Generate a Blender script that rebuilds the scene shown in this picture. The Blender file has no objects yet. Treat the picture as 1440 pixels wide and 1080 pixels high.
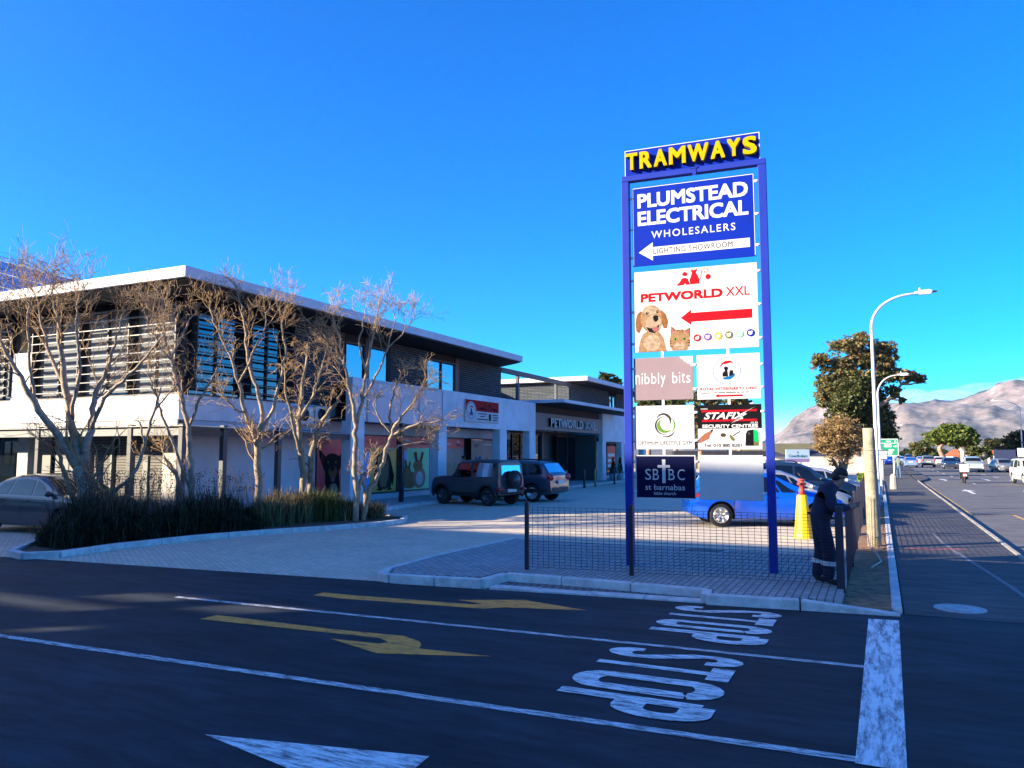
import bpy, bmesh, math, random
import numpy as np
from mathutils import Vector, Matrix

random.seed(7)
R = math.radians
scene = bpy.context.scene
COL = scene.collection

# ------------------------------------------------------------------ camera
CAM_H, YAW, PITCH, FPX = 2.0, R(25.5), R(5.1), 1080.0
cam_d = bpy.data.cameras.new("camera")
cam = bpy.data.objects.new("camera", cam_d)
COL.objects.link(cam)
cam.location = (0, 0, CAM_H)
cam.rotation_euler = (R(90) + PITCH, 0, YAW)
cam_d.sensor_width = 36.0
cam_d.lens = 36.0 * FPX / 1440.0
cam_d.clip_end = 30000
cam_d.clip_start = 0.05
scene.camera = cam

# ------------------------------------------------------------------ light
SUN_AZ = R(40)                       # light travels towards +X rotated by this angle
SUN_EL = R(17.7)
world = bpy.data.worlds.new("World")
scene.world = world
world.use_nodes = True
wn = world.node_tree
wn.nodes.clear()
sky = wn.nodes.new("ShaderNodeTexSky")
sky.sky_type = 'NISHITA'
sky.sun_disc = False
sky.sun_elevation = SUN_EL
to_sun = Vector((-math.cos(SUN_AZ), -math.sin(SUN_AZ)))
sky.sun_rotation = math.atan2(to_sun.x, to_sun.y)
sky.air_density = 0.8
sky.dust_density = 0.1
sky.ozone_density = 3.0
hsv = wn.nodes.new("ShaderNodeHueSaturation")
hsv.inputs["Saturation"].default_value = 1.3
hsv.inputs["Hue"].default_value = 0.515
bg = wn.nodes.new("ShaderNodeBackground")
bg.inputs[1].default_value = 0.11
wo = wn.nodes.new("ShaderNodeOutputWorld")
wn.links.new(sky.outputs[0], hsv.inputs["Color"])
gam = wn.nodes.new("ShaderNodeGamma")
gam.inputs[1].default_value = 0.8
wn.links.new(hsv.outputs[0], gam.inputs[0])
tint = wn.nodes.new("ShaderNodeMix"); tint.data_type = 'RGBA'; tint.blend_type = 'MULTIPLY'
tint.inputs[0].default_value = 1.0
tint.inputs[7].default_value = (1, 0.82, 1.2, 1)
sepc = wn.nodes.new("ShaderNodeSeparateColor"); comc = wn.nodes.new("ShaderNodeCombineColor")
rpow = wn.nodes.new("ShaderNodeMath"); rpow.operation = 'POWER'; rpow.inputs[1].default_value = 5.0
rmul = wn.nodes.new("ShaderNodeMath"); rmul.operation = 'MULTIPLY'; rmul.inputs[1].default_value = 0.0042
wn.links.new(gam.outputs[0], sepc.inputs[0])
wn.links.new(sepc.outputs[0], rpow.inputs[0]); wn.links.new(rpow.outputs[0], rmul.inputs[0]); wn.links.new(rmul.outputs[0], comc.inputs[0])
wn.links.new(sepc.outputs[1], comc.inputs[1]); wn.links.new(sepc.outputs[2], comc.inputs[2])
wn.links.new(comc.outputs[0], tint.inputs[6])
# added whitish glow round the unseen sun, to whiten the fill light in shade
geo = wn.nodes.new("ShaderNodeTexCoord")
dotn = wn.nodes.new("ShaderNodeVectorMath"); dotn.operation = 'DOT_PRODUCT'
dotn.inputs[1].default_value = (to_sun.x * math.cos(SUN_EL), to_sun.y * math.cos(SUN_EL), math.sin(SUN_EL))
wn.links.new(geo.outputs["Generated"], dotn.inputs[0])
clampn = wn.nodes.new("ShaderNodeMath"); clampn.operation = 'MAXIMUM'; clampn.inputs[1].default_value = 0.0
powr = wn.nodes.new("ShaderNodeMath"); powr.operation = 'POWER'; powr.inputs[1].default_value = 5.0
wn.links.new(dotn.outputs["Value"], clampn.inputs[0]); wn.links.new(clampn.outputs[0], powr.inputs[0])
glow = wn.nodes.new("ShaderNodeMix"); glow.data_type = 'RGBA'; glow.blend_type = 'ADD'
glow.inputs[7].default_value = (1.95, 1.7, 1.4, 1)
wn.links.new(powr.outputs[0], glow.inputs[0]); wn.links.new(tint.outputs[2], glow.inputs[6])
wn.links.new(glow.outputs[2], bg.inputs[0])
wn.links.new(bg.outputs[0], wo.inputs[0])
sun_d = bpy.data.lights.new("sun", 'SUN')
sun_d.energy = 5.0
sun_d.angle = R(0.5)
sun_d.color = (1.0, 0.84, 0.62)
sun = bpy.data.objects.new("sun", sun_d)
COL.objects.link(sun)
sdir = Vector((math.cos(SUN_AZ) * math.cos(SUN_EL), math.sin(SUN_AZ) * math.cos(SUN_EL), -math.sin(SUN_EL)))
sun.rotation_euler = sdir.to_track_quat('-Z', 'Y').to_euler()
vs = scene.view_settings
vs.view_transform = 'Standard'
vs.look = 'None'
vs.gamma = 1.0
vs.exposure = 1.9

# ------------------------------------------------------------------ point helpers
_f = Vector((-math.sin(YAW) * math.cos(PITCH), math.cos(YAW) * math.cos(PITCH), math.sin(PITCH)))
_r = Vector((math.cos(YAW), math.sin(YAW), 0))
_u = _r.cross(_f)

def ray(u, v):
    return _f + _r * ((u - 720) / FPX) - _u * ((v - 540) / FPX)

def at(u, v, depth):                 # survey point at a distance along the view axis
    return Vector((0, 0, CAM_H)) + ray(u, v) * depth

def gp(u, v, z=0.0):                 # survey point on level z
    d = ray(u, v)
    return Vector((0, 0, CAM_H)) + d * ((z - CAM_H) / d.z)

def py(u, v, y):
    d = ray(u, v)
    return Vector((0, 0, CAM_H)) + d * (y / d.y)

# ------------------------------------------------------------------ materials
MATS = {}

def nodes_of(m):
    m.use_nodes = True
    nt = m.node_tree
    b = nt.nodes["Principled BSDF"]
    return nt, b

def mat(name, col, rough=0.6, metal=0.0, var=0.0, scale=4.0, bump=0.0, bscale=60.0, spec=0.5, coat=0.0, var2=None):
    if name in MATS:
        return MATS[name]
    m = bpy.data.materials.new(name)
    nt, b = nodes_of(m)
    b.inputs["Base Color"].default_value = (*col, 1)
    b.inputs["Roughness"].default_value = rough
    b.inputs["Metallic"].default_value = metal
    b.inputs["Specular IOR Level"].default_value = spec
    b.inputs["Coat Weight"].default_value = coat
    b.inputs["Coat Roughness"].default_value = 0.05
    if var > 0 or bump > 0:
        tc = nt.nodes.new("ShaderNodeTexCoord")
    if var > 0:
        n = nt.nodes.new("ShaderNodeTexNoise")
        n.inputs["Scale"].default_value = scale
        n.inputs["Detail"].default_value = 6
        n.inputs["Roughness"].default_value = 0.65
        r = nt.nodes.new("ShaderNodeValToRGB")
        r.color_ramp.elements[0].position = 0.32
        r.color_ramp.elements[1].position = 0.7
        lo = [c * (1 - var) for c in col]
        hi = [min(1, c * (1 + var * 0.6)) for c in col] if var2 is None else var2
        r.color_ramp.elements[0].color = (*lo, 1)
        r.color_ramp.elements[1].color = (*hi, 1)
        nt.links.new(tc.outputs["Object"], n.inputs["Vector"])
        nt.links.new(n.outputs["Fac"], r.inputs[0])
        nt.links.new(r.outputs[0], b.inputs["Base Color"])
    if bump > 0:
        n2 = nt.nodes.new("ShaderNodeTexNoise")
        n2.inputs["Scale"].default_value = bscale
        n2.inputs["Detail"].default_value = 4
        bp = nt.nodes.new("ShaderNodeBump")
        bp.inputs["Strength"].default_value = bump
        bp.inputs["Distance"].default_value = 0.02
        nt.links.new(tc.outputs["Object"], n2.inputs["Vector"])
        nt.links.new(n2.outputs["Fac"], bp.inputs["Height"])
        nt.links.new(bp.outputs[0], b.inputs["Normal"])
    MATS[name] = m
    return m

def mat_brick(name, c1, c2, mortar, bw, bh, msize, wall=False, rough=0.85, bump=0.3, var=0.25, bias=0.0, rot=0.0):
    m = bpy.data.materials.new(name)
    nt, b = nodes_of(m)
    b.inputs["Roughness"].default_value = rough
    b.inputs["Specular IOR Level"].default_value = 0.25
    tc = nt.nodes.new("ShaderNodeTexCoord")
    vec = tc.outputs["Object"]
    if wall:
        s = nt.nodes.new("ShaderNodeSeparateXYZ")
        a = nt.nodes.new("ShaderNodeMath")
        c = nt.nodes.new("ShaderNodeCombineXYZ")
        nt.links.new(vec, s.inputs[0])
        nt.links.new(s.outputs[0], a.inputs[0]); nt.links.new(s.outputs[1], a.inputs[1])
        nt.links.new(a.outputs[0], c.inputs[0]); nt.links.new(s.outputs[2], c.inputs[1])
        vec = c.outputs[0]
    elif rot:
        mp = nt.nodes.new("ShaderNodeMapping")
        mp.inputs["Rotation"].default_value = (0, 0, rot)
        nt.links.new(vec, mp.inputs[0]); vec = mp.outputs[0]
    br = nt.nodes.new("ShaderNodeTexBrick")
    br.inputs["Color1"].default_value = (*c1, 1)
    br.inputs["Color2"].default_value = (*c2, 1)
    br.inputs["Mortar"].default_value = (*mortar, 1)
    br.inputs["Scale"].default_value = 1.0
    br.inputs["Brick Width"].default_value = bw
    br.inputs["Row Height"].default_value = bh
    br.inputs["Mortar Size"].default_value = msize
    br.inputs["Bias"].default_value = bias
    nt.links.new(vec, br.inputs["Vector"])
    n = nt.nodes.new("ShaderNodeTexNoise")
    n.inputs["Scale"].default_value = 0.7
    n.inputs["Detail"].default_value = 8
    n.inputs["Roughness"].default_value = 0.7
    nt.links.new(tc.outputs["Object"], n.inputs["Vector"])
    r = nt.nodes.new("ShaderNodeValToRGB")
    r.color_ramp.elements[0].position = 0.3
    r.color_ramp.elements[1].position = 0.7
    r.color_ramp.elements[0].color = (1 - var, 1 - var, 1 - var, 1)
    r.color_ramp.elements[1].color = (1, 1, 1, 1)
    nt.links.new(n.outputs["Fac"], r.inputs[0])
    mx = nt.nodes.new("ShaderNodeMix"); mx.data_type = 'RGBA'; mx.blend_type = 'MULTIPLY'
    mx.inputs[0].default_value = 1.0
    nt.links.new(br.outputs["Color"], mx.inputs[6]); nt.links.new(r.outputs[0], mx.inputs[7])
    nt.links.new(mx.outputs[2], b.inputs["Base Color"])
    bp = nt.nodes.new("ShaderNodeBump")
    bp.inputs["Strength"].default_value = bump
    bp.inputs["Distance"].default_value = 0.01
    bp.invert = True
    nt.links.new(br.outputs["Fac"], bp.inputs["Height"])
    nt.links.new(bp.outputs[0], b.inputs["Normal"])
    return m

def mat_asphalt(name, base=0.045, tint=(1, 1, 1.05), patch=0.35):
    m = bpy.data.materials.new(name)
    nt, b = nodes_of(m)
    b.inputs["Roughness"].default_value = 0.82
    b.inputs["Specular IOR Level"].default_value = 0.25
    tc = nt.nodes.new("ShaderNodeTexCoord")
    def noise(scale, lo, hi, p0, p1, sy=1.0, detail=6):
        mp = nt.nodes.new("ShaderNodeMapping")
        mp.inputs["Scale"].default_value = (1, sy, 1)
        nt.links.new(tc.outputs["Object"], mp.inputs[0])
        n = nt.nodes.new("ShaderNodeTexNoise")
        n.inputs["Scale"].default_value = scale
        n.inputs["Detail"].default_value = detail
        n.inputs["Roughness"].default_value = 0.7
        nt.links.new(mp.outputs[0], n.inputs["Vector"])
        r = nt.nodes.new("ShaderNodeMapRange")
        r.inputs[1].default_value = p0; r.inputs[2].default_value = p1
        r.inputs[3].default_value = lo; r.inputs[4].default_value = hi
        nt.links.new(n.outputs["Fac"], r.inputs[0])
        return r.outputs[0]
    a = noise(0.25, 1 - patch, 1 + patch, 0.3, 0.7, sy=3.0)
    c = noise(140, 0.45, 1.6, 0.3, 0.7, detail=2)
    d = noise(1.3, 0.62, 1.5, 0.34, 0.7, sy=4.0)
    def mul(x, y):
        k = nt.nodes.new("ShaderNodeMath"); k.operation = 'MULTIPLY'
        nt.links.new(x, k.inputs[0])
        if hasattr(y, "node"):
            nt.links.new(y, k.inputs[1])
        else:
            k.inputs[1].default_value = y
        return k.outputs[0]
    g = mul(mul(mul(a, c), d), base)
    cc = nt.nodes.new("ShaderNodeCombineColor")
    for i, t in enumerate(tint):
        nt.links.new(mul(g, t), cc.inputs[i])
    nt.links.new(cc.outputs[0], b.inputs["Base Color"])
    n2 = nt.nodes.new("ShaderNodeTexNoise"); n2.inputs["Scale"].default_value = 110
    nt.links.new(tc.outputs["Object"], n2.inputs["Vector"])
    bp = nt.nodes.new("ShaderNodeBump"); bp.inputs["Strength"].default_value = 0.5; bp.inputs["Distance"].default_value = 0.006
    nt.links.new(n2.outputs["Fac"], bp.inputs["Height"])
    nt.links.new(bp.outputs[0], b.inputs["Normal"])
    return m

def mat_paint(name, col, under=0.05, wear=0.5, sx=1.0, sy=6.0):
    """worn road paint: streaky chips let the asphalt colour show"""
    m = bpy.data.materials.new(name)
    nt, b = nodes_of(m)
    b.inputs["Roughness"].default_value = 0.8
    tc = nt.nodes.new("ShaderNodeTexCoord")
    mp = nt.nodes.new("ShaderNodeMapping"); mp.inputs["Scale"].default_value = (sx, sy, 1)
    nt.links.new(tc.outputs["Object"], mp.inputs[0])
    n = nt.nodes.new("ShaderNodeTexNoise"); n.inputs["Scale"].default_value = 3.5; n.inputs["Detail"].default_value = 10; n.inputs["Roughness"].default_value = 0.8
    nt.links.new(mp.outputs[0], n.inputs["Vector"])
    r = nt.nodes.new("ShaderNodeValToRGB")
    r.color_ramp.elements[0].position = wear - 0.07
    r.color_ramp.elements[1].position = wear + 0.07
    r.color_ramp.elements[0].color = (under, under, under * 1.05, 1)
    r.color_ramp.elements[1].color = (*col, 1)
    nt.links.new(n.outputs["Fac"], r.inputs[0])
    nt.links.new(r.outputs[0], b.inputs["Base Color"])
    return m

def mat_leaf(name, cols, rough=0.55, trans=0.25):
    m = bpy.data.materials.new(name)
    nt, b = nodes_of(m)
    b.inputs["Roughness"].default_value = rough
    b.inputs["Specular IOR Level"].default_value = 0.3
    g = nt.nodes.new("ShaderNodeNewGeometry")
    r = nt.nodes.new("ShaderNodeValToRGB")
    els = r.color_ramp.elements
    while len(els) < len(cols):
        els.new(0.5)
    for i, c in enumerate(cols):
        els[i].position = i / (len(cols) - 1)
        els[i].color = (*c, 1)
    nt.links.new(g.outputs["Random Per Island"], r.inputs[0])
    nt.links.new(r.outputs[0], b.inputs["Base Color"])
    t = nt.nodes.new("ShaderNodeBsdfTranslucent")
    nt.links.new(r.outputs[0], t.inputs["Color"])
    mx = nt.nodes.new("ShaderNodeMixShader"); mx.inputs[0].default_value = trans
    out = nt.nodes["Material Output"]
    nt.links.new(b.outputs[0], mx.inputs[1]); nt.links.new(t.outputs[0], mx.inputs[2])
    nt.links.new(mx.outputs[0], out.inputs[0])
    return m

def mat_glass(name, tint=(0.35, 0.45, 0.5), see=0.3, dark=(0.01, 0.015, 0.02), refl=0.55):
    """pane: sharp reflection over a see-through or dark body"""
    m = bpy.data.materials.new(name)
    m.use_nodes = True
    nt = m.node_tree
    nt.nodes.clear()
    gl = nt.nodes.new("ShaderNodeBsdfGlossy"); gl.inputs["Roughness"].default_value = 0.015; gl.inputs["Color"].default_value = (*tint, 1)
    tr = nt.nodes.new("ShaderNodeBsdfTransparent"); tr.inputs["Color"].default_value = (0.6, 0.68, 0.7, 1)
    di = nt.nodes.new("ShaderNodeBsdfDiffuse"); di.inputs["Color"].default_value = (*dark, 1)
    m1 = nt.nodes.new("ShaderNodeMixShader"); m1.inputs[0].default_value = see
    nt.links.new(di.outputs[0], m1.inputs[1]); nt.links.new(tr.outputs[0], m1.inputs[2])
    fr = nt.nodes.new("ShaderNodeFresnel"); fr.inputs["IOR"].default_value = 1.6
    ad = nt.nodes.new("ShaderNodeMath"); ad.operation = 'ADD'; ad.use_clamp = True; ad.inputs[1].default_value = refl
    nt.links.new(fr.outputs[0], ad.inputs[0])
    m2 = nt.nodes.new("ShaderNodeMixShader")
    nt.links.new(ad.outputs[0], m2.inputs[0])
    nt.links.new(m1.outputs[0], m2.inputs[1]); nt.links.new(gl.outputs[0], m2.inputs[2])
    o = nt.nodes.new("ShaderNodeOutputMaterial")
    nt.links.new(m2.outputs[0], o.inputs[0])
    return m

# ------------------------------------------------------------------ mesh helpers
ABS = {}

def absloc(o):
    return ABS.get(o.name, Vector((0, 0, 0))) if o else Vector((0, 0, 0))

def tag(o, label=None, cat=None, group=None, kind=None):
    if label: o["label"] = label
    if cat: o["category"] = cat
    if group: o["group"] = group
    if kind: o["kind"] = kind
    return o

def thing(name, label, cat, loc=(0, 0, 0), group=None):
    o = bpy.data.objects.new(name, None)
    o.empty_display_size = 0.2
    COL.objects.link(o)
    o.location = loc
    ABS[o.name] = Vector(loc)
    return tag(o, label, cat, group)

class MB:
    def __init__(s):
        s.v = []; s.f = []; s.m = []; s.s = []
    def add(s, vs, fs, mi=0, smooth=False):
        k = len(s.v)
        s.v.extend([tuple(p) for p in vs])
        for f in fs:
            s.f.append([i + k for i in f]); s.m.append(mi); s.s.append(smooth)
        return s
    def box(s, x0, y0, z0, x1, y1, z1, mi=0):
        if x0 > x1: x0, x1 = x1, x0
        if y0 > y1: y0, y1 = y1, y0
        if z0 > z1: z0, z1 = z1, z0
        v = [(x0, y0, z0), (x1, y0, z0), (x1, y1, z0), (x0, y1, z0), (x0, y0, z1), (x1, y0, z1), (x1, y1, z1), (x0, y1, z1)]
        return s.add(v, [(0, 3, 2, 1), (4, 5, 6, 7), (0, 1, 5, 4), (1, 2, 6, 5), (2, 3, 7, 6), (3, 0, 4, 7)], mi)
    def obox(s, c, size, rot=None, mi=0):
        hx, hy, hz = [q / 2 for q in size]
        M = rot if rot is not None else Matrix.Identity(3)
        c = Vector(c)
        v = [c + M @ Vector(p) for p in [(-hx, -hy, -hz), (hx, -hy, -hz), (hx, hy, -hz), (-hx, hy, -hz), (-hx, -hy, hz), (hx, -hy, hz), (hx, hy, hz), (-hx, hy, hz)]]
        return s.add(v, [(0, 3, 2, 1), (4, 5, 6, 7), (0, 1, 5, 4), (1, 2, 6, 5), (2, 3, 7, 6), (3, 0, 4, 7)], mi)
    def prism(s, poly, f0, f1, mi=0):
        """poly: 2-D outline; f0/f1 map (a, b) to the two end faces"""
        n = len(poly)
        v = [f0(*p) for p in poly] + [f1(*p) for p in poly]
        fs = [list(range(n))[::-1], list(range(n, 2 * n))]
        for i in range(n):
            j = (i + 1) % n
            fs.append([i, j, n + j, n + i])
        return s.add(v, fs, mi)
    def slab(s, poly, z0, z1, mi=0):
        return s.prism(poly, lambda a, b: (a, b, z0), lambda a, b: (a, b, z1), mi)
    def sheet(s, poly, z, mi=0):
        return s.add([(a, b, z) for a, b in poly], [list(range(len(poly)))], mi)
    def tube(s, pts, rad, n=6, mi=0, cap=True, smooth=True):
        pts = [Vector(p) for p in pts]
        if not hasattr(rad, "__len__"): rad = [rad] * len(pts)
        prev = None
        vs = []
        for i, p in enumerate(pts):
            t = (pts[min(i + 1, len(pts) - 1)] - pts[max(i - 1, 0)])
            if t.length < 1e-9: t = Vector((0, 0, 1))
            t.normalize()
            if prev is None:
                a = t.cross(Vector((0, 0, 1)))
                if a.length < 1e-3: a = t.cross(Vector((1, 0, 0)))
            else:
                a = prev - t * prev.dot(t)
                if a.length < 1e-4: a = t.cross(Vector((0, 0, 1)))
            a.normalize(); prev = a
            b = t.cross(a)
            for k in range(n):
                an = 2 * math.pi * k / n
                vs.append(p + (a * math.cos(an) + b * math.sin(an)) * rad[i])
        fs = []
        for i in range(len(pts) - 1):
            for k in range(n):
                j = (k + 1) % n
                fs.append([i * n + k, i * n + j, (i + 1) * n + j, (i + 1) * n + k])
        if cap:
            fs.append(list(range(n))[::-1]); fs.append([(len(pts) - 1) * n + k for k in range(n)])
        return s.add(vs, fs, mi, smooth)
    def lathe(s, prof, c=(0, 0, 0), n=20, axis='z', mi=0, smooth=True):
        c = Vector(c)
        vs = []
        for r, h in prof:
            for k in range(n):
                a = 2 * math.pi * k / n
                p = (r * math.cos(a), r * math.sin(a), h)
                if axis == 'y': p = (p[0], p[2], p[1])
                if axis == 'x': p = (p[2], p[0], p[1])
                vs.append(c + Vector(p))
        fs = []
        for i in range(len(prof) - 1):
            for k in range(n):
                j = (k + 1) % n
                fs.append([i * n + k, i * n + j, (i + 1) * n + j, (i + 1) * n + k])
        fs.append(list(range(n))[::-1]); fs.append([(len(prof) - 1) * n + k for k in range(n)])
        return s.add(vs, fs, mi, smooth)
    def ball(s, c, r, n=10, m=7, mi=0, jit=0.0):
        c = Vector(c)
        if not hasattr(r, "__len__"): r = (r, r, r)
        vs = [c + Vector((0, 0, -r[2]))]
        for i in range(1, m):
            ph = -math.pi / 2 + math.pi * i / m
            for k in range(n):
                a = 2 * math.pi * k / n
                q = 1 + random.uniform(-jit, jit)
                vs.append(c + Vector((r[0] * math.cos(ph) * math.cos(a) * q, r[1] * math.cos(ph) * math.sin(a) * q, r[2] * math.sin(ph) * q)))
        vs.append(c + Vector((0, 0, r[2])))
        fs = [[0, 1 + (k + 1) % n, 1 + k] for k in range(n)]
        for i in range(m - 2):
            for k in range(n):
                j = (k + 1) % n
                fs.append([1 + i * n + k, 1 + i * n + j, 1 + (i + 1) * n + j, 1 + (i + 1) * n + k])
        t = len(vs) - 1; o = 1 + (m - 2) * n
        fs += [[t, o + k, o + (k + 1) % n] for k in range(n)]
        return s.add(vs, fs, mi, True)
    def build(s, name, mats, parent=None, origin=None, bevel=0, fix=False, sharp=None, subsurf=0):
        if not isinstance(mats, (list, tuple)): mats = [mats]
        org = absloc(parent) if origin is None else Vector(origin)
        me = bpy.data.meshes.new(name)
        me.from_pydata([(x - org.x, y - org.y, z - org.z) for x, y, z in s.v], [], s.f)
        for m in mats: me.materials.append(m)
        me.polygons.foreach_set("material_index", s.m)
        me.polygons.foreach_set("use_smooth", s.s)
        if fix:
            bm = bmesh.new(); bm.from_mesh(me)
            bmesh.ops.remove_doubles(bm, verts=bm.verts, dist=1e-5)
            bmesh.ops.recalc_face_normals(bm, faces=bm.faces)
            bm.to_mesh(me); bm.free()
        if sharp is not None:
            me.set_sharp_from_angle(angle=R(sharp))
        me.update()
        o = bpy.data.objects.new(name, me)
        COL.objects.link(o)
        if parent is not None:
            o.parent = parent
            if origin is not None:
                o.location = Vector(origin) - absloc(parent)
            ABS[o.name] = org
        else:
            o.location = org
            ABS[o.name] = org
        if bevel:
            b = o.modifiers.new("bevel", 'BEVEL'); b.width = bevel; b.segments = 2; b.limit_method = 'ANGLE'; b.angle_limit = R(40)
        if subsurf:
            q = o.modifiers.new("sub", 'SUBSURF'); q.levels = subsurf; q.render_levels = subsurf
        return o

def struct(name, mb, m, kind='structure', **k):
    return tag(mb.build(name, m, **k), kind=kind)

def copy_tree(o, parent=None):
    c = o.copy(); COL.objects.link(c)
    if parent is not None:
        c.parent = parent
        c.matrix_parent_inverse = o.matrix_parent_inverse
    for ch in o.children:
        copy_tree(ch, c)
    return c

_TXT = {}

def text_geo(s, bold=0.0, shear=0.0, space=1.0, res=3, extrude=0.0):
    key = (s, bold, shear, space, extrude)
    if key in _TXT: return _TXT[key]
    cu = bpy.data.curves.new("lettering", 'FONT')
    cu.body = s; cu.size = 1.0; cu.offset = bold; cu.shear = shear; cu.space_character = space
    cu.resolution_u = res; cu.extrude = extrude; cu.fill_mode = 'BOTH' if extrude else 'FRONT'
    ob = bpy.data.objects.new("lettering", cu)
    me = bpy.data.meshes.new_from_object(ob)
    vs = np.array([v.co[:] for v in me.vertices]); fs = [list(p.vertices) for p in me.polygons]
    bpy.data.objects.remove(ob); bpy.data.curves.remove(cu); bpy.data.meshes.remove(me)
    _TXT[key] = (vs, fs)
    return vs, fs

def add_text(mb, s, frame, x0, x1, z0, z1, mi=0, lift=0.002, bold=0.0, **k):
    """letters fitted into the rectangle x0..x1, z0..z1 of a board; frame(a, b, h) -> world, h away from the board"""
    vs, fs = text_geo(s, **k)
    a0, a1 = vs[:, 0].min(), vs[:, 0].max(); b0, b1 = vs[:, 1].min(), vs[:, 1].max()
    ex = k.get("extrude", 0.0)
    d = bold * .55 * (z1 - z0)
    x0 += d; x1 -= d; z0 += d; z1 -= d
    for q, (dx, dz) in enumerate([(0, 0), (-d, 0), (d, 0), (0, -d), (0, d), (-d, d), (d, -d), (d, d), (-d, -d)] if bold > .008 else [(0, 0)]):
        P = []
        for x, y, z in vs:
            P.append(frame(x0 + dx + (x - a0) / (a1 - a0) * (x1 - x0), z0 + dz + (y - b0) / (b1 - b0) * (z1 - z0), lift + q * .00012 + (z + ex)))
        mb.add(P, fs, mi)

def ell(cx, cy, rx, ry, n=24, a0=0, a1=360):
    return [(cx + rx * math.cos(R(a0 + (a1 - a0) * i / (n if a1 - a0 == 360 else n - 1))), cy + ry * math.sin(R(a0 + (a1 - a0) * i / (n if a1 - a0 == 360 else n - 1)))) for i in range(n)]

def ribbon(pts, w):
    """outline of a stroke along 2-D points"""
    pts = [Vector(p) for p in pts]
    if not hasattr(w, "__len__"): w = [w] * len(pts)
    L, Rr = [], []
    for i, p in enumerate(pts):
        t = (pts[min(i + 1, len(pts) - 1)] - pts[max(i - 1, 0)]).normalized()
        nrm = Vector((-t.y, t.x))
        L.append(tuple(p + nrm * w[i] / 2)); Rr.append(tuple(p - nrm * w[i] / 2))
    return L, Rr

def add_ribbon(mb, pts, w, fn, mi=0):
    L, Q = ribbon(pts, w)
    n = len(L)
    mb.add([fn(*p) for p in L] + [fn(*p) for p in Q], [[n + i, n + i + 1, i + 1, i] for i in range(n - 1)], mi)
from mathutils import noise as mnoise
# ------------------------------------------------------------------ ground, roads, kerbs
m_ground = mat("dry_ground", (0.16, 0.14, 0.09), 0.95, var=0.35, scale=0.08)
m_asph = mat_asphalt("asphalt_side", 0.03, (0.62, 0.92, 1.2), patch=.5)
m_asph2 = mat_asphalt("asphalt_main", 0.11, (1.03, 1.0, 1.0), patch=0.15)
m_asph3 = mat_asphalt("asphalt_walk", 0.075, (1.04, 1.0, 1.0), patch=0.2)
m_pave = mat_brick("lot_pavers", (0.6, 0.52, 0.4), (0.72, 0.62, 0.48), (0.42, 0.37, 0.29), 0.2, 0.1, 0.006, var=0.22, rot=0.6)
m_pave2 = mat_brick("island_pavers", (0.32, 0.32, 0.31), (0.42, 0.42, 0.41), (0.12, 0.12, 0.12), 0.2, 0.1, 0.009, var=0.2, rot=1.57)
m_kerb = mat("kerb_concrete", (0.6, 0.6, 0.58), 0.85, var=0.3, scale=5, bump=0.3, bscale=40)
m_conc = mat("plain_concrete", (0.42, 0.42, 0.4), 0.9, var=0.25, scale=3, bump=0.2)
m_soil = mat("bed_soil", (0.1, 0.075, 0.05), 0.95, var=0.5, scale=9, bump=0.6, bscale=30)
m_dirt = mat("verge_dirt", (0.3, 0.165, 0.085), 0.95, var=0.55, scale=6, bump=0.8, bscale=45)
m_white = mat_paint("road_white", (0.86, 0.86, 0.83), under=.12, wear=0.475)
m_white2 = mat_paint("road_white_worn", (0.75, 0.75, 0.74), wear=0.49, sx=1.5, sy=9)
m_yellow = mat_paint("road_yellow", (0.95, 0.35, 0.04), wear=0.44)
m_yellow2 = mat_paint("road_yellow_line", (0.55, 0.33, 0.08), wear=0.42, sx=6, sy=1)
m_stopl = mat_paint("stop_line_white", (0.82, 0.83, 0.83), under=.2, wear=0.475, sx=3.2, sy=.5)

mb = MB(); mb.sheet([(-4600, -900), (4600, -900), (4600, 4060), (-4600, 4060)], -0.16)
struct("ground", mb, m_ground)
front = [(-40, 7.1), (-15.4, 9.32), (-7.0, 10.12), (-6.7, 10.05), (-5.4, 10.2), (-2.1, 10.55), (-0.4, 10.72), (0.1, 10.8)]
mb = MB(); mb.sheet([(-90, -9)] + [(-90, 3)] + front + [(0.2, 10.9), (2.3, 10.9), (2.3, -9)], 0.0)
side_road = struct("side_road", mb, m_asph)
mb = MB()
mb.add([(2.3, -9, 0), (2.3, 17.4, 0), (3.4, 17.4, -0.11), (3.4, -9, -0.11)], [(0, 1, 2, 3)])
mb.add([(3.4, -60, -0.11), (3.4, 17.4, -0.11), (14.5, 17.4, -0.11), (14.5, -60, -0.11)], [(0, 1, 2, 3)])
mb.add([(2.3, 17.4, -0.11), (2.3, 700, -0.11), (14.5, 700, -0.11), (14.5, 17.4, -0.11)], [(0, 1, 2, 3)])
main_road = struct("main_road", mb, m_asph2)
mb = MB(); mb.sheet([(0.2, 10.9), (2.3, 10.9), (2.3, 400), (0.2, 400)], 0.004)
pavement = struct("pavement", mb, m_asph3)
mb = MB(); mb.slab([(2.46, 62), (3.1, 66), (3.4, 70), (3.4, 300), (2.46, 300)], -0.11, 0.0)
struct("pavement_extension", mb, m_asph3)
mb = MB(); mb.sheet([(14.5, -60), (14.5, 700), (16.5, 700), (16.5, -60)], -0.05)
struct("far_pavement", mb, m_asph3)
mb = MB(); mb.sheet([(-70, 4.4), (-15.4, 9.32), (-7.0, 10.12), (-0.5, 10.9), (-0.5, 95), (-70, 95)], 0.004)
lot = struct("parking_lot", mb, m_pave)

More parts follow.
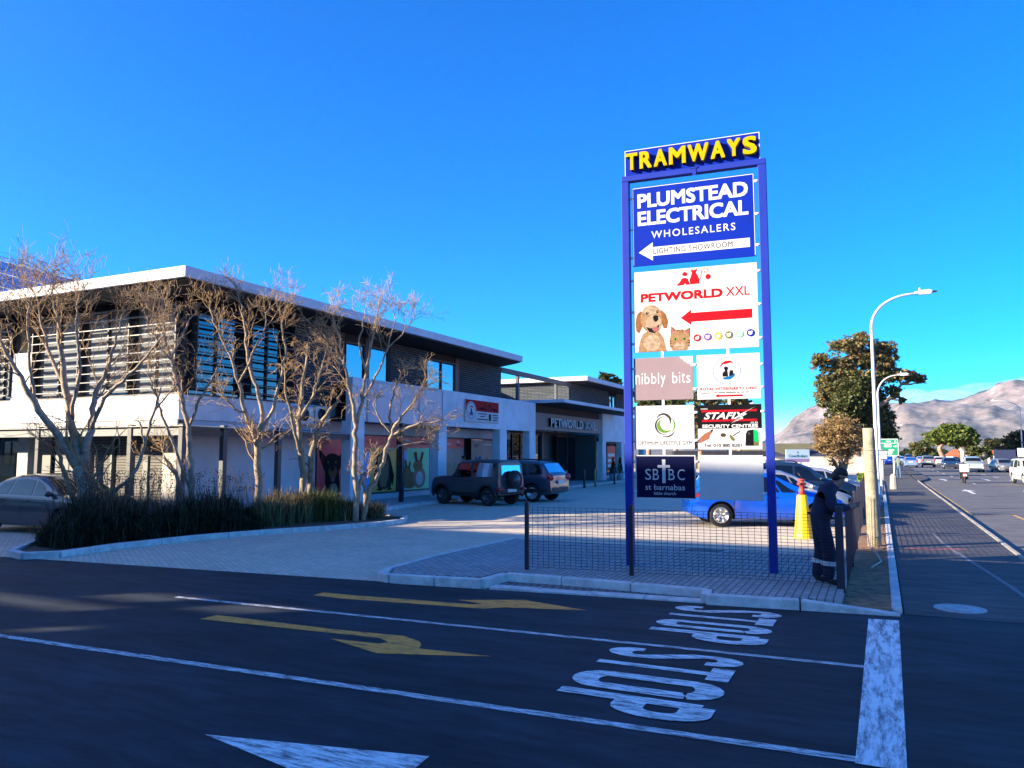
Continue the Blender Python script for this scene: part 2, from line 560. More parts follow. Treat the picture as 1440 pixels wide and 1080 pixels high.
def kerb_run(pts, w, z0, z1, seg=0.95, gap=0.012, mbx=None, ramp=None):
    mbx = mbx or MB()
    pts = [Vector((p[0], p[1], 0)) for p in pts]
    for a, b in zip(pts, pts[1:]):
        L = (b - a).length; n = max(1, round(L / seg)); d = (b - a) / n
        rot = Matrix.Rotation(math.atan2(d.y, d.x), 3, 'Z')
        for i in range(n):
            c = a + d * (i + 0.5)
            dz = random.uniform(-0.004, 0.004)
            mbx.obox((c.x, c.y, (z0 + z1) / 2 + dz), (d.length - gap, w, z1 - z0), rot)
    return mbx

struct("road_kerb", kerb_run([(2.38, 17.5), (2.38, 62)], 0.1, -0.2, 0.02), mat("kerb_tan", (0.33, 0.31, 0.27), 0.9, var=.3, scale=4), bevel=0.015)
struct("verge_edging", kerb_run([(0.12, 10.95), (0.13, 60)], 0.12, -0.1, 0.055), m_kerb, bevel=0.012)
mb = MB()
N = 60
for i in range(N):
    y0 = 10.85 + i * 0.7; y1 = y0 + 0.7
    def zz(x, y): return 0.04 + 0.05 * mnoise.noise(Vector((x * 1.5, y * 1.1, 0)))
    xs = [-0.52, -0.3, -0.1, 0.06]
    for a, b in zip(xs, xs[1:]):
        mb.add([(a, y0, zz(a, y0)), (b, y0, zz(b, y0)), (b, y1, zz(b, y1)), (a, y1, zz(a, y1))], [(0, 1, 2, 3)], 0, True)
struct("verge", mb, m_dirt)

# island in front of the pylon
isl = [(-6.95, 10.2), (-5.52, 10.5), (-5.44, 11.14), (-2.15, 11.02), (-2.08, 10.62), (-0.52, 10.86), (-0.52, 15.4), (-7.25, 15.4), (-7.35, 12.3), (-7.25, 10.75)]
mb = MB(); mb.slab(isl, -0.02, 0.125)
struct("traffic_island", mb, m_pave2)
k = MB()
kerb_run([(-7.3, 10.62), (-7.12, 10.2), (-6.9, 10.12), (-5.42, 10.32), (-5.34, 10.98), (-4.4, 11.02), (-2.22, 10.92), (-2.16, 10.52), (-1.0, 10.66)], 0.14, -0.05, 0.132, mbx=k)
kerb_run([(-7.32, 10.66), (-7.42, 12.3), (-7.34, 15.4)], 0.1, -0.05, 0.13, mbx=k)
k.add([(-0.98, 10.59, -0.03), (0.15, 10.72, -0.03), (0.15, 10.86, -0.03), (-0.98, 10.73, -0.03), (-0.98, 10.59, 0.13), (0.15, 10.72, 0.025), (0.15, 10.86, 0.025), (-0.98, 10.73, 0.13)], [(0, 3, 2, 1), (4, 5, 6, 7), (0, 1, 5, 4), (1, 2, 6, 5), (2, 3, 7, 6), (3, 0, 4, 7)])
struct("island_kerb", k, m_kerb, bevel=0.016)
m_sett = mat_brick("setts", (0.2, 0.19, 0.18), (0.26, 0.25, 0.24), (0.05, 0.05, 0.05), 0.12, 0.2, 0.012, var=0.3)
mb = MB(); mb.sheet([(-5.3, 10.5), (-2.2, 10.72), (-2.2, 10.87), (-4.4, 10.96), (-5.28, 10.92)], 0.012)
struct("gutter_setts", mb, m_sett)
struct("gutter_apron", kerb_run([(-5.3, 10.42), (-3.8, 10.5), (-2.2, 10.63)], 0.24, -0.03, 0.022, seg=0.8), m_kerb, bevel=0.006)

# planting bed
bed = [(-16.6, 10.9), (-15.25, 9.5), (-14.65, 9.36), (-14.25, 9.75), (-14.4, 11.2), (-14.25, 12.9), (-13.75, 14.4), (-13.05, 15.9), (-12.45, 17.5), (-12.35, 18.5), (-12.9, 19.5), (-13.7, 19.85), (-15.7, 19.85), (-16.0, 14.1), (-17.6, 13.9), (-17.6, 11.6)]
mb = MB(); mb.slab(bed, -0.02, 0.07)
struct("planting_bed", mb, m_soil)
struct("bed_kerb", kerb_run([(-16.6, 10.85), (-15.25, 9.45), (-14.62, 9.3), (-14.2, 9.72), (-14.34, 11.2), (-14.18, 12.9), (-13.68, 14.4), (-12.98, 15.9), (-12.38, 17.5), (-12.28, 18.5), (-12.85, 19.55), (-13.7, 19.92), (-15.7, 19.92)], 0.12, -0.05, 0.13, seg=0.9), m_kerb, bevel=0.012)
mb = MB(); mb.slab([(-40, 14.2), (-16.3, 14.2), (-16.05, 20.2), (-15.5, 21.0), (-15.5, 21.4), (-15.9, 25.2), (-15.9, 49), (-15.9, 75), (-19.5, 75), (-40, 75)], -0.02, 0.11)
struct("shop_pavement", mb, m_conc)
struct("shop_kerb", kerb_run([(-15.42, 20.9), (-15.42, 21.4), (-15.82, 25.2), (-15.82, 40)], 0.13, -0.05, 0.125), m_kerb, bevel=0.012)

# road markings, parts of the road they are painted on
def mark(name, polys, m, parent, z=0.004):
    mb = MB()
    for p in polys:
        if p and isinstance(p[0], list):
            pass
        mb.sheet(p, z)
    return mb.build(name, m, parent)

def line(a, b, w):
    a = Vector(a); b = Vector(b); t = (b - a).normalized(); n = Vector((-t.y, t.x)) * w / 2
    return [tuple(a - n), tuple(b - n), tuple(b + n), tuple(a + n)]

mark("lane_line", [line((-8.9, 7.82), (-0.2, 8.1), 0.085)], m_white2, side_road)
mark("lane_line", [line((-30, 4.6), (-0.2, 5.68), 0.1)], m_white2, side_road)
mark("stop_line", [[(-0.22, 5.6), (0.08, 5.6), (0.13, 10.45), (-0.2, 10.4)]], m_stopl, side_road, z=0.006)
mark("painted_triangle", [[(-4.41, 4.17), (-2.76, 4.52), (-2.69, 3.8)]], m_white, side_road)
mark("turn_arrow", [[(-7.47, 6.92), (-7.45, 7.18), (-5.58, 7.19), (-5.11, 7.23), (-4.77, 7.26), (-4.49, 7.13), (-4.39, 7.01), (-4.33, 6.87), (-3.52, 6.92), (-3.84, 6.79), (-4.61, 6.53), (-5.43, 6.82), (-4.82, 6.86), (-4.78, 6.97), (-4.97, 7.07), (-5.46, 7.04)]], m_yellow, side_road)
mark("turn_arrow", [[(-7.26, 8.73), (-7.27, 8.97), (-6.95, 8.97), (-4.96, 9.12), (-4.82, 9.23), (-5.26, 9.31), (-4.45, 9.7), (-3.44, 9.41), (-4.45, 9.13), (-4.67, 8.94), (-4.99, 8.9), (-6.75, 8.71)]], m_yellow, side_road)

def stop_letters(name, x0, x1, rows, m):
    """STOP read from the left: letter heads point to +X, the word runs towards -Y"""
    mb = MB(); zz = [0.004]
    def put(ch, ya, yb):
        fn = lambda a, b: (x0 + b * (x1 - x0), ya + a * (yb - ya), zz[0])     # a across the letter, b up the letter
        def arc(cx, cy, rx, ry, t0, t1, n=9):
            return [(cx + rx * math.cos(R(t0 + (t1 - t0) * i / (n - 1))), cy + ry * math.sin(R(t0 + (t1 - t0) * i / (n - 1)))) for i in range(n)]
        def stroke(pts, wa, wb):
            zz[0] += .0007; z_ = zz[0]
            L, Q = [], []
            n = len(pts)
            for i, p in enumerate(pts):
                p = Vector(p); t = Vector(pts[min(i + 1, n - 1)]) - Vector(pts[max(i - 1, 0)])
                t = Vector((t.x / wa, t.y / wb)).normalized()
                nr = Vector((-t.y * wa / 2, t.x * wb / 2))
                L.append(p + nr); Q.append(p - nr)
            mb.add([fn(*p) for p in L] + [fn(*p) for p in Q], [[n + i, n + i + 1, i + 1, i] for i in range(n - 1)])
        wa, wb = 0.32, 0.19
        if ch == 'O':
            stroke(arc(.5, .80, .36, .13, 0, 180) + arc(.5, .2, .36, .13, 180, 360) + [(.86, .80)], wa, wb)
        elif ch == 'T':
            stroke([(.5, 0), (.5, .86)], .26, .12)
            stroke([(0.02, .92), (.98, .92)], .3, .16)
        elif ch == 'P':
            stroke([(.16, 0), (.16, .95)], wa, wb)
            stroke([(.16, .93), (.5, .93)] + arc(.56, .72, .3, .21, 90, -90, 11) + [(.16, .51)], wa, wb * 1.1)
        elif ch == 'S':
            stroke([(.84, .76)] + arc(.5, .80, .34, .13, 0, 180, 9) + [(.2, .68), (.5, .5), (.8, .32)] + arc(.5, .2, .34, .13, 0, -180, 9) + [(.16, .24)], wa, wb)
    for ch, (ya, yb) in zip("STOP", rows):
        put(ch, ya, yb)
    return mb.build(name, m, side_road)

stop_letters("stop_lettering", -2.44, -1.19, [(10.28, 9.92), (9.86, 9.46), (9.36, 8.98), (8.86, 8.42)], m_white)
stop_letters("stop_lettering", -2.53, -1.27, [(7.86, 7.5), (7.44, 7.02), (6.92, 6.42), (6.32, 5.86)], m_white)
mark("edge_line", [line((2.72, 30.2), (2.72, 60), 0.1), line((2.72, 30.2), (4.0, 31.0), 0.09), line((4.0, 31.0), (4.2, 22), 0.1)], m_yellow2, main_road, z=-0.106)
arrows = MB()
for x, y in ((4.3, 46), (7.3, 47), (4.4, 66), (7.4, 68)):
    arrows.sheet([(x - .08, y), (x + .08, y), (x + .08, y + 3), (x + .35, y + 3), (x, y + 5), (x - .35, y + 3), (x - .08, y + 3)], -0.106)
for k_ in range(14):
    arrows.sheet(line((5.7, 60 + k_ * 9), (5.7, 63 + k_ * 9), 0.1), -0.106)
    arrows.sheet(line((8.9, 40 + k_ * 9), (8.9, 43 + k_ * 9), 0.1), -0.106)
arrows.build("lane_marking", m_white, main_road)
m_red = mat_paint("red_marking", (0.35, 0.1, 0.09), wear=0.45)
mark("red_marking", [line((0.45, 18.2), (1.5, 18.6), 0.28)], m_red, pavement, z=0.008)
m_pale = mat("crack_filler", (0.2, 0.2, 0.21), 0.9, var=0.3)
crack = MB()
pts = [(1.1, 22), (1.2, 19.5), (1.35, 17.5), (1.55, 15.4), (1.7, 13.6), (1.78, 12.2), (2.0, 10.6)]
add_ribbon(crack, pts, [.05, .06, .09, .06, .08, .05, .08], lambda a, b: (a, b, 0.007))
crack.build("crack_seal", m_pale, pavement)

# covers
m_cover = mat("cover_steel", (0.42, 0.43, 0.44), 0.6, 0.3, var=0.3, scale=8)
mb = MB()
mb.lathe([(0.30, 0.0), (0.30, 0.014), (0.27, 0.014), (0.265, 0.008), (0.2, 0.008), (0.195, 0.016), (0.1, 0.016), (0.095, 0.009), (0.02, 0.009)], (0.85, 11.54, 0.001), 36)
tag(mb.build("manhole_cover", m_cover, origin=(0.85, 11.54, 0)), "pale round manhole cover set into the dark pavement at the corner", "manhole cover")
mb = MB(); mb.slab([(-3.55, 14.85), (-2.75, 14.75), (-2.65, 15.3), (-3.45, 15.42)], 0.125, 0.135)
mb.slab([(-3.48, 14.91), (-2.8, 14.82), (-2.72, 15.24), (-3.4, 15.34)], 0.135, 0.14, 1)
tag(mb.build("drain_cover", [m_cover, mat("cover_dark", (0.09, 0.09, 0.1), 0.7)], origin=(-3.1, 15.1, 0.125)), "rectangular dark drain cover in the paving behind the mesh fence", "drain cover")

# ------------------------------------------------------------------ mountains
m_rock = bpy.data.materials.new("mountain_rock")
nt, b_ = nodes_of(m_rock)
b_.inputs["Roughness"].default_value = 0.95
b_.inputs["Specular IOR Level"].default_value = 0.1
tc = nt.nodes.new("ShaderNodeTexCoord")
def _nz(scale, det, stretch):
    mp = nt.nodes.new("ShaderNodeMapping"); mp.inputs["Scale"].default_value = stretch
    nt.links.new(tc.outputs["Object"], mp.inputs[0])
    n = nt.nodes.new("ShaderNodeTexNoise"); n.inputs["Scale"].default_value = scale; n.inputs["Detail"].default_value = det; n.inputs["Roughness"].default_value = 0.7
    nt.links.new(mp.outputs[0], n.inputs["Vector"]); return n
n1 = _nz(0.005, 10, (1, 1, 1.6)); n2 = _nz(0.03, 12, (1, 1, 1.6))
mx = nt.nodes.new("ShaderNodeMath"); mx.operation = 'ADD'
nt.links.new(n1.outputs["Fac"], mx.inputs[0]); nt.links.new(n2.outputs["Fac"], mx.inputs[1])
rp = nt.nodes.new("ShaderNodeValToRGB")
for i, (p, c) in enumerate([(0.4, (0.07, 0.078, 0.07)), (0.48, (0.135, 0.142, 0.13)), (0.54, (0.185, 0.187, 0.18)), (0.62, (0.28, 0.275, 0.265))]):
    e = rp.color_ramp.elements[i] if i < 2 else rp.color_ramp.elements.new(p)
    e.position = p; e.color = (*c, 1)
hv = nt.nodes.new("ShaderNodeMath"); hv.operation = 'MULTIPLY'; hv.inputs[1].default_value = 0.5
nt.links.new(mx.outputs[0], hv.inputs[0]); nt.links.new(hv.outputs[0], rp.inputs[0])
nt.links.new(rp.outputs[0], b_.inputs["Base Color"])

def az_of(u):
    d = ray(u, 620); return math.atan2(d.x, d.y)
crest_u = [900, 1050, 1085, 1100, 1115, 1140, 1165, 1200, 1260, 1300, 1340, 1380, 1440, 1500, 1650, 1900]
crest_p = [6, 10, 14, 26, 42, 56, 66, 70, 68, 66, 67, 71, 77, 83, 74, 40]
def crest(az):
    return float(np.interp(az, [az_of(u) for u in crest_u], crest_p)) / FPX
mb = MB()
NA, NR = 420, 60
a0, a1 = az_of(700), az_of(2000)
vs_ = []
for i in range(NA):
    az = a0 + (a1 - a0) * i / (NA - 1)
    for j in range(NR):
        s = j / (NR - 1)
        if s <= 0.85:
            q = s / 0.85; rr = 2000 + 2000 * q; h = q ** 1.35
        else:
            q = (s - 0.85) / 0.15; rr = 4000 + 55 * q; h = 1 - q
        c = crest(az) * 4000
        p = Vector((math.sin(az) * rr / 420, math.cos(az) * rr / 420, 3.1))
        nz = mnoise.fractal(p, 0.9, 2.1, 6)
        rg = abs(mnoise.noise(Vector((az * 26 + 0.4 * nz, 0.8 * s, 1.7))))
        h2 = h * c * (1.0 - 0.22 * (1 - h) * (1 - 2.0 * rg)) + nz * 58 * min(1, 4 * h) * (1.0 if s < 0.85 else 0.4)
        step = 0.5 * math.sin(h2 / 22.0)
        vs_.append((math.sin(az) * rr, math.cos(az) * rr, max(-3, h2 + step * 11 * min(1, 3 * h))))
fs_ = []
for i in range(NA - 1):
    for j in range(NR - 1):
        a = i * NR + j
        fs_.append((a, a + NR, a + NR + 1, a + 1))
mb.add(vs_, fs_, 0, True)
struct("mountain", mb, m_rock)

# cloud lying on the ridge
m_cloud = bpy.data.materials.new("cloud_vapour")
m_cloud.use_nodes = True
nt = m_cloud.node_tree; nt.nodes.clear()
pv = nt.nodes.new("ShaderNodeVolumePrincipled")
pv.inputs["Color"].default_value = (0.95, 0.96, 1, 1); pv.inputs["Density"].default_value = 0.0015
o_ = nt.nodes.new("ShaderNodeOutputMaterial"); nt.links.new(pv.outputs[0], o_.inputs[1])
mb = MB()
rc = random.Random(3)
for uu in range(1240, 1500, 11):
    az = az_of(uu + rc.uniform(-4, 4)); rr = 4420 + rc.uniform(-90, 90)
    c = crest(az) * 4420 + 8
    if 1150 < uu < 1200 and rc.random() < .4: continue
    mb.ball((math.sin(az) * rr, math.cos(az) * rr, c + rc.uniform(-14, 10)), (rc.uniform(70, 130), rc.uniform(60, 110), rc.uniform(16, 36)), 12, 8)
tag(mb.build("cloud", m_cloud, origin=(math.sin(az_of(1320)) * 3900, math.cos(az_of(1320)) * 3900, 250)), kind='stuff')

# haze: the air between here and the hills
m_haze = bpy.data.materials.new("haze_air")
m_haze.use_nodes = True
nt = m_haze.node_tree; nt.nodes.clear()
pv = nt.nodes.new("ShaderNodeVolumePrincipled")
pv.inputs["Color"].default_value = (0.4, 0.62, 1, 1); pv.inputs["Density"].default_value = 0.00004; pv.inputs["Anisotropy"].default_value = 0.2
o_ = nt.nodes.new("ShaderNodeOutputMaterial"); nt.links.new(pv.outputs[0], o_.inputs[1])
mb = MB(); mb.box(-4650, -950, -10, 4650, 4090, 420)
tag(mb.build("haze", m_haze), kind='stuff')
# ------------------------------------------------------------------ pylon sign
m_post = mat("pylon_blue", (0.012, 0.03, 0.28), 0.5, 0.0, var=0.1, scale=3, spec=.15)
m_lug = mat("lug_white", (0.7, 0.7, 0.7), 0.4)
def flat(name, c, rough=0.45):
    fur = name.startswith("fur")
    return mat("panel_" + name, c, 0.6, spec=0.08, var=.4 if fur else .09, scale=22 if fur else 1.6)
c_blue = flat("blue", (0.001, 0.017, 0.27)); c_white = flat("white", (0.5, 0.51, 0.53)); c_red = flat("red", (0.33, 0.003, 0.01))
c_pink = flat("pink", (0.225, 0.17, 0.19)); c_navy = flat("navy", (0.002, 0.004, 0.035)); c_black = flat("black", (0.004, 0.004, 0.006))
c_yel = flat("yellow", (0.45, 0.3, 0.0)); c_grey = flat("grey", (0.035, 0.034, 0.03)); c_green = flat("green", (0.09, 0.2, 0.03))
c_green2 = flat("bright_green", (0.0, 0.32, 0.08)); c_cream = flat("fur_cream", (0.27, 0.16, 0.085)); c_cream2 = flat("fur_pale", (0.32, 0.235, 0.16))
c_tan = flat("fur_tan", (0.2, 0.085, 0.03)); c_tan2 = flat("fur_stripe", (0.07, 0.03, 0.015)); c_tongue = flat("tongue", (0.27, 0.08, 0.09))
c_skin = flat("skin", (0.24, 0.09, 0.055)); c_sky = flat("swoosh", (0.004, 0.1, 0.26)); c_purple = flat("purple", (0.14, 0.05, 0.25))
c_mint = flat("mint", (0.2, 0.45, 0.3)); c_olive = flat("olive", (0.1, 0.11, 0.03)); c_or = flat("orange", (0.55, 0.3, 0.02))
PAL = [c_white, c_blue, c_red, c_pink, c_navy, c_black, c_yel, c_grey, c_green, c_green2, c_cream, c_cream2, c_tan, c_tan2, c_tongue, c_skin, c_sky, c_purple, c_mint, c_olive, c_or]
WHITE, BLUE, RED, PINK, NAVY, BLACK, YEL, GREY, GREEN, GREEN2, CREAM, CREAM2, TAN, TAN2, TONGUE, SKIN, SKY, PURPLE, MINT, OLIVE, ORANGE = range(21)

PB = Vector((-2.65, 12.75, 0.0)); PT = R(4)
pe = Vector((math.cos(PT), math.sin(PT), 0)); pn = Vector((math.sin(PT), -math.cos(PT), 0))
def PF(a, b, h=0.0): return PB + pe * a + Vector((0, 0, b)) + pn * h
pylon = thing("pylon_sign", "tall blue framed pylon sign with stacked shop panels and raised yellow letters on top", "pylon sign", PB)
def pbox(mb, a0, a1, b0, b1, h0, h1, mi=0):
    mb.prism([(a0, b0), (a1, b0), (a1, b1), (a0, b1)], lambda a, b: PF(a, b, h0), lambda a, b: PF(a, b, h1), mi)
for s0, s1 in ((-1.255, -1.125), (1.02, 1.15)):
    mb = MB(); pbox(mb, s0, s1, 0.1, 6.70, -0.065, 0.065)
    mb.build("post", m_post, pylon, bevel=0.008)
mb = MB(); pbox(mb, -1.255, 1.15, 6.702, 6.80, -0.065, 0.065); mb.build("top_beam", m_post, pylon, bevel=0.008)
hb = MB(); pbox(hb, -1.18, 1.05, 6.803, 7.25, -0.03, 0.03, 0)
for a0, a1, b0, b1 in ((-1.18, 1.05, 7.25, 7.262), (-1.192, -1.18, 6.803, 7.262), (1.05, 1.062, 6.803, 7.262)):
    pbox(hb, a0, a1, b0, b1, -0.034, 0.034, 1)
header = hb.build("header_board", [c_blue, c_white], pylon)
lt = MB()
word = "TRAMWAYS"
wx = -1.15
ws = [.2, .21, .22, .28, .34, .23, .21, .22]
gap = (2.17 - sum(ws)) / 7
for ch, w in zip(word, ws):
    add_text(lt, ch, lambda a, b, h: PF(a, b, 0.03 + h), wx, wx + w, 6.875, 7.175, 0, 0.008, bold=0.07, extrude=0.045)
    wx += w + gap
lt.build("raised_lettering", c_yel, header)
mb = MB(); pbox(mb, -0.03, 0.03, 6.66, 6.80, 0.067, 0.075); pbox(mb, -0.06, 0.06, 6.78, 6.80, 0.076, 0.083); mb.build("sign_bracket", m_post, pylon)

def panel(a0, a1, b0, b1, label, base, edge=None):
    mb = MB(); pbox(mb, a0, a1, b0, b1, -0.014, 0.014)
    p = mb.build("sign_panel", base, pylon, bevel=0.003); p["label"] = label
    return p
class Art:
    """flat print on a panel, fractions of its width and height measured from the top left corner"""
    def __init__(s, a0, a1, b0, b1):
        s.q = (a0, a1, b0, b1); s.mb = MB(); s.k = 1
    def P(s, x, y, h=0):
        a0, a1, b0, b1 = s.q
        return PF(a0 + x * (a1 - a0), b1 - y * (b1 - b0), 0.014 + h)
    def poly(s, pts, mi):
        s.k += 1; h = 0.00015 * s.k
        s.mb.add([s.P(x, y, h) for x, y in pts], [list(range(len(pts)))], mi)
    def el(s, cx, cy, rx, ry, mi, n=22): s.poly(ell(cx, cy, rx, ry, n), mi)
    def rib(s, pts, w, mi):
        s.k += 1; h = 0.00015 * s.k
        add_ribbon(s.mb, pts, w, lambda x, y: s.P(x, y, h), mi)
    def text(s, t, x0, x1, y0, y1, mi, **k):
        s.k += 1; h = 0.00015 * s.k
        a0, a1, b0, b1 = s.q
        add_text(s.mb, t, lambda a, b, hh: PF(a, b, 0.014 + h + hh - .002), a0 + x0 * (a1 - a0), a0 + x1 * (a1 - a0), b1 - y1 * (b1 - b0), b1 - y0 * (b1 - b0), mi, **k)
    def done(s, name, parent): return s.mb.build(name, PAL, parent)

# electrical wholesaler
q = (-1.075, 0.955, 5.195, 6.585)
p = panel(*q, "blue panel with bold white lettering and a white arrow", c_blue)
A = Art(*q)
A.text("PLUMSTEAD", .045, .95, .085, .27, WHITE, bold=.075)
A.text("ELECTRICAL", .045, .95, .31, .495, WHITE, bold=.075)
A.text("WHOLESALERS", .16, .845, .575, .665, WHITE, bold=.02, space=1.25)
A.poly([(.05, .83), (.17, .715), (.17, .775), (.955, .775), (.955, .885), (.17, .885), (.17, .945)], WHITE)
A.text("LIGHTING SHOWROOM", .175, .82, .795, .865, GREY, bold=.015, space=1.15)
A.rib([(0.006, 0.01), (.994, .01)], .008, WHITE); A.rib([(.994, .01), (.994, .99)], .005, WHITE); A.rib([(.006, .01), (.006, .99)], .005, WHITE)
A.done("panel_print", p)
# pet shop panel
q = (-1.075, 0.962, 3.70, 5.09)
p = panel(*q, "white panel with a puppy, a kitten and a red arrow", c_white)
A = Art(*q)
A.text("PETWORLD", .06, .73, .275, .385, RED, bold=.12)
A.text("XXL", .755, .94, .27, .38, RED, bold=.02)
A.poly([(.39, .605), (.475, .51), (.475, .55), (.955, .545), (.955, .655), (.475, .66), (.475, .70)], RED)
# sitting dog, cat, balloon of the emblem
A.poly([(.36, .20), (.385, .17), (.405, .125), (.43, .115), (.455, .13), (.46, .16), (.475, .205), (.44, .205), (.43, .185), (.42, .205), (.372, .21)], RED)
A.poly([(.41, .06), (.43, .04), (.455, .065), (.45, .09), (.43, .1), (.41, .085)], RED)
A.poly([(.485, -.005 + .02), (.495, .03), (.515, .028), (.527, .01), (.53, .04), (.52, .065), (.535, .1), (.545, .14), (.55, .2), (.475, .205), (.467, .15), (.48, .1), (.488, .06), (.48, .04)], RED)
sp = [(.545, .16), (.56, .13), (.562, .09), (.565, .05), (.59, .02), (.615, .03), (.62, .06), (.6, .08), (.585, .065), (.592, .05)]
A.rib(sp, .008, TAN)
A.el(.618, .125, .022, .033, RED); A.rib([(.618, .15), (.615, .2)], .003, GREY)
# puppy
X0, Y0, SX, SY = .012, .415, .275, .585
def dog(pts, mi): A.poly([(X0 + x * SX, Y0 + y * SY) for x, y in pts], mi)
def dge(cx, cy, rx, ry, mi): A.el(X0 + cx * SX, Y0 + cy * SY, rx * SX, ry * SY, mi)
dog([(.08, 1.0), (.12, .8), (.22, .62), (.4, .55), (.7, .56), (.85, .72), (.95, 1.0)], CREAM)
dge(.5, .81, .26, .18, CREAM2)
dog([(.18, .12), (.05, .2), (0, .4), (.03, .55), (.12, .6), (.22, .45), (.26, .25)], TAN)
dog([(.78, .12), (.93, .22), (1.0, .38), (.96, .52), (.86, .52), (.8, .4), (.76, .25)], TAN)
dge(.49, .3, .33, .29, CREAM); dge(.56, .42, .25, .2, CREAM2); dge(.46, .12, .22, .1, CREAM2)
dog([(.33, .47), (.45, .5), (.6, .5), (.73, .43), (.7, .56), (.58, .61), (.42, .58)], BLACK)
dog([(.5, .52), (.62, .47), (.71, .5), (.68, .57), (.58, .58)], TONGUE)
dog([(.54, .26), (.6, .23), (.7, .25), (.71, .33), (.63, .38), (.56, .34)], BLACK)
dge(.37, .18, .045, .03, BLACK); dge(.68, .16, .035, .03, BLACK)
dge(.38, .172, .012, .008, WHITE); dge(.685, .152, .01, .008, WHITE)
# kitten
X0, Y0, SX, SY = .29, .69, .18, .305
dog([(.08, .4), (.12, .02), (.38, .24)], TAN); dog([(.7, .24), (.97, .12), (.95, .5)], TAN)
dog([(.14, .3), (.15, .1), (.3, .25)], TONGUE); dog([(.78, .28), (.92, .2), (.9, .42)], TONGUE)
dog([(.02, .62), (.1, .32), (.35, .18), (.65, .18), (.9, .38), (.95, .7), (.85, .95), (.8, 1.0), (.15, 1.0), (.06, .85)], CREAM)
for x in (.38, .46, .54, .62): dog([(x, .19), (x + .03, .19), (x + .01, .4)], TAN2)
for y in (.6, .7, .8): dog([(.04, y), (.22, y + .03), (.04, y + .05)], TAN2); dog([(.94, y), (.78, y + .03), (.94, y + .05)], TAN2)
dge(.5, .83, .27, .14, CREAM2); dge(.3, .56, .08, .05, GREEN); dge(.7, .56, .08, .05, GREEN); dge(.3, .56, .03, .045, BLACK); dge(.7, .56, .03, .045, BLACK)
dog([(.44, .7), (.56, .7), (.5, .77)], TONGUE); dog([(.36, .88), (.5, .84), (.64, .88), (.5, .86)], TAN2)
for i, c in enumerate((RED, PURPLE, ORANGE, OLIVE, MINT, BLUE)):
    cx = .52 + i * .0835; cy = .858 - i * .0055
    A.el(cx, cy, .03, .0435, c, 26); A.el(cx - .002, cy + .004, .016, .02, WHITE, 14); A.el(cx + .008, cy - .012, .009, .012, WHITE, 10)
    if i % 2: A.el(cx - .012, cy - .012, .006, .01, WHITE, 8)
A.done("panel_print", p)
# pink bakery panel
q = (-1.09, -0.095, 2.88, 3.60)
p = panel(*q, "dusty pink panel with a bitten white corner", c_pink)
A = Art(*q)
A.poly([(.78, 0.0), (.80, .05), (.84, .07), (.85, .12), (.89, .13), (.9, .17), (.94, .17), (.96, .22), (1.0, .24), (1.0, 0)], WHITE)
x = .03
for ch, w, y0, y1 in (("n", .075, .4, .62), ("i", .02, .36, .62), ("b", .085, .36, .62), ("b", .085, .36, .62), ("l", .015, .36, .62), ("y", .08, .43, .7)):
    A.text(ch, x, x + w, y0, y1, WHITE, bold=-.006); x += w + .03
x = .655
for ch, w, y0, y1 in (("b", .085, .36, .62), ("i", .02, .36, .62), ("t", .05, .38, .62), ("s", .065, .44, .62)):
    A.text(ch, x, x + w, y0, y1, WHITE, bold=-.006); x += w + .026
A.done("panel_print", p)
# vet panel
q = (-0.033, 0.966, 2.868, 3.604)
p = panel(*q, "white panel with a round emblem and a small red arrow", c_white)
A = Art(*q)
A.el(.48, .37, .222, .302, SKY, 40); A.el(.48, .37, .212, .289, WHITE, 40)
for i, ch in enumerate("ROYAL"):
    an = R(-118 + i * 14); cx = .48 + .165 * math.cos(an); cy = .37 + .225 * math.sin(an)
    A.text(ch, cx - .018, cx + .018, cy - .028, cy + .028, GREY)
A.poly([(.36, .3), (.4, .2), (.46, .15), (.54, .15), (.6, .2), (.54, .19), (.48, .22), (.43, .22)], RED)
A.poly([(.41, .5), (.41, .42), (.45, .37), (.43, .3), (.46, .27), (.51, .3), (.49, .36), (.5, .5)], BLACK)
A.poly([(.51, .49), (.52, .4), (.54, .35), (.56, .37), (.58, .35), (.58, .41), (.6, .48)], BLACK)
A.poly([(.4, .52), (.5, .5), (.58, .47), (.62, .41), (.6, .5), (.53, .57), (.44, .57)], SKY)
A.text("ROYAL VETERINARY CLINIC", .05, .95, .735, .80, RED, bold=.05, space=1.1)
x = .06
for w in (.17, .03, .08, .12, .17, .06, .07, .08): A.rib([(x, .855), (x + w - .015, .855)], .018, GREY); x += w
A.poly([(.28, .925), (.34, .885), (.34, .905), (.72, .905), (.72, .945), (.34, .945), (.34, .965)], RED)
A.done("panel_print", p)
# gym panel
q = (-1.09, -0.095, 2.055, 2.785)
p = panel(*q, "white panel with a green and grey swirl", c_white)
A = Art(*q)
def crescent(cx, cy, ro, w, t0, t1, mi, asp=1.36, n=18):
    pts = [(cx + ro * math.cos(R(t0 + (t1 - t0) * i / (n - 1))), cy + asp * ro * math.sin(R(t0 + (t1 - t0) * i / (n - 1)))) for i in range(n)]
    A.rib(pts, [w * math.sin(math.pi * (i + .4) / (n - .2)) + .002 for i in range(n)], mi)
crescent(.51, .46, .15, .03, 60, 290, GREY); crescent(.53, .44, .12, .07, 40, 230, GREEN); crescent(.53, .45, .15, .025, -60, 60, GREEN)
crescent(.49, .36, .12, .05, 200, 390, GREY); crescent(.53, .5, .16, .03, 20, 120, GREY)
A.text("OPTIMUM LIFESTYLE GYM", .06, .96, .815, .90, GREY, bold=.02, space=1.05)
A.done("panel_print", p)
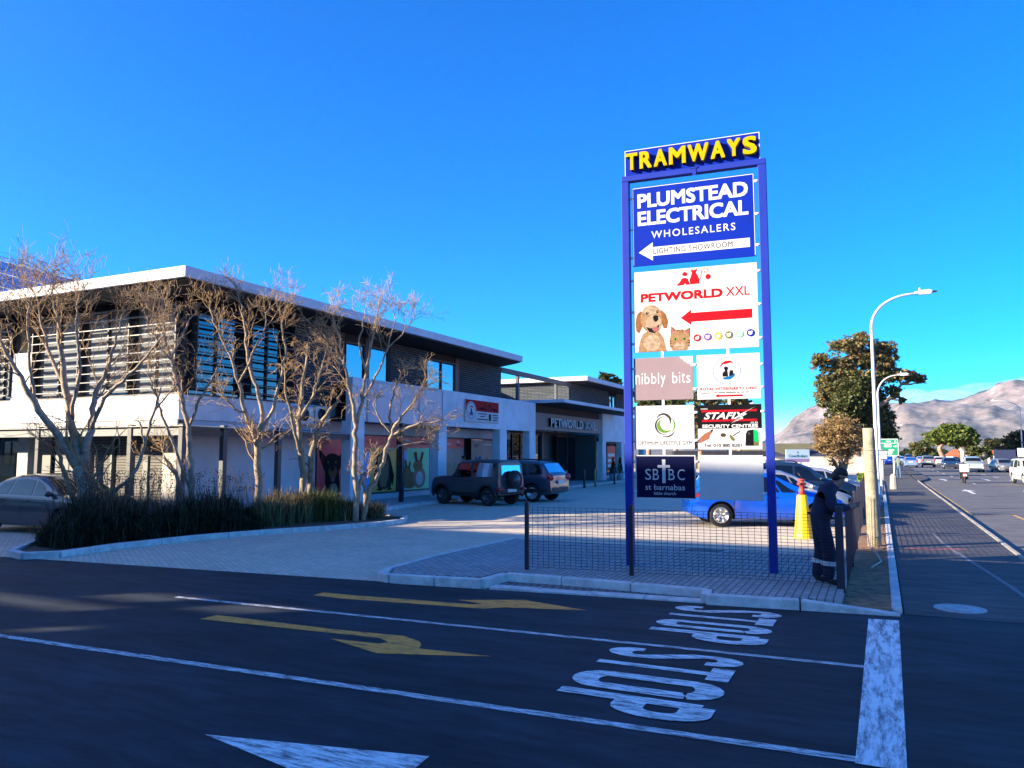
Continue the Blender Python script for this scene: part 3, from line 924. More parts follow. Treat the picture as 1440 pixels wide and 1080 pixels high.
# security panel
q = (-0.037, 0.968, 2.05, 2.777)
p = panel(*q, "black and white panel with a lightning bolt and security gear", c_white)
A = Art(*q)
A.poly([(0, 0), (1, 0), (1, .535), (0, .535)], BLACK)
A.text("www.", .05, .17, .075, .105, WHITE, bold=.03)
A.poly([(.06, .12), (.93, .11), (.93, .155), (.06, .165)], RED); A.poly([(.07, .335), (.93, .325), (.93, .37), (.07, .38)], RED)
A.text("STAFIX", .1, .76, .17, .325, WHITE, bold=.07, shear=.35)
A.poly([(.91, .05), (.72, .2), (.78, .21), (.66, .31), (.70, .32), (.52, .42), (.66, .345), (.62, .335), (.72, .24), (.66, .23)], WHITE)
A.text(".co.za", .82, .94, .39, .43, WHITE, bold=.03)
A.text("SECURITY CENTRES", .07, .94, .44, .52, WHITE, bold=.09)
A.poly([(0, .86), (0, .78), (.1, .65), (.2, .58), (.24, .57), (.22, .64), (.19, .68), (.18, .76), (.12, .8), (.05, .85)], SKIN)
A.poly([(.2, .57), (.235, .545), (.245, .575), (.22, .61)], BLACK)
A.el(.4, .68, .045, .045, GREY); A.el(.4, .685, .02, .025, TAN2)
A.poly([(.5, .66), (.53, .69), (.59, .78), (.56, .82), (.52, .78), (.5, .72)], OLIVE); A.rib([(.55, .7), (.66, .6)], .02, GREY)
A.poly([(.74, .92), (.75, .66), (.78, .58), (.87, .56), (.88, .92)], BLACK); A.poly([(.87, .56), (.92, .58), (.945, .64), (.945, .84), (.87, .82)], GREEN2); A.poly([(.87, .82), (.945, .84), (.945, .92), (.87, .92)], OLIVE)
A.el(.8, .65, .02, .03, GREY)
A.text("Tel: 010 880 8281", .09, .68, .87, .945, GREY, bold=.03)
A.done("panel_print", p)
# church panel
q = (-1.085, -0.085, 1.235, 1.957)
p = panel(*q, "navy panel with a white cross and thin white border", c_navy)
A = Art(*q)
for s_ in ([(0, .012), (1, .012)], [(0, .988), (1, .988)]): A.rib(s_, .024, WHITE)
for s_ in ([(.009, 0), (.009, 1)], [(.991, 0), (.991, 1)]): A.rib(s_, .018, WHITE)
A.text("S", .165, .265, .32, .57, WHITE); A.text("B", .295, .395, .32, .57, WHITE); A.text("B", .555, .655, .32, .57, WHITE); A.text("C", .70, .82, .32, .57, WHITE)
for x in (.285, .545): A.rib([(x, .335), (x + .04, .335)], .018, WHITE); A.rib([(x, .555), (x + .04, .555)], .018, WHITE)
A.poly([(.45, .1), (.505, .1), (.505, .23), (.58, .23), (.58, .29), (.505, .29), (.505, .64), (.45, .64), (.45, .29), (.375, .29), (.375, .23), (.45, .23)], WHITE)
A.text("st barnabas", .165, .82, .67, .80, WHITE, bold=.006); A.text("bible church", .31, .67, .84, .91, WHITE)
A.done("panel_print", p)
panel(-0.028, 0.972, 1.235, 1.957, "blank white panel at the bottom right", c_white)
for a, bs in ((-1.1, (6.4, 5.85, 5.35, 4.95, 4.4, 3.85, 3.42, 3.05, 2.66, 2.2, 1.85, 1.35)), (.99, (6.45, 5.9, 5.38, 4.95, 4.4, 3.85, 3.42, 3.05, 2.66, 2.2, 1.85, 1.35)), (-.064, (3.45, 3.05, 2.66, 2.2, 1.85, 1.35))):
    for b in bs:
        lug = MB(); lug.tube([PF(a - .035, b, 0.0), PF(a + .035, b, 0.0)], 0.022, 8); lug.build("fixing_lug", m_lug, pylon)
for a in (-.6, .47):
    for b0, b1 in ((3.6, 3.705), (2.78, 2.885), (1.95, 2.06)):
        lug = MB(); pbox(lug, a - .02, a + .02, b0, b1, -0.01, 0.01); lug.build("fixing_lug", m_lug, pylon)

# ------------------------------------------------------------------ mesh fences
m_fence = mat("fence_steel", (0.012, 0.014, 0.03), 0.5, 0.2)
def fence_run(name, label, pts, h, z0, posts, vstep=0.1, hstep=0.045, r=0.0028, cap=True):
    root = thing(name, label, "fence", (pts[0][0], pts[0][1], z0))
    for x, y, hp, w in posts:
        mb = MB(); mb.box(x - w / 2, y - w / 2, z0 - 0.05, x + w / 2, y + w / 2, z0 + hp); mb.ball((x, y, z0 + hp), (w / 2, w / 2, 0.03), 8, 5)
        mb.build("post", m_fence, root, bevel=0.006)
    mb = MB()
    for a, b in zip(pts, pts[1:]):
        a = Vector((*a, 0)); b = Vector((*b, 0)); L = (b - a).length; t = (b - a) / L
        rot = Matrix.Rotation(math.atan2(t.y, t.x), 3, 'Z')
        nv = int(L / vstep)
        for i in range(nv + 1):
            c = a + t * (i * L / nv)
            mb.obox((c.x, c.y, z0 + 0.05 + h / 2), (2 * r, 2 * r, h), rot)
        nh = int(h / hstep)
        for j in range(nh + 1):
            c = (a + b) / 2
            mb.obox((c.x, c.y, z0 + 0.05 + j * h / nh), (L, 2 * r, 2 * r), rot)
    mb.build("wire_mesh", m_fence, root)
    return root
fence_run("mesh_fence", "low dark welded mesh fence on the island in front of the pylon", [(-5.2, 11.48), (-3.5, 11.64), (-0.52, 11.86)], 0.95, 0.12,
          [(-5.2, 11.46, 1.08, 0.06), (-3.5, 11.6, 1.06, 0.06), (-0.55, 11.74, 1.12, 0.1)], vstep=0.088)
fence_run("mesh_fence", "dark mesh fence running away beside the pavement behind the wooden pole", [(-0.48, 11.95), (-0.48, 36)], 1.02, 0.1,
          [(-0.5, y, 1.1, 0.06) for y in np.arange(14.6, 36.1, 2.67)], vstep=0.05, hstep=0.05, r=0.003)

# ------------------------------------------------------------------ poles and lamps
m_wood = mat("pole_wood", (0.34, 0.29, 0.2), 0.85, var=0.35, scale=6, bump=0.5, bscale=25)
mb = MB(); rr = random.Random(5)
pts = [(-0.17 - 0.012 * z, 18.17, z) for z in (-0.1, 0.3, 0.8, 1.3, 1.8, 2.3, 2.52)]
mb.tube(pts, [0.145, 0.138, 0.135, 0.13, 0.126, 0.122, 0.118], 14)
for z in (0.45, 1.0, 1.6, 2.05): mb.tube([(-0.17 - 0.012 * z + 0.134 * math.cos(a), 18.17 + 0.134 * math.sin(a), z) for a in np.linspace(0, 2 * math.pi, 14)], 0.006, 4)
tag(mb.build("wooden_pole", m_wood, origin=(-0.17, 18.17, 0)), "thick cut off wooden pole at the pavement edge behind the fence corner", "wooden pole")
m_cable = mat("cable_black", (0.35, 0.34, 0.32), 0.6)
mb = MB(); mb.tube([(-0.3, 17.9, 0.3), (-0.25, 17.2, 0.12), (-0.12, 16.3, 0.09), (-0.05, 15.3, 0.08), (-0.16, 14.6, 0.09), (-0.2, 14.2, 0.1)], 0.012, 6)
tag(mb.build("loose_cable", m_cable, origin=(-0.2, 16, 0)), "loose pale cable end lying on the dirt verge below the wooden pole", "cable")

m_lamp = mat("lamp_galvanised", (0.62, 0.62, 0.6), 0.45, 0.2, var=0.1)
m_lampg = mat("lamp_lens", (0.75, 0.76, 0.78), 0.15)
m_dark = mat("dark_plastic", (0.02, 0.02, 0.024), 0.5)
def street_lamp(label, loc, h, reach, rise, az, base_blue=False, group="street lamps along the main road"):
    """az: direction of the arm in the ground plane"""
    root = thing("street_lamp", label, "street lamp", loc, group)
    L = Vector(loc); d = Vector((math.cos(az), math.sin(az), 0))
    mb = MB()
    bend = 0.45 * reach
    hs = h - rise
    pts = [L + Vector((0, 0, z)) for z in (0, 0.02, hs * .25, hs * .5, hs * .75, hs - .3)]
    rad = [.085, .085, .078, .07, .062, .056]
    for i in range(1, 15):
        t = i / 14
        x = reach * t ** 1.7; z = hs - .3 + (rise + .3) * (1 - (1 - t) ** 1.9)
        pts.append(L + d * x + Vector((0, 0, z))); rad.append(.055 - .02 * t)
    mb.tube(pts, rad, 10)
    pole = mb.build("pole", m_lamp, root)
    if base_blue:
        mb = MB(); mb.tube([L + Vector((0, 0, 0.0)), L + Vector((0, 0, 0.9))], 0.09, 10); mb.build("painted_base", mat("lamp_base_blue", (0.25, 0.4, 0.6), 0.6), root)
    end = pts[-1]; dirn = (pts[-1] - pts[-2]).normalized()
    side = Vector((-d.y, d.x, 0)); up = dirn.cross(side) * -1
    if up.z < 0: up = -up
    M = Matrix((dirn, side, up)).transposed()
    mb = MB()
    mb.obox(end + dirn * 0.26 + up * .02, (0.56, 0.2, 0.1), M)
    mb.obox(end + dirn * 0.3 + up * .085, (0.36, 0.14, 0.03), M)
    mb.tube([end + dirn * .16 + up * .1, end + dirn * .16 + up * .2], .03, 8)
    mb.obox(end + dirn * .62 + up * .01, (0.16, 0.14, 0.06), M, 1)
    head = mb.build("lamp_head", [m_lamp, m_dark], root, bevel=0.01)
    mb = MB(); mb.obox(end + dirn * .3 - up * .045, (0.4, 0.16, 0.03), M); mb.build("lens", m_lampg, head)
    return root
def lamp_from(label, ub, vb, depth, vt, ut, az, zbase=0.0, **k):
    base = at(ub, vb, depth); base.z = zbase
    top = at(ut, vt, depth)
    street_lamp(label, base, top.z - zbase, k.pop("reach"), k.pop("rise"), az, **k)
street_lamp("nearest tall white street lamp with its curved arm over the road, blue painted base", (-0.1, 31.0, 0.02), 7.75, 1.5, .85, R(8), True)
street_lamp("shorter white street lamp just right of the nearest one, in front of the gum tree", (0.02, 50.5, 0.02), 6.55, 1.15, 0.8, R(8))
street_lamp("cream street lamp across the road with its arm turned left, by the umbrella pine", (15.2, 108, -0.02), 8.2, 2.6, 0.8, R(188))
street_lamp("thin distant lamp standing behind the parked cars left of the gum tree", (-14.5, 108, 0), 8.6, 0.7, 0.3, R(200))
street_lamp("distant street lamp among the far traffic beyond the green road sign", (2.0, 190, 0), 8.0, 2.2, 0.8, R(5))

# green direction sign
m_sgreen = mat("sign_green", (0.0, 0.2, 0.1), 0.5)
m_swhite = mat("sign_white", (0.72, 0.74, 0.72), 0.5)
m_steel = mat("sign_steel", (0.5, 0.5, 0.5), 0.5, 0.5)
sx0, sx1, sy, sz0, sz1 = -0.2, 1.3, 66.0, 1.75, 3.05
root = thing("direction_sign", "green road direction sign with white lettering behind the street lamps", "road sign", (0.1, sy, 0))
mb = MB(); mb.box(sx0, sy, sz0, sx1, sy + .04, sz1); brd = mb.build("sign_board", m_sgreen, root, bevel=.01)
mb = MB()
F_ = lambda a, b, h=0: Vector((a, sy - .002 - h, b))
W_ = sx1 - sx0; H_ = sz1 - sz0
def sbar(x0, x1, y0, y1, h=.004): mb.add([F_(sx0 + x * W_, sz1 - y * H_, h) for x, y in ((x0, y0), (x1, y0), (x1, y1), (x0, y1))], [(0, 1, 2, 3)])
for bx in ((0, 1, 0, .025), (0, 1, .975, 1), (0, .02, 0, 1), (.98, 1, 0, 1), (0, 1, .25, .27), (.45, .66, .12, .18), (.35, .68, .34, .48), (.55, .8, .62, .68), (.5, .72, .74, .8), (.5, .7, .86, .91)): sbar(*bx)
mb.add([F_(sx0 + x * W_, sz1 - y * H_, .004) for x, y in ((.87, .07), (.91, .16), (.91, .2), (.83, .2), (.83, .16))], [(0, 1, 2, 3, 4)])
mb.add([F_(sx0 + x * W_, sz1 - y * H_, .004) for x, y in ((.95, .44), (.87, .38), (.87, .42), (.77, .42), (.77, .47), (.87, .47), (.87, .51))], [(0, 1, 2, 3, 4, 5, 6)])
mb.build("sign_print", m_swhite, brd)
for x in (-0.2, 0.95):
    mb = MB(); mb.tube([(x, sy + .1, 0), (x, sy + .1, sz1 - .2)], .055, 8); mb.build("post", m_swhite, root)
# small plate
root = thing("plate_sign", "small black edged white plate sign on a thin post beside the lamp", "sign", (0.1, 40, 0))
mb = MB(); mb.tube([(0.1, 40.04, 0), (0.1, 40.04, 2.15)], .03, 8); mb.build("post", m_steel, root)
mb = MB(); mb.box(-0.06, 39.98, 1.68, 0.32, 40.01, 2.12); b1 = mb.build("sign_plate", m_dark, root)
mb = MB(); mb.box(-0.03, 39.975, 1.72, 0.29, 39.979, 1.9); mb.box(-0.03, 39.975, 1.95, 0.29, 39.979, 2.07); mb.build("plate_print", m_swhite, b1)
# concrete bollard
mb = MB(); mb.lathe([(0.2, 0), (0.2, 0.1), (0.18, 0.4), (0.17, 0.68), (0.13, 0.78), (0.06, 0.83), (0.01, 0.84)], (0.62, 47.2, 0), 8, smooth=False)
tag(mb.build("concrete_bollard", mat("old_concrete", (0.4, 0.36, 0.28), 0.95, var=0.35, scale=5), origin=(0.62, 47.2, 0), bevel=.02), "squat weathered concrete bollard at the pavement edge beyond the pole", "bollard")

# yellow hydrant guard
yc = Vector((-1.69, 19.39, 0.0))
root = thing("hydrant_marker", "tall yellow tapered cone with a red hydrant top beside the blue car", "hydrant marker", yc)
m_yl = mat("cone_yellow", (0.72, 0.5, 0.0), 0.45, var=0.12, scale=8, coat=0.2)
mb = MB(); mb.lathe([(0.215, 0.0), (0.215, 0.04), (0.2, 0.12), (0.12, 1.13), (0.115, 1.17), (0.06, 1.18)], yc, 8, smooth=False)
mb.build("cone", m_yl, root, bevel=.012)
m_rd = mat("hydrant_red", (0.55, 0.05, 0.03), 0.45, var=0.2, scale=12)
mb = MB(); mb.lathe([(0.07, 1.16), (0.06, 1.3), (0.055, 1.42), (0.075, 1.44), (0.075, 1.5), (0.05, 1.53), (0.05, 1.56), (0.09, 1.57), (0.09, 1.6), (0.02, 1.61)], yc, 12)
mb.tube([yc + Vector((-.1, 0, 1.47)), yc + Vector((.1, 0, 1.47))], .035, 8)
hy = mb.build("hydrant_top", m_rd, root)
mb = MB(); mb.tube([yc + Vector((0.02, 0, 1.6)), yc + Vector((-.08, 0, 1.78))], .012, 6); mb.tube([yc + Vector((-.02, -.07, 1.47)), yc + Vector((-.02, -.1, 1.47))], .045, 8); mb.build("valve_spindle", m_dark, hy)
root.scale = (1, 1, 0.86)
# ------------------------------------------------------------------ shopping centre
m_plaster = mat("plaster_white", (0.62, 0.65, 0.7), 0.85, var=0.22, scale=.7, bump=0.05, bscale=30)
m_plastg = mat("plaster_grey", (0.5, 0.53, 0.58), 0.88, var=0.12, scale=1.0)
m_fascia = mat("fascia_white", (0.55, 0.57, 0.63), 0.6, var=0.14, scale=1)
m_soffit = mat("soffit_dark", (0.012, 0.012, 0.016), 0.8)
m_frame = mat("frame_charcoal", (0.022, 0.024, 0.028), 0.5)
m_alu = mat("louvre_aluminium", (0.36, 0.36, 0.35), 0.45, 0.3)
m_steelg = mat("verandah_steel", (0.06, 0.066, 0.07), 0.6, var=0.1)
m_beam = mat("verandah_beam_grey", (0.2, 0.21, 0.21), 0.7, var=0.1)
m_block = mat_brick("charcoal_block", (0.07, 0.085, 0.095), (0.105, 0.12, 0.13), (0.022, 0.025, 0.03), 0.55, 0.1, 0.02, wall=True, bump=0.8, var=0.2)
m_glass = mat_glass("window_glass", (0.5, 0.6, 0.68), see=0.25, refl=0.5)
m_glass2 = mat_glass("corner_glass", (0.42, 0.52, 0.6), see=0.75, dark=(0.05, 0.05, 0.05), refl=0.22)
m_glassp = mat_glass("street_glass", (0.7, 0.75, 0.8), see=0.0, dark=(0.22, 0.235, 0.25), refl=0.2)
m_glassd = mat_glass("shop_glass", (0.4, 0.46, 0.5), see=0.3, refl=0.12)
m_inside = mat("interior_cream", (0.4, 0.34, 0.26), 0.8, var=0.2, scale=1)
m_insided = mat("interior_dark", (0.05, 0.055, 0.06), 0.8)
m_tan = mat("interior_tan", (0.5, 0.3, 0.12), 0.6, var=0.2)
m_roofing = mat("roof_sheet", (0.3, 0.31, 0.32), 0.6)
m_shut = mat_brick("roller_shutter", (0.17, 0.16, 0.145), (0.19, 0.18, 0.16), (0.05, 0.05, 0.045), 6.0, 0.085, 0.01, wall=True, bump=0.9, var=0.08)
m_door = mat("door_grey_panel", (0.15, 0.155, 0.145), 0.6, var=0.08)
XU, XL, YF = -18.4, -17.0, 16.0
bld = thing("shopping_centre", "long two storey shopping centre with white flat roofs, louvred corner windows and charcoal block walls", "building", (XU, YF, 0))
def bb(name, m, boxes, parent=None, **k):
    for b in boxes:
        mb = MB(); mb.box(*b); o = mb.build(name, m, parent or bld, **k)
    return o
def roof(name, poly, z0, z1):
    mb = MB(); mb.slab(poly, z0, z1); r = mb.build(name, m_fascia, bld, bevel=.012)
    def inset(p, c, k): return (c[0] + (p[0] - c[0]) * k, c[1] + (p[1] - c[1]) * k)
    c = (sum(p[0] for p in poly) / len(poly), sum(p[1] for p in poly) / len(poly))
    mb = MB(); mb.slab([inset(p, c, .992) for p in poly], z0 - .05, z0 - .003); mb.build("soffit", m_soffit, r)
    return r
roof1 = roof("roof", [(-46, 14.3), (-16.45, 14.35), (-16.45, 35.75), (-18.5, 37.3), (-46, 37.3)], 6.66, 6.96)
roof2 = roof("roof", [(-40, 46.9), (-16.95, 46.9), (-16.95, 62.5), (-40, 62.5)], 6.68, 6.96)
# core walls
bb("wall", m_plastg, [(-45, 16.6, 0, XU - .25, 20.9, 3.6), (-45, 22, 0, -19.9, 61, 3.2), (-45, 24, 3.2, -20.2, 37.2, 6.6), (-45, 48, 3.2, -19.5, 61, 6.6), (-45, 40.5, 3.2, -24.6, 47.3, 6.0), (-23.9, 37.3, 3.2, -19.5, 47.3, 4.44), (-44, 20.9, 3.3, -23, 24, 6.6)])
# charcoal block walls upstairs
BW = [(20.75, 23.65), (26.68, 29.55), (32.55, 37.2)]
bb("block_wall", m_block, [(XU - .25, a, 3.72, XU, b, 6.6) for a, b in BW] + [(-20.15, 36.95, 3.72, XU - .255, 37.2, 6.6), (XU - .25, 47.6, 4.7, XU, 55.6, 6.62), (XU - .25, 57.4, 4.7, XU, 61.5, 6.62), (-26, 47.35, 4.7, XU - .02, 47.595, 6.62)])
# white spandrels
bb("spandrel", m_plaster, [(-45, 15.95, 2.96, XU + .06, 16.25, 3.70), (XU - .25, 16.252, 2.96, XU + .06, 23.1, 3.70)], bevel=.01)
bb("upper_facade_panel", m_plaster, [(-26.2, 15.93, 3.702, -25.2, 16.2, 5.3), (-36, 15.93, 3.702, -33.5, 16.2, 6.3)], bevel=.01)
# upper corner glazing
def window(name, m, p0, p1, z0, z1, frame=m_frame, fw=.06, splits=0, parent=None, out=None):
    """glass pane with a frame between two plan points; the frame is a sub-part"""
    a = Vector((*p0, 0)); b = Vector((*p1, 0)); L = (b - a).length; t = (b - a) / L; n = Vector((t.y, -t.x, 0))
    g = MB(); g.prism([(0, z0), (L, z0), (L, z1), (0, z1)], lambda u, z: a + t * u + Vector((0, 0, z)) - n * .012, lambda u, z: a + t * u + Vector((0, 0, z)))
    w = g.build(name, m, parent or bld)
    f = MB()
    rot = Matrix((t, n, Vector((0, 0, 1)))).transposed()
    def bar(u0, u1, q0, q1): f.obox(a + t * ((u0 + u1) / 2) + Vector((0, 0, (q0 + q1) / 2)) + n * .02, (u1 - u0, .09, q1 - q0), rot)
    bar(0, L, z0, z0 + fw); bar(0, L, z1 - fw, z1)
    for i in range(splits + 2):
        u = L * i / (splits + 1)
        bar(max(0, u - fw / 2), min(L, u + fw / 2), z0 + fw, z1 - fw)
    f.build("window_frame", frame, w)
    return w
xs = [-34.0, -32.0, -29.6, -27.4, -26.25, -25.1, -22.8, -20.5, -18.5]
for a, b in zip(xs, xs[1:]):
    if a == -26.25: continue
    window("window", m_glassp, (a + .12, 16.1), (b - .12, 16.1), 3.71, 6.45, fw=.05, splits=1)
ys = [16.2, 18.5, 20.55]
for a, b in zip(ys, ys[1:]):
    window("window", m_glass2, (XU - .05, a + .1), (XU - .05, b - .1), 3.71, 6.45, fw=.05, splits=1)
bb("mullion_column", m_frame, [(x - .115, 16.04, 3.71, x + .115, 16.18, 6.6) for x in xs[:-1] if x not in (-26.25, )] + [(-18.62, 16.0, 3.705, -18.36, 16.14, 6.6)] + [(XU - .2, y - .1, 3.71, XU + .04, y + .1, 6.6) for y in ys[1:]])
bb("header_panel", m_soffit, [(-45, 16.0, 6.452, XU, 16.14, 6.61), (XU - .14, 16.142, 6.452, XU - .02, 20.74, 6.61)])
for a, b in zip(xs[:-1], xs[1:]):
    if a > -26.3 and a < -25.2: continue
    mb = MB()
    for i in range(10):
        mb.obox(((a + b) / 2, 15.86, 3.9 + i * .272), (b - a - .03, .15, .026), Matrix.Rotation(R(8), 3, 'X'))
    mb.build("sun_louvre", m_alu, bld)
for a, b in zip(ys, ys[1:]):
    mb = MB()
    for i in range(10):
        mb.obox((XU + .25, (a + b) / 2, 3.9 + i * .272), (.12, b - a - .03, .035), Matrix.Rotation(R(8), 3, 'Y'))
    mb.build("sun_louvre", m_steelg, bld)
bb("louvre_bracket", m_frame, [(x - .02, 15.86, 3.85, x + .02, 16.03, 6.45) for x in xs] + [(XU + .04, y - .02, 3.85, XU + .34, y + .02, 6.45) for y in (16.3, 18.5, 20.5)])
# rooms behind the corner glazing
bb("interior", [m_inside], [(-34, 22.9, 3.3, -23, 22.95, 6.5), (-22.9, 20.6, 3.3, XU - .5, 20.68, 6.5), (-45, 16.4, 3.2, XU - .3, 22.8, 3.29), (-45, 16.4, 6.45, XU - .3, 22.8, 6.5)])
bb("pane_backing", mat("backing_grey", (0.42, 0.42, 0.4), 0.8, var=.1), [(a + .16, 16.3, 4.1, b - .16, 16.32, 6.44) for a, b in zip(xs, xs[1:]) if a != -26.25])  # pale sheets added behind the glass to lighten the dark panes
bb("interior_tan_block", m_tan, [(-19.6, 16.9, 3.3, -19.2, 17.3, 5.0), (-21.8, 17.2, 3.3, -21.2, 17.5, 4.9), (-19.4, 18.9, 3.3, -18.95, 19.9, 4.35), (-20.6, 19.4, 3.3, -20.3, 19.6, 5.4), (-24.5, 17.6, 3.3, -23.4, 18.2, 4.3)])  # tan blocks standing in for the sunlit house reflected in the glazing
# upper windows along the car park
for a, b, z0, z1, n in ((23.72, 24.95, 3.75, 6.3, 0), (25.2, 26.6, 3.75, 6.3, 0), (29.62, 32.2, 4.0, 6.3, 1)):
    window("window", m_glass, (XU - .06, a), (XU - .06, b), z0, z1, fw=.07, splits=n)
bb("wall_pier", m_frame, [(XU - .25, 24.96, 3.72, XU + .01, 25.19, 6.6), (XU - .25, 32.21, 3.72, XU + .01, 32.54, 6.6)])
bb("header_panel", m_soffit, [(XU - .24, a, 6.31, XU - .03, b, 6.6) for a, b in ((23.66, 24.95), (25.2, 26.67), (29.56, 32.2))])
# lower white wall along the car park
bb("parapet_wall", m_plaster, [(XL - .3, 22.35, 3.14, XL, 38.66, 4.72), (XL - .3, 50.0, 2.75, XL, 62, 4.66)], bevel=.012)
bb("ledge", m_soffit, [(XU, 22.4, 3.16, XL - .302, 38.6, 3.30), (XU, 23.2, 4.5, XL - .302, 38.6, 4.6), (XU, 50.1, 2.8, XL - .302, 62, 2.9)])
cols = [(22.3, 23.1), (28.35, 29.05), (34.25, 35.05), (37.85, 38.64), (49.95, 50.7), (54.2, 54.9), (60, 60.7)]
for a, b in cols:
    z1 = 3.138 if a < 45 else 2.748
    bb("column", m_plaster, [(XL - .42, a, .11, XL - .002, b, z1)], bevel=.012)
# ground floor wall and windows behind the columns
bb("wall", m_plastg, [(XU - .25, 16.3, .1, XU - .01, 22.1, 2.955), (XU - .25, 22.1, .1, XU - .01, 36, .34), (XU - .25, 22.101, 2.72, XU - .01, 38.3, 3.155), (XU - .25, 50.7, .1, XU - .01, 61.9, .3)])
m_pred = mat("poster_red", (0.75, 0.11, 0.09), 0.5, var=0.12, scale=1); m_pred2 = mat("poster_crimson", (0.8, 0.05, 0.07), 0.5, var=0.1, scale=1)
m_pyel = mat("poster_yellow", (0.8, 0.4, 0.09), 0.5, var=0.1, scale=1); m_pgrn = mat("poster_green", (0.092, 0.643, 0.321), 0.5, var=0.1, scale=1)
m_pblu = mat("poster_blue", (0.034, 0.068, 0.425), 0.5); m_pbrn = mat("poster_brown", (0.255, 0.204, 0.170), 0.5, var=0.15, scale=2); m_ppale = mat("poster_pale", (0.510, 0.680, 0.750), 0.5)
m_lblu = mat("poster_light_blue", (0.102, 0.374, 0.750), 0.5)
PP = PAL
def poster(y0, y1, z0, z1, strips, art=None, label=None, mtop=None):
    """printed window: pane at the wall line, printed film 8 mm in front"""
    w = window("shop_window", m_glassd, (XU - .04, y0), (XU - .04, y1), z0, z1, fw=.045)
    mats = [m_pred] + [s[2] for s in strips] + PAL
    mb = MB()
    n = 1
    for i, (f0, f1, m, ztop) in enumerate(strips):
        a = y0 + .05 + f0 * (y1 - y0 - .1); b = y0 + .05 + f1 * (y1 - y0 - .1)
        zt = z0 + .05 + ztop * (z1 - z0 - .1)
        mb.add([(XU - .03, a, z0 + .05), (XU - .03, b, z0 + .05), (XU - .03, b, zt), (XU - .03, a, zt)], [(0, 1, 2, 3)], 1 + i)
        if ztop < .99:
            mb.add([(XU - .03, a, zt), (XU - .03, b, zt), (XU - .03, b, z1 - .05), (XU - .03, a, z1 - .05)], [(0, 1, 2, 3)], 0)
    base = 1 + len(strips)
    if art:
        cnt = [0]
        def draw(pts, mi):
            cnt[0] += 1
            x = XU - .03 + .0012 * cnt[0]
            mb.add([(x, y0 + a * (y1 - y0), z0 + b * (z1 - z0)) for a, b in pts], [list(range(len(pts)))], base + mi)
        def txt(t, a0, a1, b0, b1, mi):
            cnt[0] += 1
            x = XU - .03 + .0012 * cnt[0]
            add_text(mb, t, lambda a, b, h: (x, y0 + a * (y1 - y0), z0 + b * (z1 - z0)), a0, a1, b0, b1, base + mi, bold=.03)
        art(draw, txt)
    f = mb.build("printed_film", mats, w)
    if label: f["label"] = label
    return w
def logo(draw, txt, c):
    draw([(c - .06, .93), (c - .02, .96), (c, .93), (c + .03, .965), (c + .05, .93), (c + .06, .9), (c - .07, .9)], WHITE)
    txt("PET", c - .05, c + .05, .865, .895, WHITE); txt("WORLD", c - .1, c + .1, .825, .86, WHITE)
def art_dog(d, t):
    logo(d, t, .3)
    t("WORLD XXL", .72, .97, .85, .885, WHITE); d([(.72, .9), (.95, .9), (.95, .915), (.72, .915)], WHITE)
    d([(.12, .62), (.1, .75), (.16, .72), (.28, .64), (.3, .55), (.2, .5)], BLACK); d([(.68, .64), (.8, .74), (.84, .72), (.8, .58), (.72, .5)], BLACK)
    d(ell(.48, .52, .27, .17, 20), BLACK); d([(.3, .1), (.28, .4), (.4, .45), (.56, .45), (.68, .4), (.72, .1), (.5, .02)], BLACK)
    d([(.15, .7), (.22, .63), (.25, .57), (.17, .56)], GREY); d([(.74, .64), (.8, .7), (.79, .58)], GREY)
    d(ell(.5, .4, .13, .09, 16), TAN); d(ell(.36, .55, .035, .02, 10), TAN); d(ell(.58, .55, .035, .02, 10), TAN)
    d(ell(.49, .45, .07, .04, 12), BLACK); d([(.42, .33), (.58, .34), (.55, .24), (.46, .24)], TONGUE); d(ell(.52, .12, .12, .1, 12), CREAM2)
def art_penguin(d, t):
    t("www.petworldxxl.co.za", .0, .42, .87, .9, WHITE)
    d([(.0, .76), (.26, .76), (.26, .6), (.0, .55)], NAVY)
    d([(.55, .1), (.5, .4), (.52, .62), (.58, .72), (.68, .75), (.78, .7), (.84, .6), (.9, .4), (.86, .1), (.7, .06)], GREY)
    d([(.56, .58), (.6, .66), (.68, .6), (.72, .45), (.78, .6), (.8, .3), (.74, .1), (.62, .1), (.56, .3)], CREAM)
    d([(.5, .55), (.46, .3), (.52, .18), (.56, .5)], BLACK); d([(.84, .55), (.93, .3), (.9, .1), (.82, .3)], BLACK)
    d([(.56, .68), (.44, .66), (.56, .63)], BLACK); d([(.5, .06), (.62, .1), (.66, .04)], BLACK); d([(.72, .04), (.84, .1), (.88, .05)], BLACK)
def art_rabbits(d, t):
    logo(d, t, .2); t("WORLD XXL", .5, .76, .85, .885, WHITE); d([(.5, .9), (.74, .9), (.74, .915), (.5, .915)], WHITE)
    d(ell(.24, .2, .2, .16, 18), CREAM); d(ell(.16, .36, .12, .1, 16), CREAM); d([(.12, .42), (.1, .58), (.16, .55), (.18, .42)], TAN); d([(.2, .42), (.24, .56), (.27, .5), (.24, .4)], TAN)
    d(ell(.5, .24, .17, .2, 18), CREAM2); d(ell(.46, .46, .13, .1, 16), CREAM); d([(.4, .52), (.34, .7), (.42, .72), (.46, .54)], TAN); d([(.5, .54), (.56, .72), (.62, .7), (.56, .52)], TAN)
    d(ell(.5, .22, .1, .13, 14), WHITE); d(ell(.42, .47, .015, .012, 8), BLACK); d(ell(.12, .37, .015, .012, 8), BLACK)
    d([(.88, .38), (.93, .48), (.96, .42), (.93, .3)], CREAM2)
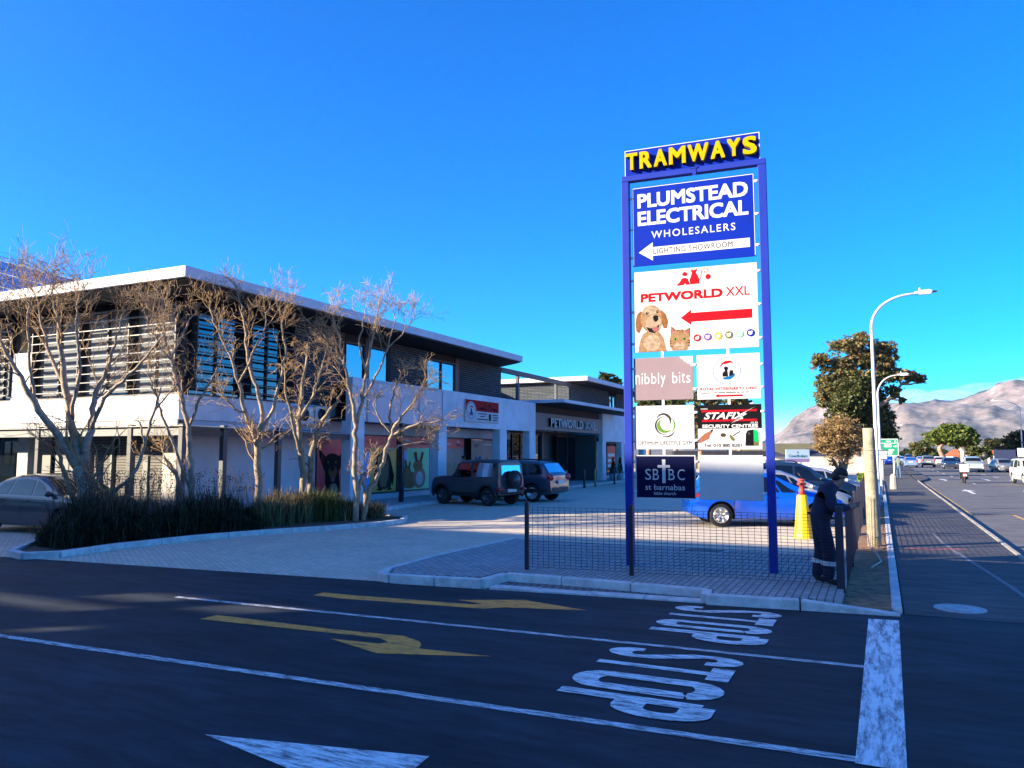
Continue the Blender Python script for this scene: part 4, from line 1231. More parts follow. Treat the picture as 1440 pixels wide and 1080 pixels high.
def art_plain(d, t):
    logo(d, t, .74); d([(.08, .86), (.42, .86), (.42, .89), (.08, .89)], WHITE)
    d([(.12, .12), (.15, .4), (.3, .5), (.5, .46), (.62, .5), (.8, .4), (.86, .15)], CREAM2); d(ell(.3, .42, .1, .08, 12), CREAM2)
def art_shelves(d, t):
    logo(d, t, .25); d([(.55, .86), (.92, .86), (.92, .89), (.55, .89)], WHITE)
    for x, c, h in ((.2, SKY, .6), (.34, SKY, .62), (.5, WHITE, .55), (.62, CREAM, .58), (.76, WHITE, .5)): d([(x, .1), (x + .1, .1), (x + .1, h), (x, h)], c)
poster(22.12, 24.1, .35, 2.7, [(0, .86, m_pred2, .8), (.86, 1, m_pblu, .72)], art_dog, "red window print of a black and tan dog")
poster(24.3, 27.35, .35, 2.7, [(0, .22, m_ppale, .8), (.22, .36, m_lblu, .72), (.36, 1, m_pyel, .8)], art_penguin, "yellow window print of a penguin")
poster(27.6, 30.6, .35, 2.7, [(0, .16, m_lblu, .75), (.16, .78, m_pgrn, .8), (.78, 1, m_pblu, .78)], art_rabbits, "green window print of rabbits")
poster(30.85, 33.2, .35, 2.7, [(0, 1, m_pbrn, .8)], art_plain, "brown window print of an animal")
poster(33.8, 36.4, .35, 2.7, [(0, 1, m_pbrn, .99)], art_shelves, "brown window print of shelves")
window("shop_window", m_glassd, (XU - .04, 36.5), (XU - .04, 39.7), .35, 3.1, splits=2)
window("shop_window", m_glassd, (XU - .04, 50.8), (XU - .04, 54.0), .3, 2.7, splits=1)
bb("shop_interior", m_insided, [(-19.8, 30.7, .12, -19.78, 61.8, 3.1)])
w_ = window("shop_window", m_glassd, (XU - .04, 55.0), (XU - .04, 59.6), .3, 2.7, splits=1)
mb = MB(); mb.box(XU - .03, 55.2, .9, XU - .02, 57.2, 2.5); mb.build("printed_film", m_pred, w_)
mb = MB()
for z in (.9, 1.3, 1.7): mb.box(XU - .018, 55.3, z, XU - .012, 56.9, z + .22)
mb.build("notice", m_ppale, w_)
window("shop_window", m_glassd, (XU - .04, 61.0), (XU - .04, 61.9), .3, 2.7)
# entrance
bb("entrance_wall", m_insided, [(-19.4, 38.7, .11, -19.3, 49.9, 3.3)])
window("entrance_door", m_glassd, (-18.9, 38.8), (-18.9, 43.6), .12, 3.1, splits=2)
window("entrance_door", m_glassd, (-18.9, 46.3), (-18.9, 49.9), .12, 3.1, splits=1)
bb("entrance_wall", m_steelg, [(-18.9, 43.62, .12, -18.75, 43.95, 3.2), (-19.2, 49.7, .12, XL - .43, 49.94, 3.2)])
m_brown = mat("sign_taupe", (0.16, 0.14, 0.13), 0.6, var=0.08)
bb("entrance_fascia", m_brown, [(XL - .22, 38.68, 3.26, XL - .06, 49.92, 4.22)], bevel=.01)
mb = MB(); mb.box(-18.39, 38.75, 4.72, -15.35, 52.6, 4.90)
can = mb.build("canopy", m_fascia, bld, bevel=.01)
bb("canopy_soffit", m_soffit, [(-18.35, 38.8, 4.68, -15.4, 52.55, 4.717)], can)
bb("canopy_wall", m_soffit, [(-18.4, 38.75, 4.23, XL - .23, 49.9, 4.67)])
# balcony frame between the two upper blocks
bb("roof_beam", m_steelg, [(XU - .16, 37.22, 6.36, XU + .02, 47.58, 6.62)])
bb("beam_post", m_steelg, [(XU - .15, y - .1, 4.62, XU + .01, y + .1, 6.355) for y in (39.45, 45.2)])
bb("balcony_wall", m_plastg, [(-24.2, 37.25, 3.3, -24.0, 47.3, 6.05), (-30, 40.1, 6.1, -24.5, 40.3, 6.75)])
bb("balcony_ledge", m_fascia, [(-24.4, 37.25, 6.05, -23.6, 47.3, 6.22)])
bb("balcony_floor", m_plastg, [(-24, 37.3, 4.45, XL - .31, 47.34, 4.61)])
window("window", m_glass, (XU - .06, 55.7), (XU - .06, 57.3), 4.9, 6.3, splits=1)
# windows of the street front
bb("louvre_strip", m_alu, [(-45, 15.99, 2.78 + i * .035, XU - .02, 16.06, 2.80 + i * .035) for i in range(5)])
bb("street_wall", m_soffit, [(-45, 16.25, .1, XU - .26, 16.35, 2.95)])
m_cream = mat("column_cream", (0.45, 0.42, 0.37), 0.85, var=0.08)
for x0, x1 in ((-25.75, -25.2), (-18.95, -18.38), (-22.6, -22.35), (-32, -31.4)):
    bb("column", m_cream, [(x0, 15.98, .1, x1, 16.24, 2.77)], bevel=.01)
for x0, x1 in ((-22.3, -21.4), (-21.15, -20.6), (-20.35, -19.95), (-19.7, -18.98)):
    mb = MB(); mb.box(x0, 16.15, .1, x1, 16.2, 2.5); mb.build("roller_shutter", m_shut, bld)
bb("shutter_guide", m_door, [(-21.38, 16.1, .1, -21.3, 16.22, 2.5), (-20.55, 16.1, .1, -20.38, 16.22, 2.5), (-19.93, 16.1, .1, -19.72, 16.22, 2.5)])
for x0, x1 in ((-24.72, -24.25), (-24.0, -23.35), (-23.3, -22.68)):
    mb = MB(); mb.box(x0, 16.12, .1, x1, 16.18, 2.5); d_ = mb.build("door", m_door, bld)
    if x0 > -24.1:
        xh = x1 - .1 if x0 < -23.9 else x0 + .1
        mb = MB(); mb.tube([(xh, 16.06, 1.0), (xh, 16.06, 1.45)], .018, 6); mb.build("handle", m_frame, d_)
for x0, x1 in ((-28.4, -27.2), (-27.1, -25.85)):
    window("glass_door", m_glassd, (x0, 16.15), (x1, 16.15), .1, 2.6)
# verandah
ver = []
bb("verandah_beam", m_beam, [(-45, 15.0, 2.47, -17.05, 15.08, 2.70)], bevel=.006)
bb("verandah_beam", m_frame, [(-17.15, 15.085, 2.46, -17.07, 22.28, 2.62)])
mb = MB()
mb.add([(-45, 14.9, 2.715), (-16.95, 14.9, 2.715), (-16.95, 22.28, 2.64), (-18.4, 22.28, 2.78), (-18.4, 15.98, 2.78), (-45, 15.98, 2.78),
        (-45, 14.9, 2.735), (-16.95, 14.9, 2.735), (-16.95, 22.28, 2.66), (-18.4, 22.28, 2.80), (-18.4, 15.98, 2.80), (-45, 15.98, 2.80)],
       [(0, 5, 4, 1), (1, 4, 3, 2), (6, 7, 10, 11), (7, 8, 9, 10), (0, 1, 7, 6), (1, 2, 8, 7), (2, 3, 9, 8)])
mb.build("verandah_roof", m_roofing, bld)
for x, y in ((-27.3, 15.04), (-23.2, 15.04), (-19.12, 15.04), (-17.11, 15.04), (-17.11, 16.5), (-17.11, 18.75), (-31.4, 15.04)):
    bb("verandah_post", m_steelg, [(x - .075, y - .075, .1, x + .075, y + .075, 2.78)])
bb("verandah_post", m_frame, [(-16.72, 24.95, .1, -16.58, 25.1, 3.13)])
# solar roof behind the left wing
m_solar = mat("solar_blue", (0.015, 0.05, 0.22), 0.15, 0.0, coat=0.6)
mb = MB()
A0, A1 = Vector((-34, 24, 6.83)), Vector((-70, 24, 16.34))
def sol(u, v, h): return A0.lerp(A1, u) + Vector((0, 8 * v, 3.0 * v)) + Vector((.2, -.3, 1)) * h
mb.add([sol(0, 0, 0), sol(1, 0, 0), sol(1, 1, 0), sol(0, 1, 0), sol(0, 0, -.3), sol(1, 0, -.3), sol(1, 1, -.3), sol(0, 1, -.3)], [(0, 1, 2, 3), (4, 5, 6, 7), (0, 4, 5, 1), (1, 5, 6, 2), (2, 6, 7, 3), (3, 7, 4, 0)])
rs = mb.build("pitched_roof", m_fascia, bld)
mb = MB()
for i in range(12):
    for j in range(4):
        u0, u1 = .02 + i * .08, .02 + i * .08 + .076; v0, v1 = .03 + j * .24, .03 + j * .24 + .222
        mb.add([sol(u0, v0, .06), sol(u1, v0, .06), sol(u1, v1, .06), sol(u0, v1, .06)], [(0, 1, 2, 3)])
mb.build("solar_panels", m_solar, rs)

# signs fixed to the building
VF = lambda a, b, h=0: Vector((XL + .09 + h, a, b))
root = thing("clinic_sign", "red and white shop sign with a round emblem on the pale upper wall", "shop sign", (XL, 32.2, 3.9))
mb = MB(); mb.box(XL + .002, 30.55, 3.42, XL + .09, 33.92, 4.43); brd = mb.build("sign_box", PAL[WHITE], root, bevel=.008)
Y0, Y1, Z0, Z1 = 30.55, 33.92, 3.42, 4.43
mb = MB(); kk = [0]
def sd(pts, mi):
    kk[0] += 1
    mb.add([VF(Y0 + x * (Y1 - Y0), Z1 - y * (Z1 - Z0), .001 * kk[0]) for x, y in pts], [list(range(len(pts)))], mi)
def stx(t, x0, x1, y0, y1, mi, **k):
    kk[0] += 1
    add_text(mb, t, lambda a, b, h: VF(a, b, .001 * kk[0]), Y0 + x0 * (Y1 - Y0), Y0 + x1 * (Y1 - Y0), Z1 - y1 * (Z1 - Z0), Z1 - y0 * (Z1 - Z0), mi, **k)
sd([(0, 0), (1, 0), (1, .5), (0, .5)], RED); sd(ell(.16, .5, .14, .42, 24), WHITE); sd(ell(.16, .5, .125, .37, 24), SKY); sd(ell(.16, .5, .115, .34, 24), WHITE)
sd([(.1, .4), (.14, .28), (.2, .28), (.22, .36), (.16, .33)], RED); sd([(.1, .6), (.22, .56), (.2, .72), (.12, .72)], SKY); sd([(.14, .58), (.14, .42), (.17, .38), (.18, .58)], BLACK)
stx("ROYAL", .55, .75, .12, .24, WHITE, bold=.04); stx("VETERINARY CLINIC", .36, .96, .3, .43, WHITE, bold=.04)
for x0, x1, y in ((.36, .62, .58), (.42, .56, .7), (.33, .66, .84), (.8, .96, .6), (.8, .98, .72), (.8, .94, .84)): sd([(x0, y), (x1, y), (x1, y + .045), (x0, y + .045)], GREY)
sd([(.68, .58), (.75, .58), (.75, .9), (.68, .9)], GREY)
mb.build("sign_print", PAL, brd)
root = thing("letter_sign", "raised white block letters on the taupe fascia above the dark entrance", "shop sign", (XL, 44, 3.7))
mb = MB(); add_text(mb, "PETWORLD", lambda a, b, h: (XL - .055 + h, a, b), 40.6, 45.9, 3.46, 3.98, 0, .03, bold=.05, extrude=.07)
mb.build("lettering", c_white, root)
mb = MB(); add_text(mb, "XXL", lambda a, b, h: (XL - .055 + h, a, b), 46.3, 48.4, 3.46, 3.98, 0, .03, bold=0, extrude=.07)
mb.build("lettering", c_white, root)
root = thing("blank_signboard", "large blank pale board edged with white trim behind the bare trees on the upper wall", "signboard", (XL, 25.9, 3.9))
m_blank = mat("board_lilac", (0.4, 0.4, 0.46), 0.35, var=0.1, scale=1)
mb = MB(); mb.box(XL + .004, 23.2, 3.12, XL + .05, 28.6, 4.68); b1 = mb.build("board", m_blank, root)
mb = MB()
for b in ((23.2, 23.26, 3.12, 4.68), (28.54, 28.6, 3.12, 4.68), (23.26, 28.54, 3.12, 3.18), (23.26, 28.54, 4.62, 4.68), (26.7, 26.74, 3.18, 4.62)): mb.box(XL + .052, b[0], b[2], XL + .075, b[1], b[3])
mb.build("trim", PAL[WHITE], b1)
m_ac = mat("aircon_white", (0.6, 0.6, 0.58), 0.5)
for i, (y, z) in enumerate(((21.1, 3.3), (22.0, 3.35))):
    root = thing("aircon_unit", ["white air conditioner box on the spandrel wall, left of the pair", "white air conditioner box on the spandrel wall, right of the pair by the column"][i], "air conditioner", (XU, y, z), "air conditioners on the spandrel")
    mb = MB(); mb.box(XU + .07, y - .4, z - .3, XU + .38, y + .4, z + .3); b1 = mb.build("casing", m_ac, root, bevel=.02)
    mb = MB(); mb.lathe([(.22, 0), (.22, .015), (.03, .02)], (XU + .381, y - .08, z), 18, 'x'); mb.build("fan_grille", m_frame, b1)
# pots and bollards at the entrance
m_pot = mat("pot_pale_blue", (0.3, 0.42, 0.5), 0.6); m_dleaf = mat_leaf("dark_leaf", [(0.01, 0.02, 0.01), (0.03, 0.05, 0.02)])
for i, (x, y) in enumerate(((-16.4, 50.3), (-16.4, 51.9))):
    root = thing("potted_plant", ["pale blue pot with a dark conical shrub by the entrance column", "pale blue pot with a dark conical shrub under the right shop window"][i], "plant pot", (x, y, .11), "potted shrubs at the entrance")
    mb = MB(); mb.lathe([(.2, .11), (.28, .5), (.3, .52), (.3, .56), (.25, .56), (.24, .5)], (x, y, 0), 16); mb.build("pot", m_pot, root)
    mb = MB(); rr = random.Random(i)
    for _ in range(260):
        h = rr.random(); a = rr.random() * 6.3; q = .26 * (1 - h * .8) * math.sqrt(rr.random())
        c = Vector((x + q * math.cos(a), y + q * math.sin(a), .55 + h * 1.1)); d = Vector((rr.gauss(0, 1), rr.gauss(0, 1), rr.gauss(0, 1))).normalized() * .07; e = d.cross(Vector((rr.random(), rr.random(), 1))).normalized() * .05
        mb.add([c - d, c + e, c + d, c - e], [(0, 1, 2, 3)])
    mb.build("foliage", m_dleaf, root)
m_bol = mat("bollard_dark", (0.03, 0.03, 0.04), 0.5); m_bolb = mat("bollard_brass", (0.35, 0.25, 0.1), 0.5)
for i, (x, y) in enumerate(((-15.2, 38.6), (-15.2, 41.4), (-15.25, 43.4), (-15.3, 47.2))):
    root = thing("entrance_bollard", "slim bollard in the row standing before the dark shop entrance", "bollard", (x, y, 0), "bollards before the entrance")
    mb = MB(); mb.lathe([(.06, 0), (.06, 1.0), (.045, 1.04), (.01, 1.05)], (x, y, 0), 12); mb.build("post", m_bol if i % 2 else m_bolb, root)
    mb = MB(); mb.lathe([(.09, 0), (.09, .03), (.065, .04)], (x, y, 0.001), 12); mb.build("base_plate", m_bol, root)
# ------------------------------------------------------------------ vehicles
def paint(name, c, rough=0.3, coat=0.7, metal=0.0):
    return mat("paint_" + name, c, rough, metal, coat=coat, var=0.05, scale=1.5)
m_tyre = mat("tyre", (0.018, 0.018, 0.02), 0.85, var=0.2, scale=9)
m_rim = mat("rim_alloy", (0.55, 0.55, 0.55), 0.3, 0.7)
m_rimd = mat("rim_dark", (0.1, 0.1, 0.11), 0.4, 0.5)
m_trim = mat("car_trim", (0.015, 0.015, 0.017), 0.55)
m_cglass = mat_glass("car_glass", (0.6, 0.68, 0.72), see=0.35, dark=(0.008, 0.01, 0.012), refl=0.02)
m_red = mat("lamp_red", (0.5, 0.01, 0.01), 0.15, coat=1.0)
m_lampw = mat("lamp_clear", (0.75, 0.76, 0.78), 0.1, 0.2, coat=1.0)
m_plate = mat("plate_white", (0.7, 0.7, 0.66), 0.4)
m_cabin = mat("cabin_dark", (0.012, 0.012, 0.014), 0.9)

def lerp(a, b, t): return a + (b - a) * t

class Car:
    """x forward, y left, z up, origin on the ground under the middle of the wheelbase"""
    def __init__(s, L=4.2, W=1.76, H=1.46, prof=None, belt=((-9, .92), (9, .86)), zb=.2, xw=(-1.29, 1.29), R_=.31, tumble=.2, rear=None, nose=.14, tail=.1):
        s.__dict__.update(locals())
        s.px = [p[0] for p in prof]; s.pz = [p[1] for p in prof]
        s.bx = [p[0] for p in belt]; s.bz = [p[1] for p in belt]
        s.x0, s.x1 = s.px[0], s.px[-1]
    def top(s, x): return float(np.interp(x, s.px, s.pz))
    def bl(s, x): return min(float(np.interp(x, s.bx, s.bz)), s.top(x) - .03)
    def w(s, x):
        t = 0
        if x > s.x1 - .9: t = ((x - s.x1 + .9) / .9) ** 2.2 * s.nose
        if x < s.x0 + .7: t = ((s.x0 + .7 - x) / .7) ** 2.2 * s.tail
        return s.W / 2 * (1 - t)
    def wr(s, x):
        f = max(0, min(1, (s.top(x) - s.bl(x)) / (s.H - .9)))
        return s.w(x) - .05 - s.tumble * f
    def sec(s, x):
        w, bl, zt = s.w(x), s.bl(x), s.top(x); wr = s.wr(x); f = max(0, min(1, (zt - bl) / .45))
        zb = s.zb
        if x > s.x1 - .35: zb = s.zb + .08 * (x - s.x1 + .35) / .35
        if x < s.x0 + .35: zb = s.zb + .12 * (s.x0 + .35 - x) / .35
        h = bl - zb
        return [(0, zb), (w * .9, zb), (w - .03, zb + .06), (w - .005, zb + .32 * h), (w, zb + .6 * h), (w - .015, bl - .05), (w - .05, bl), (lerp(w - .05, wr, .5) + .01, lerp(bl, zt - .02 - .05 * f, .5)), (wr, zt - .015 - .05 * f), (wr - .1, zt), (wr * .5, zt + .018), (0, zt + .025)]
    def sy(s, x, z):
        q = s.sec(x)[1:9]
        return float(np.interp(z, [p[1] for p in q], [p[0] for p in q]))
    def body(s, m, root):
        xs = sorted(set([round(v, 4) for v in list(np.linspace(s.x0, s.x1, 34)) + list(s.px)]))
        S = [s.sec(x) for x in xs]; n = len(S[0])
        ring = n * 2 - 2
        vs = []; fs = []
        for x, q in zip(xs, S):
            vs += [(x, y, z) for y, z in q] + [(x, -y, z) for y, z in q[-2:0:-1]]
        for i in range(len(xs) - 1):
            for k_ in range(ring):
                j = (k_ + 1) % ring
                fs.append((i * ring + k_, (i + 1) * ring + k_, (i + 1) * ring + j, i * ring + j))
        fs.append(tuple(range(ring))); fs.append(tuple((len(xs) - 1) * ring + k_ for k_ in range(ring))[::-1])
        mb = MB(); mb.add(vs, fs, 0, True)
        o = mb.build("body", [m, m_trim], root, fix=True)
        # wheel arches
        cut = MB()
        for xw in s.xw:
            for sg in (1, -1):
                cut.lathe([(s.R_ + .055, 0), (s.R_ + .055, .6)], (xw, sg * (s.W / 2 - .26) - (0 if sg > 0 else .6), s.R_ + .005), 26, 'y', smooth=True)
        c = cut.build("cutter", m_trim, None, fix=True)
        bo = o.modifiers.new("arch", 'BOOLEAN'); bo.object = c; bo.operation = 'DIFFERENCE'; bo.solver = 'EXACT'
        dg = bpy.context.evaluated_depsgraph_get()
        me = bpy.data.meshes.new_from_object(o.evaluated_get(dg))
        o.modifiers.clear(); o.data = me
        bpy.data.objects.remove(c)
        me.set_sharp_from_angle(angle=R(32))
        return o
    def side(s, mb, x0, x1, x0t, x1t, lo, hi, off, n=6, r=4, mi=0, sides=(1, -1)):
        for sg in sides:
            vs = []
            for j in range(r + 1):
                v = j / r
                for i in range(n + 1):
                    u = i / n
                    x = lerp(lerp(x0, x1, u), lerp(x0t, x1t, u), v)
                    z = lerp(lo(x), hi(x), v)
                    vs.append((x, sg * (s.sy(x, z) + off), z))
            mb.add(vs, [(j * (n + 1) + i, j * (n + 1) + i + 1, (j + 1) * (n + 1) + i + 1, (j + 1) * (n + 1) + i) for j in range(r) for i in range(n)], mi, True)
    def screen(s, mb, xa, xb, inset=.1, off=.008, n=6, r=5, zlo=None):
        vs = []
        for j in range(r + 1):
            x = lerp(xa, xb, j / r); zt = s.top(x); wy = s.wr(x) - inset
            for i in range(n + 1):
                y = lerp(-wy, wy, i / n); q = abs(y) / max(.01, s.wr(x) * .5)
                z = zt + (.025 - .007 * min(q, 1) if q < 1 else .018 * max(0, 1 - (abs(y) - s.wr(x) * .5) / (s.wr(x) * .5 - .1 + 1e-6)))
                d = math.atan2(s.top(xb) - s.top(xa), xb - xa)
                vs.append((x - math.sin(d) * off, y, z + abs(math.cos(d)) * off) if xb > xa else (x - math.sin(d) * -off, y, z + abs(math.cos(d)) * off))
        mb.add(vs, [(j * (n + 1) + i, j * (n + 1) + i + 1, (j + 1) * (n + 1) + i + 1, (j + 1) * (n + 1) + i) for j in range(r) for i in range(n)], 0, True)

def make_wheel(root, x, y, r, sg, rim, spokes=5, wd=.2, name="wheel"):
    mb = MB(); c = Vector((x, y, r))
    mb.lathe([(r * .62, -wd / 2 + .02), (r * .9, -wd / 2), (r * .985, -wd / 2 + .03), (r, 0), (r * .985, wd / 2 - .03), (r * .9, wd / 2), (r * .62, wd / 2 - .02)], c, 28, 'y')
    w = mb.build(name, m_tyre, root)
    mb = MB()
    o = sg * (wd / 2)
    mb.lathe([(r * .66, o - sg * .02), (r * .66, o + sg * .005), (r * .58, o), (r * .56, o - sg * .07), (.01, o - sg * .075)], c, 28, 'y', mi=1)
    mb.lathe([(r * .67, o - sg * .01), (r * .66, o + sg * .008), (r * .58, o + sg * .004), (r * .57, o - sg * .03)], c, 28, 'y', mi=0)
    for k_ in range(spokes):
        for da in ((-.14, .14) if spokes == 5 else (0,)):
            a = 2 * math.pi * k_ / spokes + .3
            p0 = Vector((math.cos(a + da * .6) * r * .12, o - sg * .012, math.sin(a + da * .6) * r * .12)); p1 = Vector((math.cos(a + da) * r * .6, o - sg * .004, math.sin(a + da) * r * .6))
            mb.tube([c + p0, c + p1], [r * .075, r * .06], 5, 0)
    mb.lathe([(r * .16, o - sg * .02), (r * .14, o + sg * .004), (.01, o + sg * .006)], c, 12, 'y', 0)
    mb.build("rim", [rim, m_trim], w)
    return w

def make_car(label, kind, loc, heading, col, group=None, name="parked_car", plate=True, cat="car", rim=None):
    root = thing(name, label, cat, (0, 0, 0), group)
    rim = rim or m_rim
    if kind == 'hatch':
        P = Car(L=4.2, W=1.78, H=1.47, prof=[(-2.03, .55), (-2.0, .86), (-1.93, .98), (-1.62, 1.34), (-1.35, 1.42), (-.5, 1.47), (.05, 1.43), (.4, 1.3), (1.05, .97), (1.5, .89), (1.95, .74), (2.1, .6), (2.14, .42)], belt=((-2, .97), (.9, .9), (2, .8)), xw=(-1.3, 1.3), R_=.32)
        wins = [(-1.42, -.62, -1.2, -.66), (-.54, .28, -.56, .1), (.34, .86, .16, .3)]; ws = (1.0, .33); rw = (-1.9, -1.64)
        doors = [(-.95, -.1), (-.06, .86)]; hl = (1.9, .66, .3, .13); tl = (-1.9, .85, .26, .16)
    elif kind == 'sedan':
        P = Car(L=4.6, W=1.8, H=1.45, prof=[(-2.33, .5), (-2.3, .9), (-2.2, 1.0), (-1.72, 1.05), (-1.05, 1.34), (-.6, 1.43), (-.2, 1.45), (.25, 1.41), (.55, 1.29), (1.22, .97), (1.7, .89), (2.1, .74), (2.24, .6), (2.28, .42)], belt=((-2.3, .98), (.9, .92), (2.2, .8)), xw=(-1.36, 1.36), R_=.32)
        wins = [(-1.4, -.72, -.98, -.62), (-.66, .2, -.56, .16), (.26, .98, .22, .5)]; ws = (1.16, .5); rw = (-1.62, -1.1)
        doors = [(-1.0, -.12), (-.08, .92)]; hl = (2.02, .68, .3, .13); tl = (-2.2, .84, .3, .14)
    elif kind == 'suv':
        P = Car(L=4.35, W=1.82, H=1.68, prof=[(-2.15, .6), (-2.12, 1.05), (-2.02, 1.15), (-1.72, 1.56), (-1.5, 1.62), (-.5, 1.68), (.1, 1.64), (.4, 1.53), (.98, 1.13), (1.6, 1.04), (2.0, .88), (2.15, .7), (2.18, .45)], belt=((-2.1, 1.12), (.9, 1.04), (2.1, .92)), zb=.28, xw=(-1.31, 1.31), R_=.36, tumble=.16)
        wins = [(-1.78, -1.16, -1.58, -1.1), (-1.02, -.2, -.98, -.18), (-.12, .76, -.1, .34)]; ws = (.92, .42); rw = (-2.0, -1.74)
        doors = [(-1.0, -.16), (-.1, .82)]; hl = (1.98, .82, .3, .17); tl = (-2.05, 1.0, .22, .28)
    elif kind == 'jeep':
        P = Car(L=3.45, W=1.64, H=1.72, prof=[(-1.66, .5), (-1.645, 1.05), (-1.6, 1.62), (-1.5, 1.69), (-.6, 1.72), (.25, 1.69), (.34, 1.64), (.62, 1.16), (.7, 1.12), (1.4, 1.08), (1.62, 1.03), (1.7, .9), (1.72, .5)], belt=((-1.7, 1.08), (1.7, 1.02)), zb=.34, xw=(-1.12, 1.13), R_=.35, tumble=.07, nose=.03, tail=.02)
        wins = [(-1.5, -.42, -1.45, -.42), (-.3, .46, -.3, .22)]; ws = (.61, .35); rw = None
        doors = [(-.36, .56)]; hl = (1.68, .84, .26, .2); tl = (-1.66, .62, .24, .1)
    elif kind == 'pickup':
        P = Car(L=4.8, W=1.8, H=1.72, prof=[(-2.5, .6), (-2.48, 1.4), (-2.4, 1.66), (-.6, 1.72), (.3, 1.68), (.5, 1.58), (1.05, 1.12), (1.8, 1.02), (2.2, .9), (2.3, .7), (2.32, .45)], belt=((-2.5, 1.12), (.9, 1.04), (2.3, .95)), zb=.3, xw=(-1.5, 1.5), R_=.36, tumble=.12)
        wins = [(-2.2, -1.2, -2.15, -1.2), (-1.05, -.1, -1.0, -.1), (0, .85, 0, .45)]; ws = (1.0, .5); rw = None
        doors = [(-1.0, -.05), (0, .9)]; hl = (2.15, .82, .3, .17); tl = (-2.45, .95, .14, .3)
    body = P.body(col, root)
    lo = lambda x: P.bl(x) + .02
    hi = lambda x: max(lo(x) + .02, P.top(x) - .105)
    for k_, wdw in enumerate(wins):
        for sg in (1, -1):
            mb = MB(); P.side(mb, *wdw, lo, hi, .007, sides=(sg,)); mb.build("side_window", m_cglass, root)
    mb = MB(); P.screen(mb, ws[0], ws[1], .1); mb.build("windscreen", m_cglass, root)
    if rw:
        mb = MB(); P.screen(mb, rw[0], rw[1], .12); mb.build("rear_window", m_cglass, root)
    else:
        xq = P.x0 - .012
        mb = MB(); w_ = P.W / 2 - .22
        mb.add([(xq - .0, -w_, 1.12), (xq, w_, 1.12), (xq + .05, w_ - .04, 1.52), (xq + .05, -w_ + .04, 1.52)], [(0, 1, 2, 3)]); mb.build("rear_window", m_cglass, root)
    for a, b in doors:
        for sg in (1, -1):
            mb = MB(); P.side(mb, a, b, a, b, lambda x: P.zb + .14, lambda x: P.bl(x) - .03, .004, sides=(sg,)); d_ = mb.build("door", col, root)
            mb = MB(); P.side(mb, a - .008, a + .004, a - .008, a + .004, lambda x: P.zb + .14, lambda x: P.bl(x) - .02, .0055, n=1, sides=(sg,)); mb.build("door_seam", m_trim, d_)
            mb = MB(); z = P.bl(a) - .13; y = sg * (P.sy(a + .14, z) + .02); mb.box(a + .05, y - .012, z, a + .24, y + .012, z + .03); mb.build("handle", col if kind != 'jeep' else m_trim, d_, bevel=.006)
    for k_, xw in enumerate(P.xw):
        for sg in (1, -1):
            make_wheel(root, xw, sg * (P.W / 2 - .13), P.R_, sg, rim, 5)
    for sg in (1, -1):
        x, z, wd, h = hl; y = P.w(x) - wd / 2 - .03
        mb = MB(); mb.ball((x, sg * y, z), (.17, wd / 2, h / 2), 14, 8); mb.build("headlight", m_lampw, root)
        x, z, wd, h = tl; y = P.w(x) - wd / 2 - .0
        mb = MB(); mb.ball((x, sg * y, z), (.19, wd / 2 + .02, h / 2 + .02), 14, 8); mb.build("tail_light", m_red, root)
        xm = wins[-1][1] - .06; z = P.bl(xm) + .08
        mb = MB(); mb.ball((xm, sg * (P.sy(xm, z) + .1), z), (.06, .1, .07), 10, 7); mb.build("mirror", col if kind != 'jeep' else m_trim, root)
    mb = MB()
    w_ = P.W / 2
    mb.box(P.x1 - .03, -w_ * .62, .3, P.x1 + .012, w_ * .62, .46); mb.box(P.x1 - .13, -w_ * .5, .56, P.x1 - .02, w_ * .5, .64)
    mb.build("grille", m_trim, root, bevel=.01)
    bm_ = m_trim if kind in ('jeep', 'suv') else col
    mb = MB(); mb.box(P.x0 - .03, -w_ * .74, P.zb + .12, P.x0 + .1, w_ * .74, P.zb + .32); mb.build("rear_bumper", bm_, root, bevel=.03)
    mb = MB(); mb.box(P.x0 - .06, -.26, .74 if kind != 'jeep' else .52, P.x0 - .03, .26, .86 if kind != 'jeep' else .64); mb.build("number_plate", m_plate, root)
    if kind == 'jeep':
        mb = MB(); c = Vector((P.x0 - .16, 0, .98))
        mb.lathe([(.2, -.1), (.33, -.11), (.35, -.07), (.35, .07), (.33, .11), (.2, .1)], c, 26, 'x'); mb.lathe([(.2, -.12), (.19, -.1), (.02, -.1)], c, 20, 'x', 1); mb.tube([c, c + Vector((.2, 0, 0))], .06, 8)
        mb.build("spare_wheel", [m_tyre, m_rimd], root)
        for xw in P.xw:
            for sg in (1, -1):
                mb = MB(); pts = [(xw + (P.R_ + .085) * math.cos(R(a)), sg * (P.W / 2 + .015), P.R_ + (P.R_ + .085) * math.sin(R(a))) for a in range(-5, 186, 10)]
                mb.tube(pts, .055, 6); mb.build("wheel_arch", m_trim, root)
        for sg in (1, -1):
            mb = MB(); P.side(mb, -1.6, .62, -1.6, .62, lambda x: P.zb + .02, lambda x: P.zb + .16, .008, sides=(sg,)); mb.build("sill_trim", m_trim, root)
    if kind == 'suv':
        for sg in (1, -1):
            mb = MB(); mb.tube([(-1.5, sg * .6, 1.64), (-1.4, sg * .6, 1.7), (-.1, sg * .6, 1.72), (.05, sg * .6, 1.66)], .022, 6); mb.build("roof_rail", m_trim, root)
            mb = MB(); P.side(mb, -2.0, 2.0, -2.0, 2.0, lambda x: P.zb + .1, lambda x: P.zb + .26, .006, n=16, sides=(sg,)); mb.build("sill_trim", m_trim, root)
    mb = MB(); x_ = -.9 if kind != 'pickup' else -.9
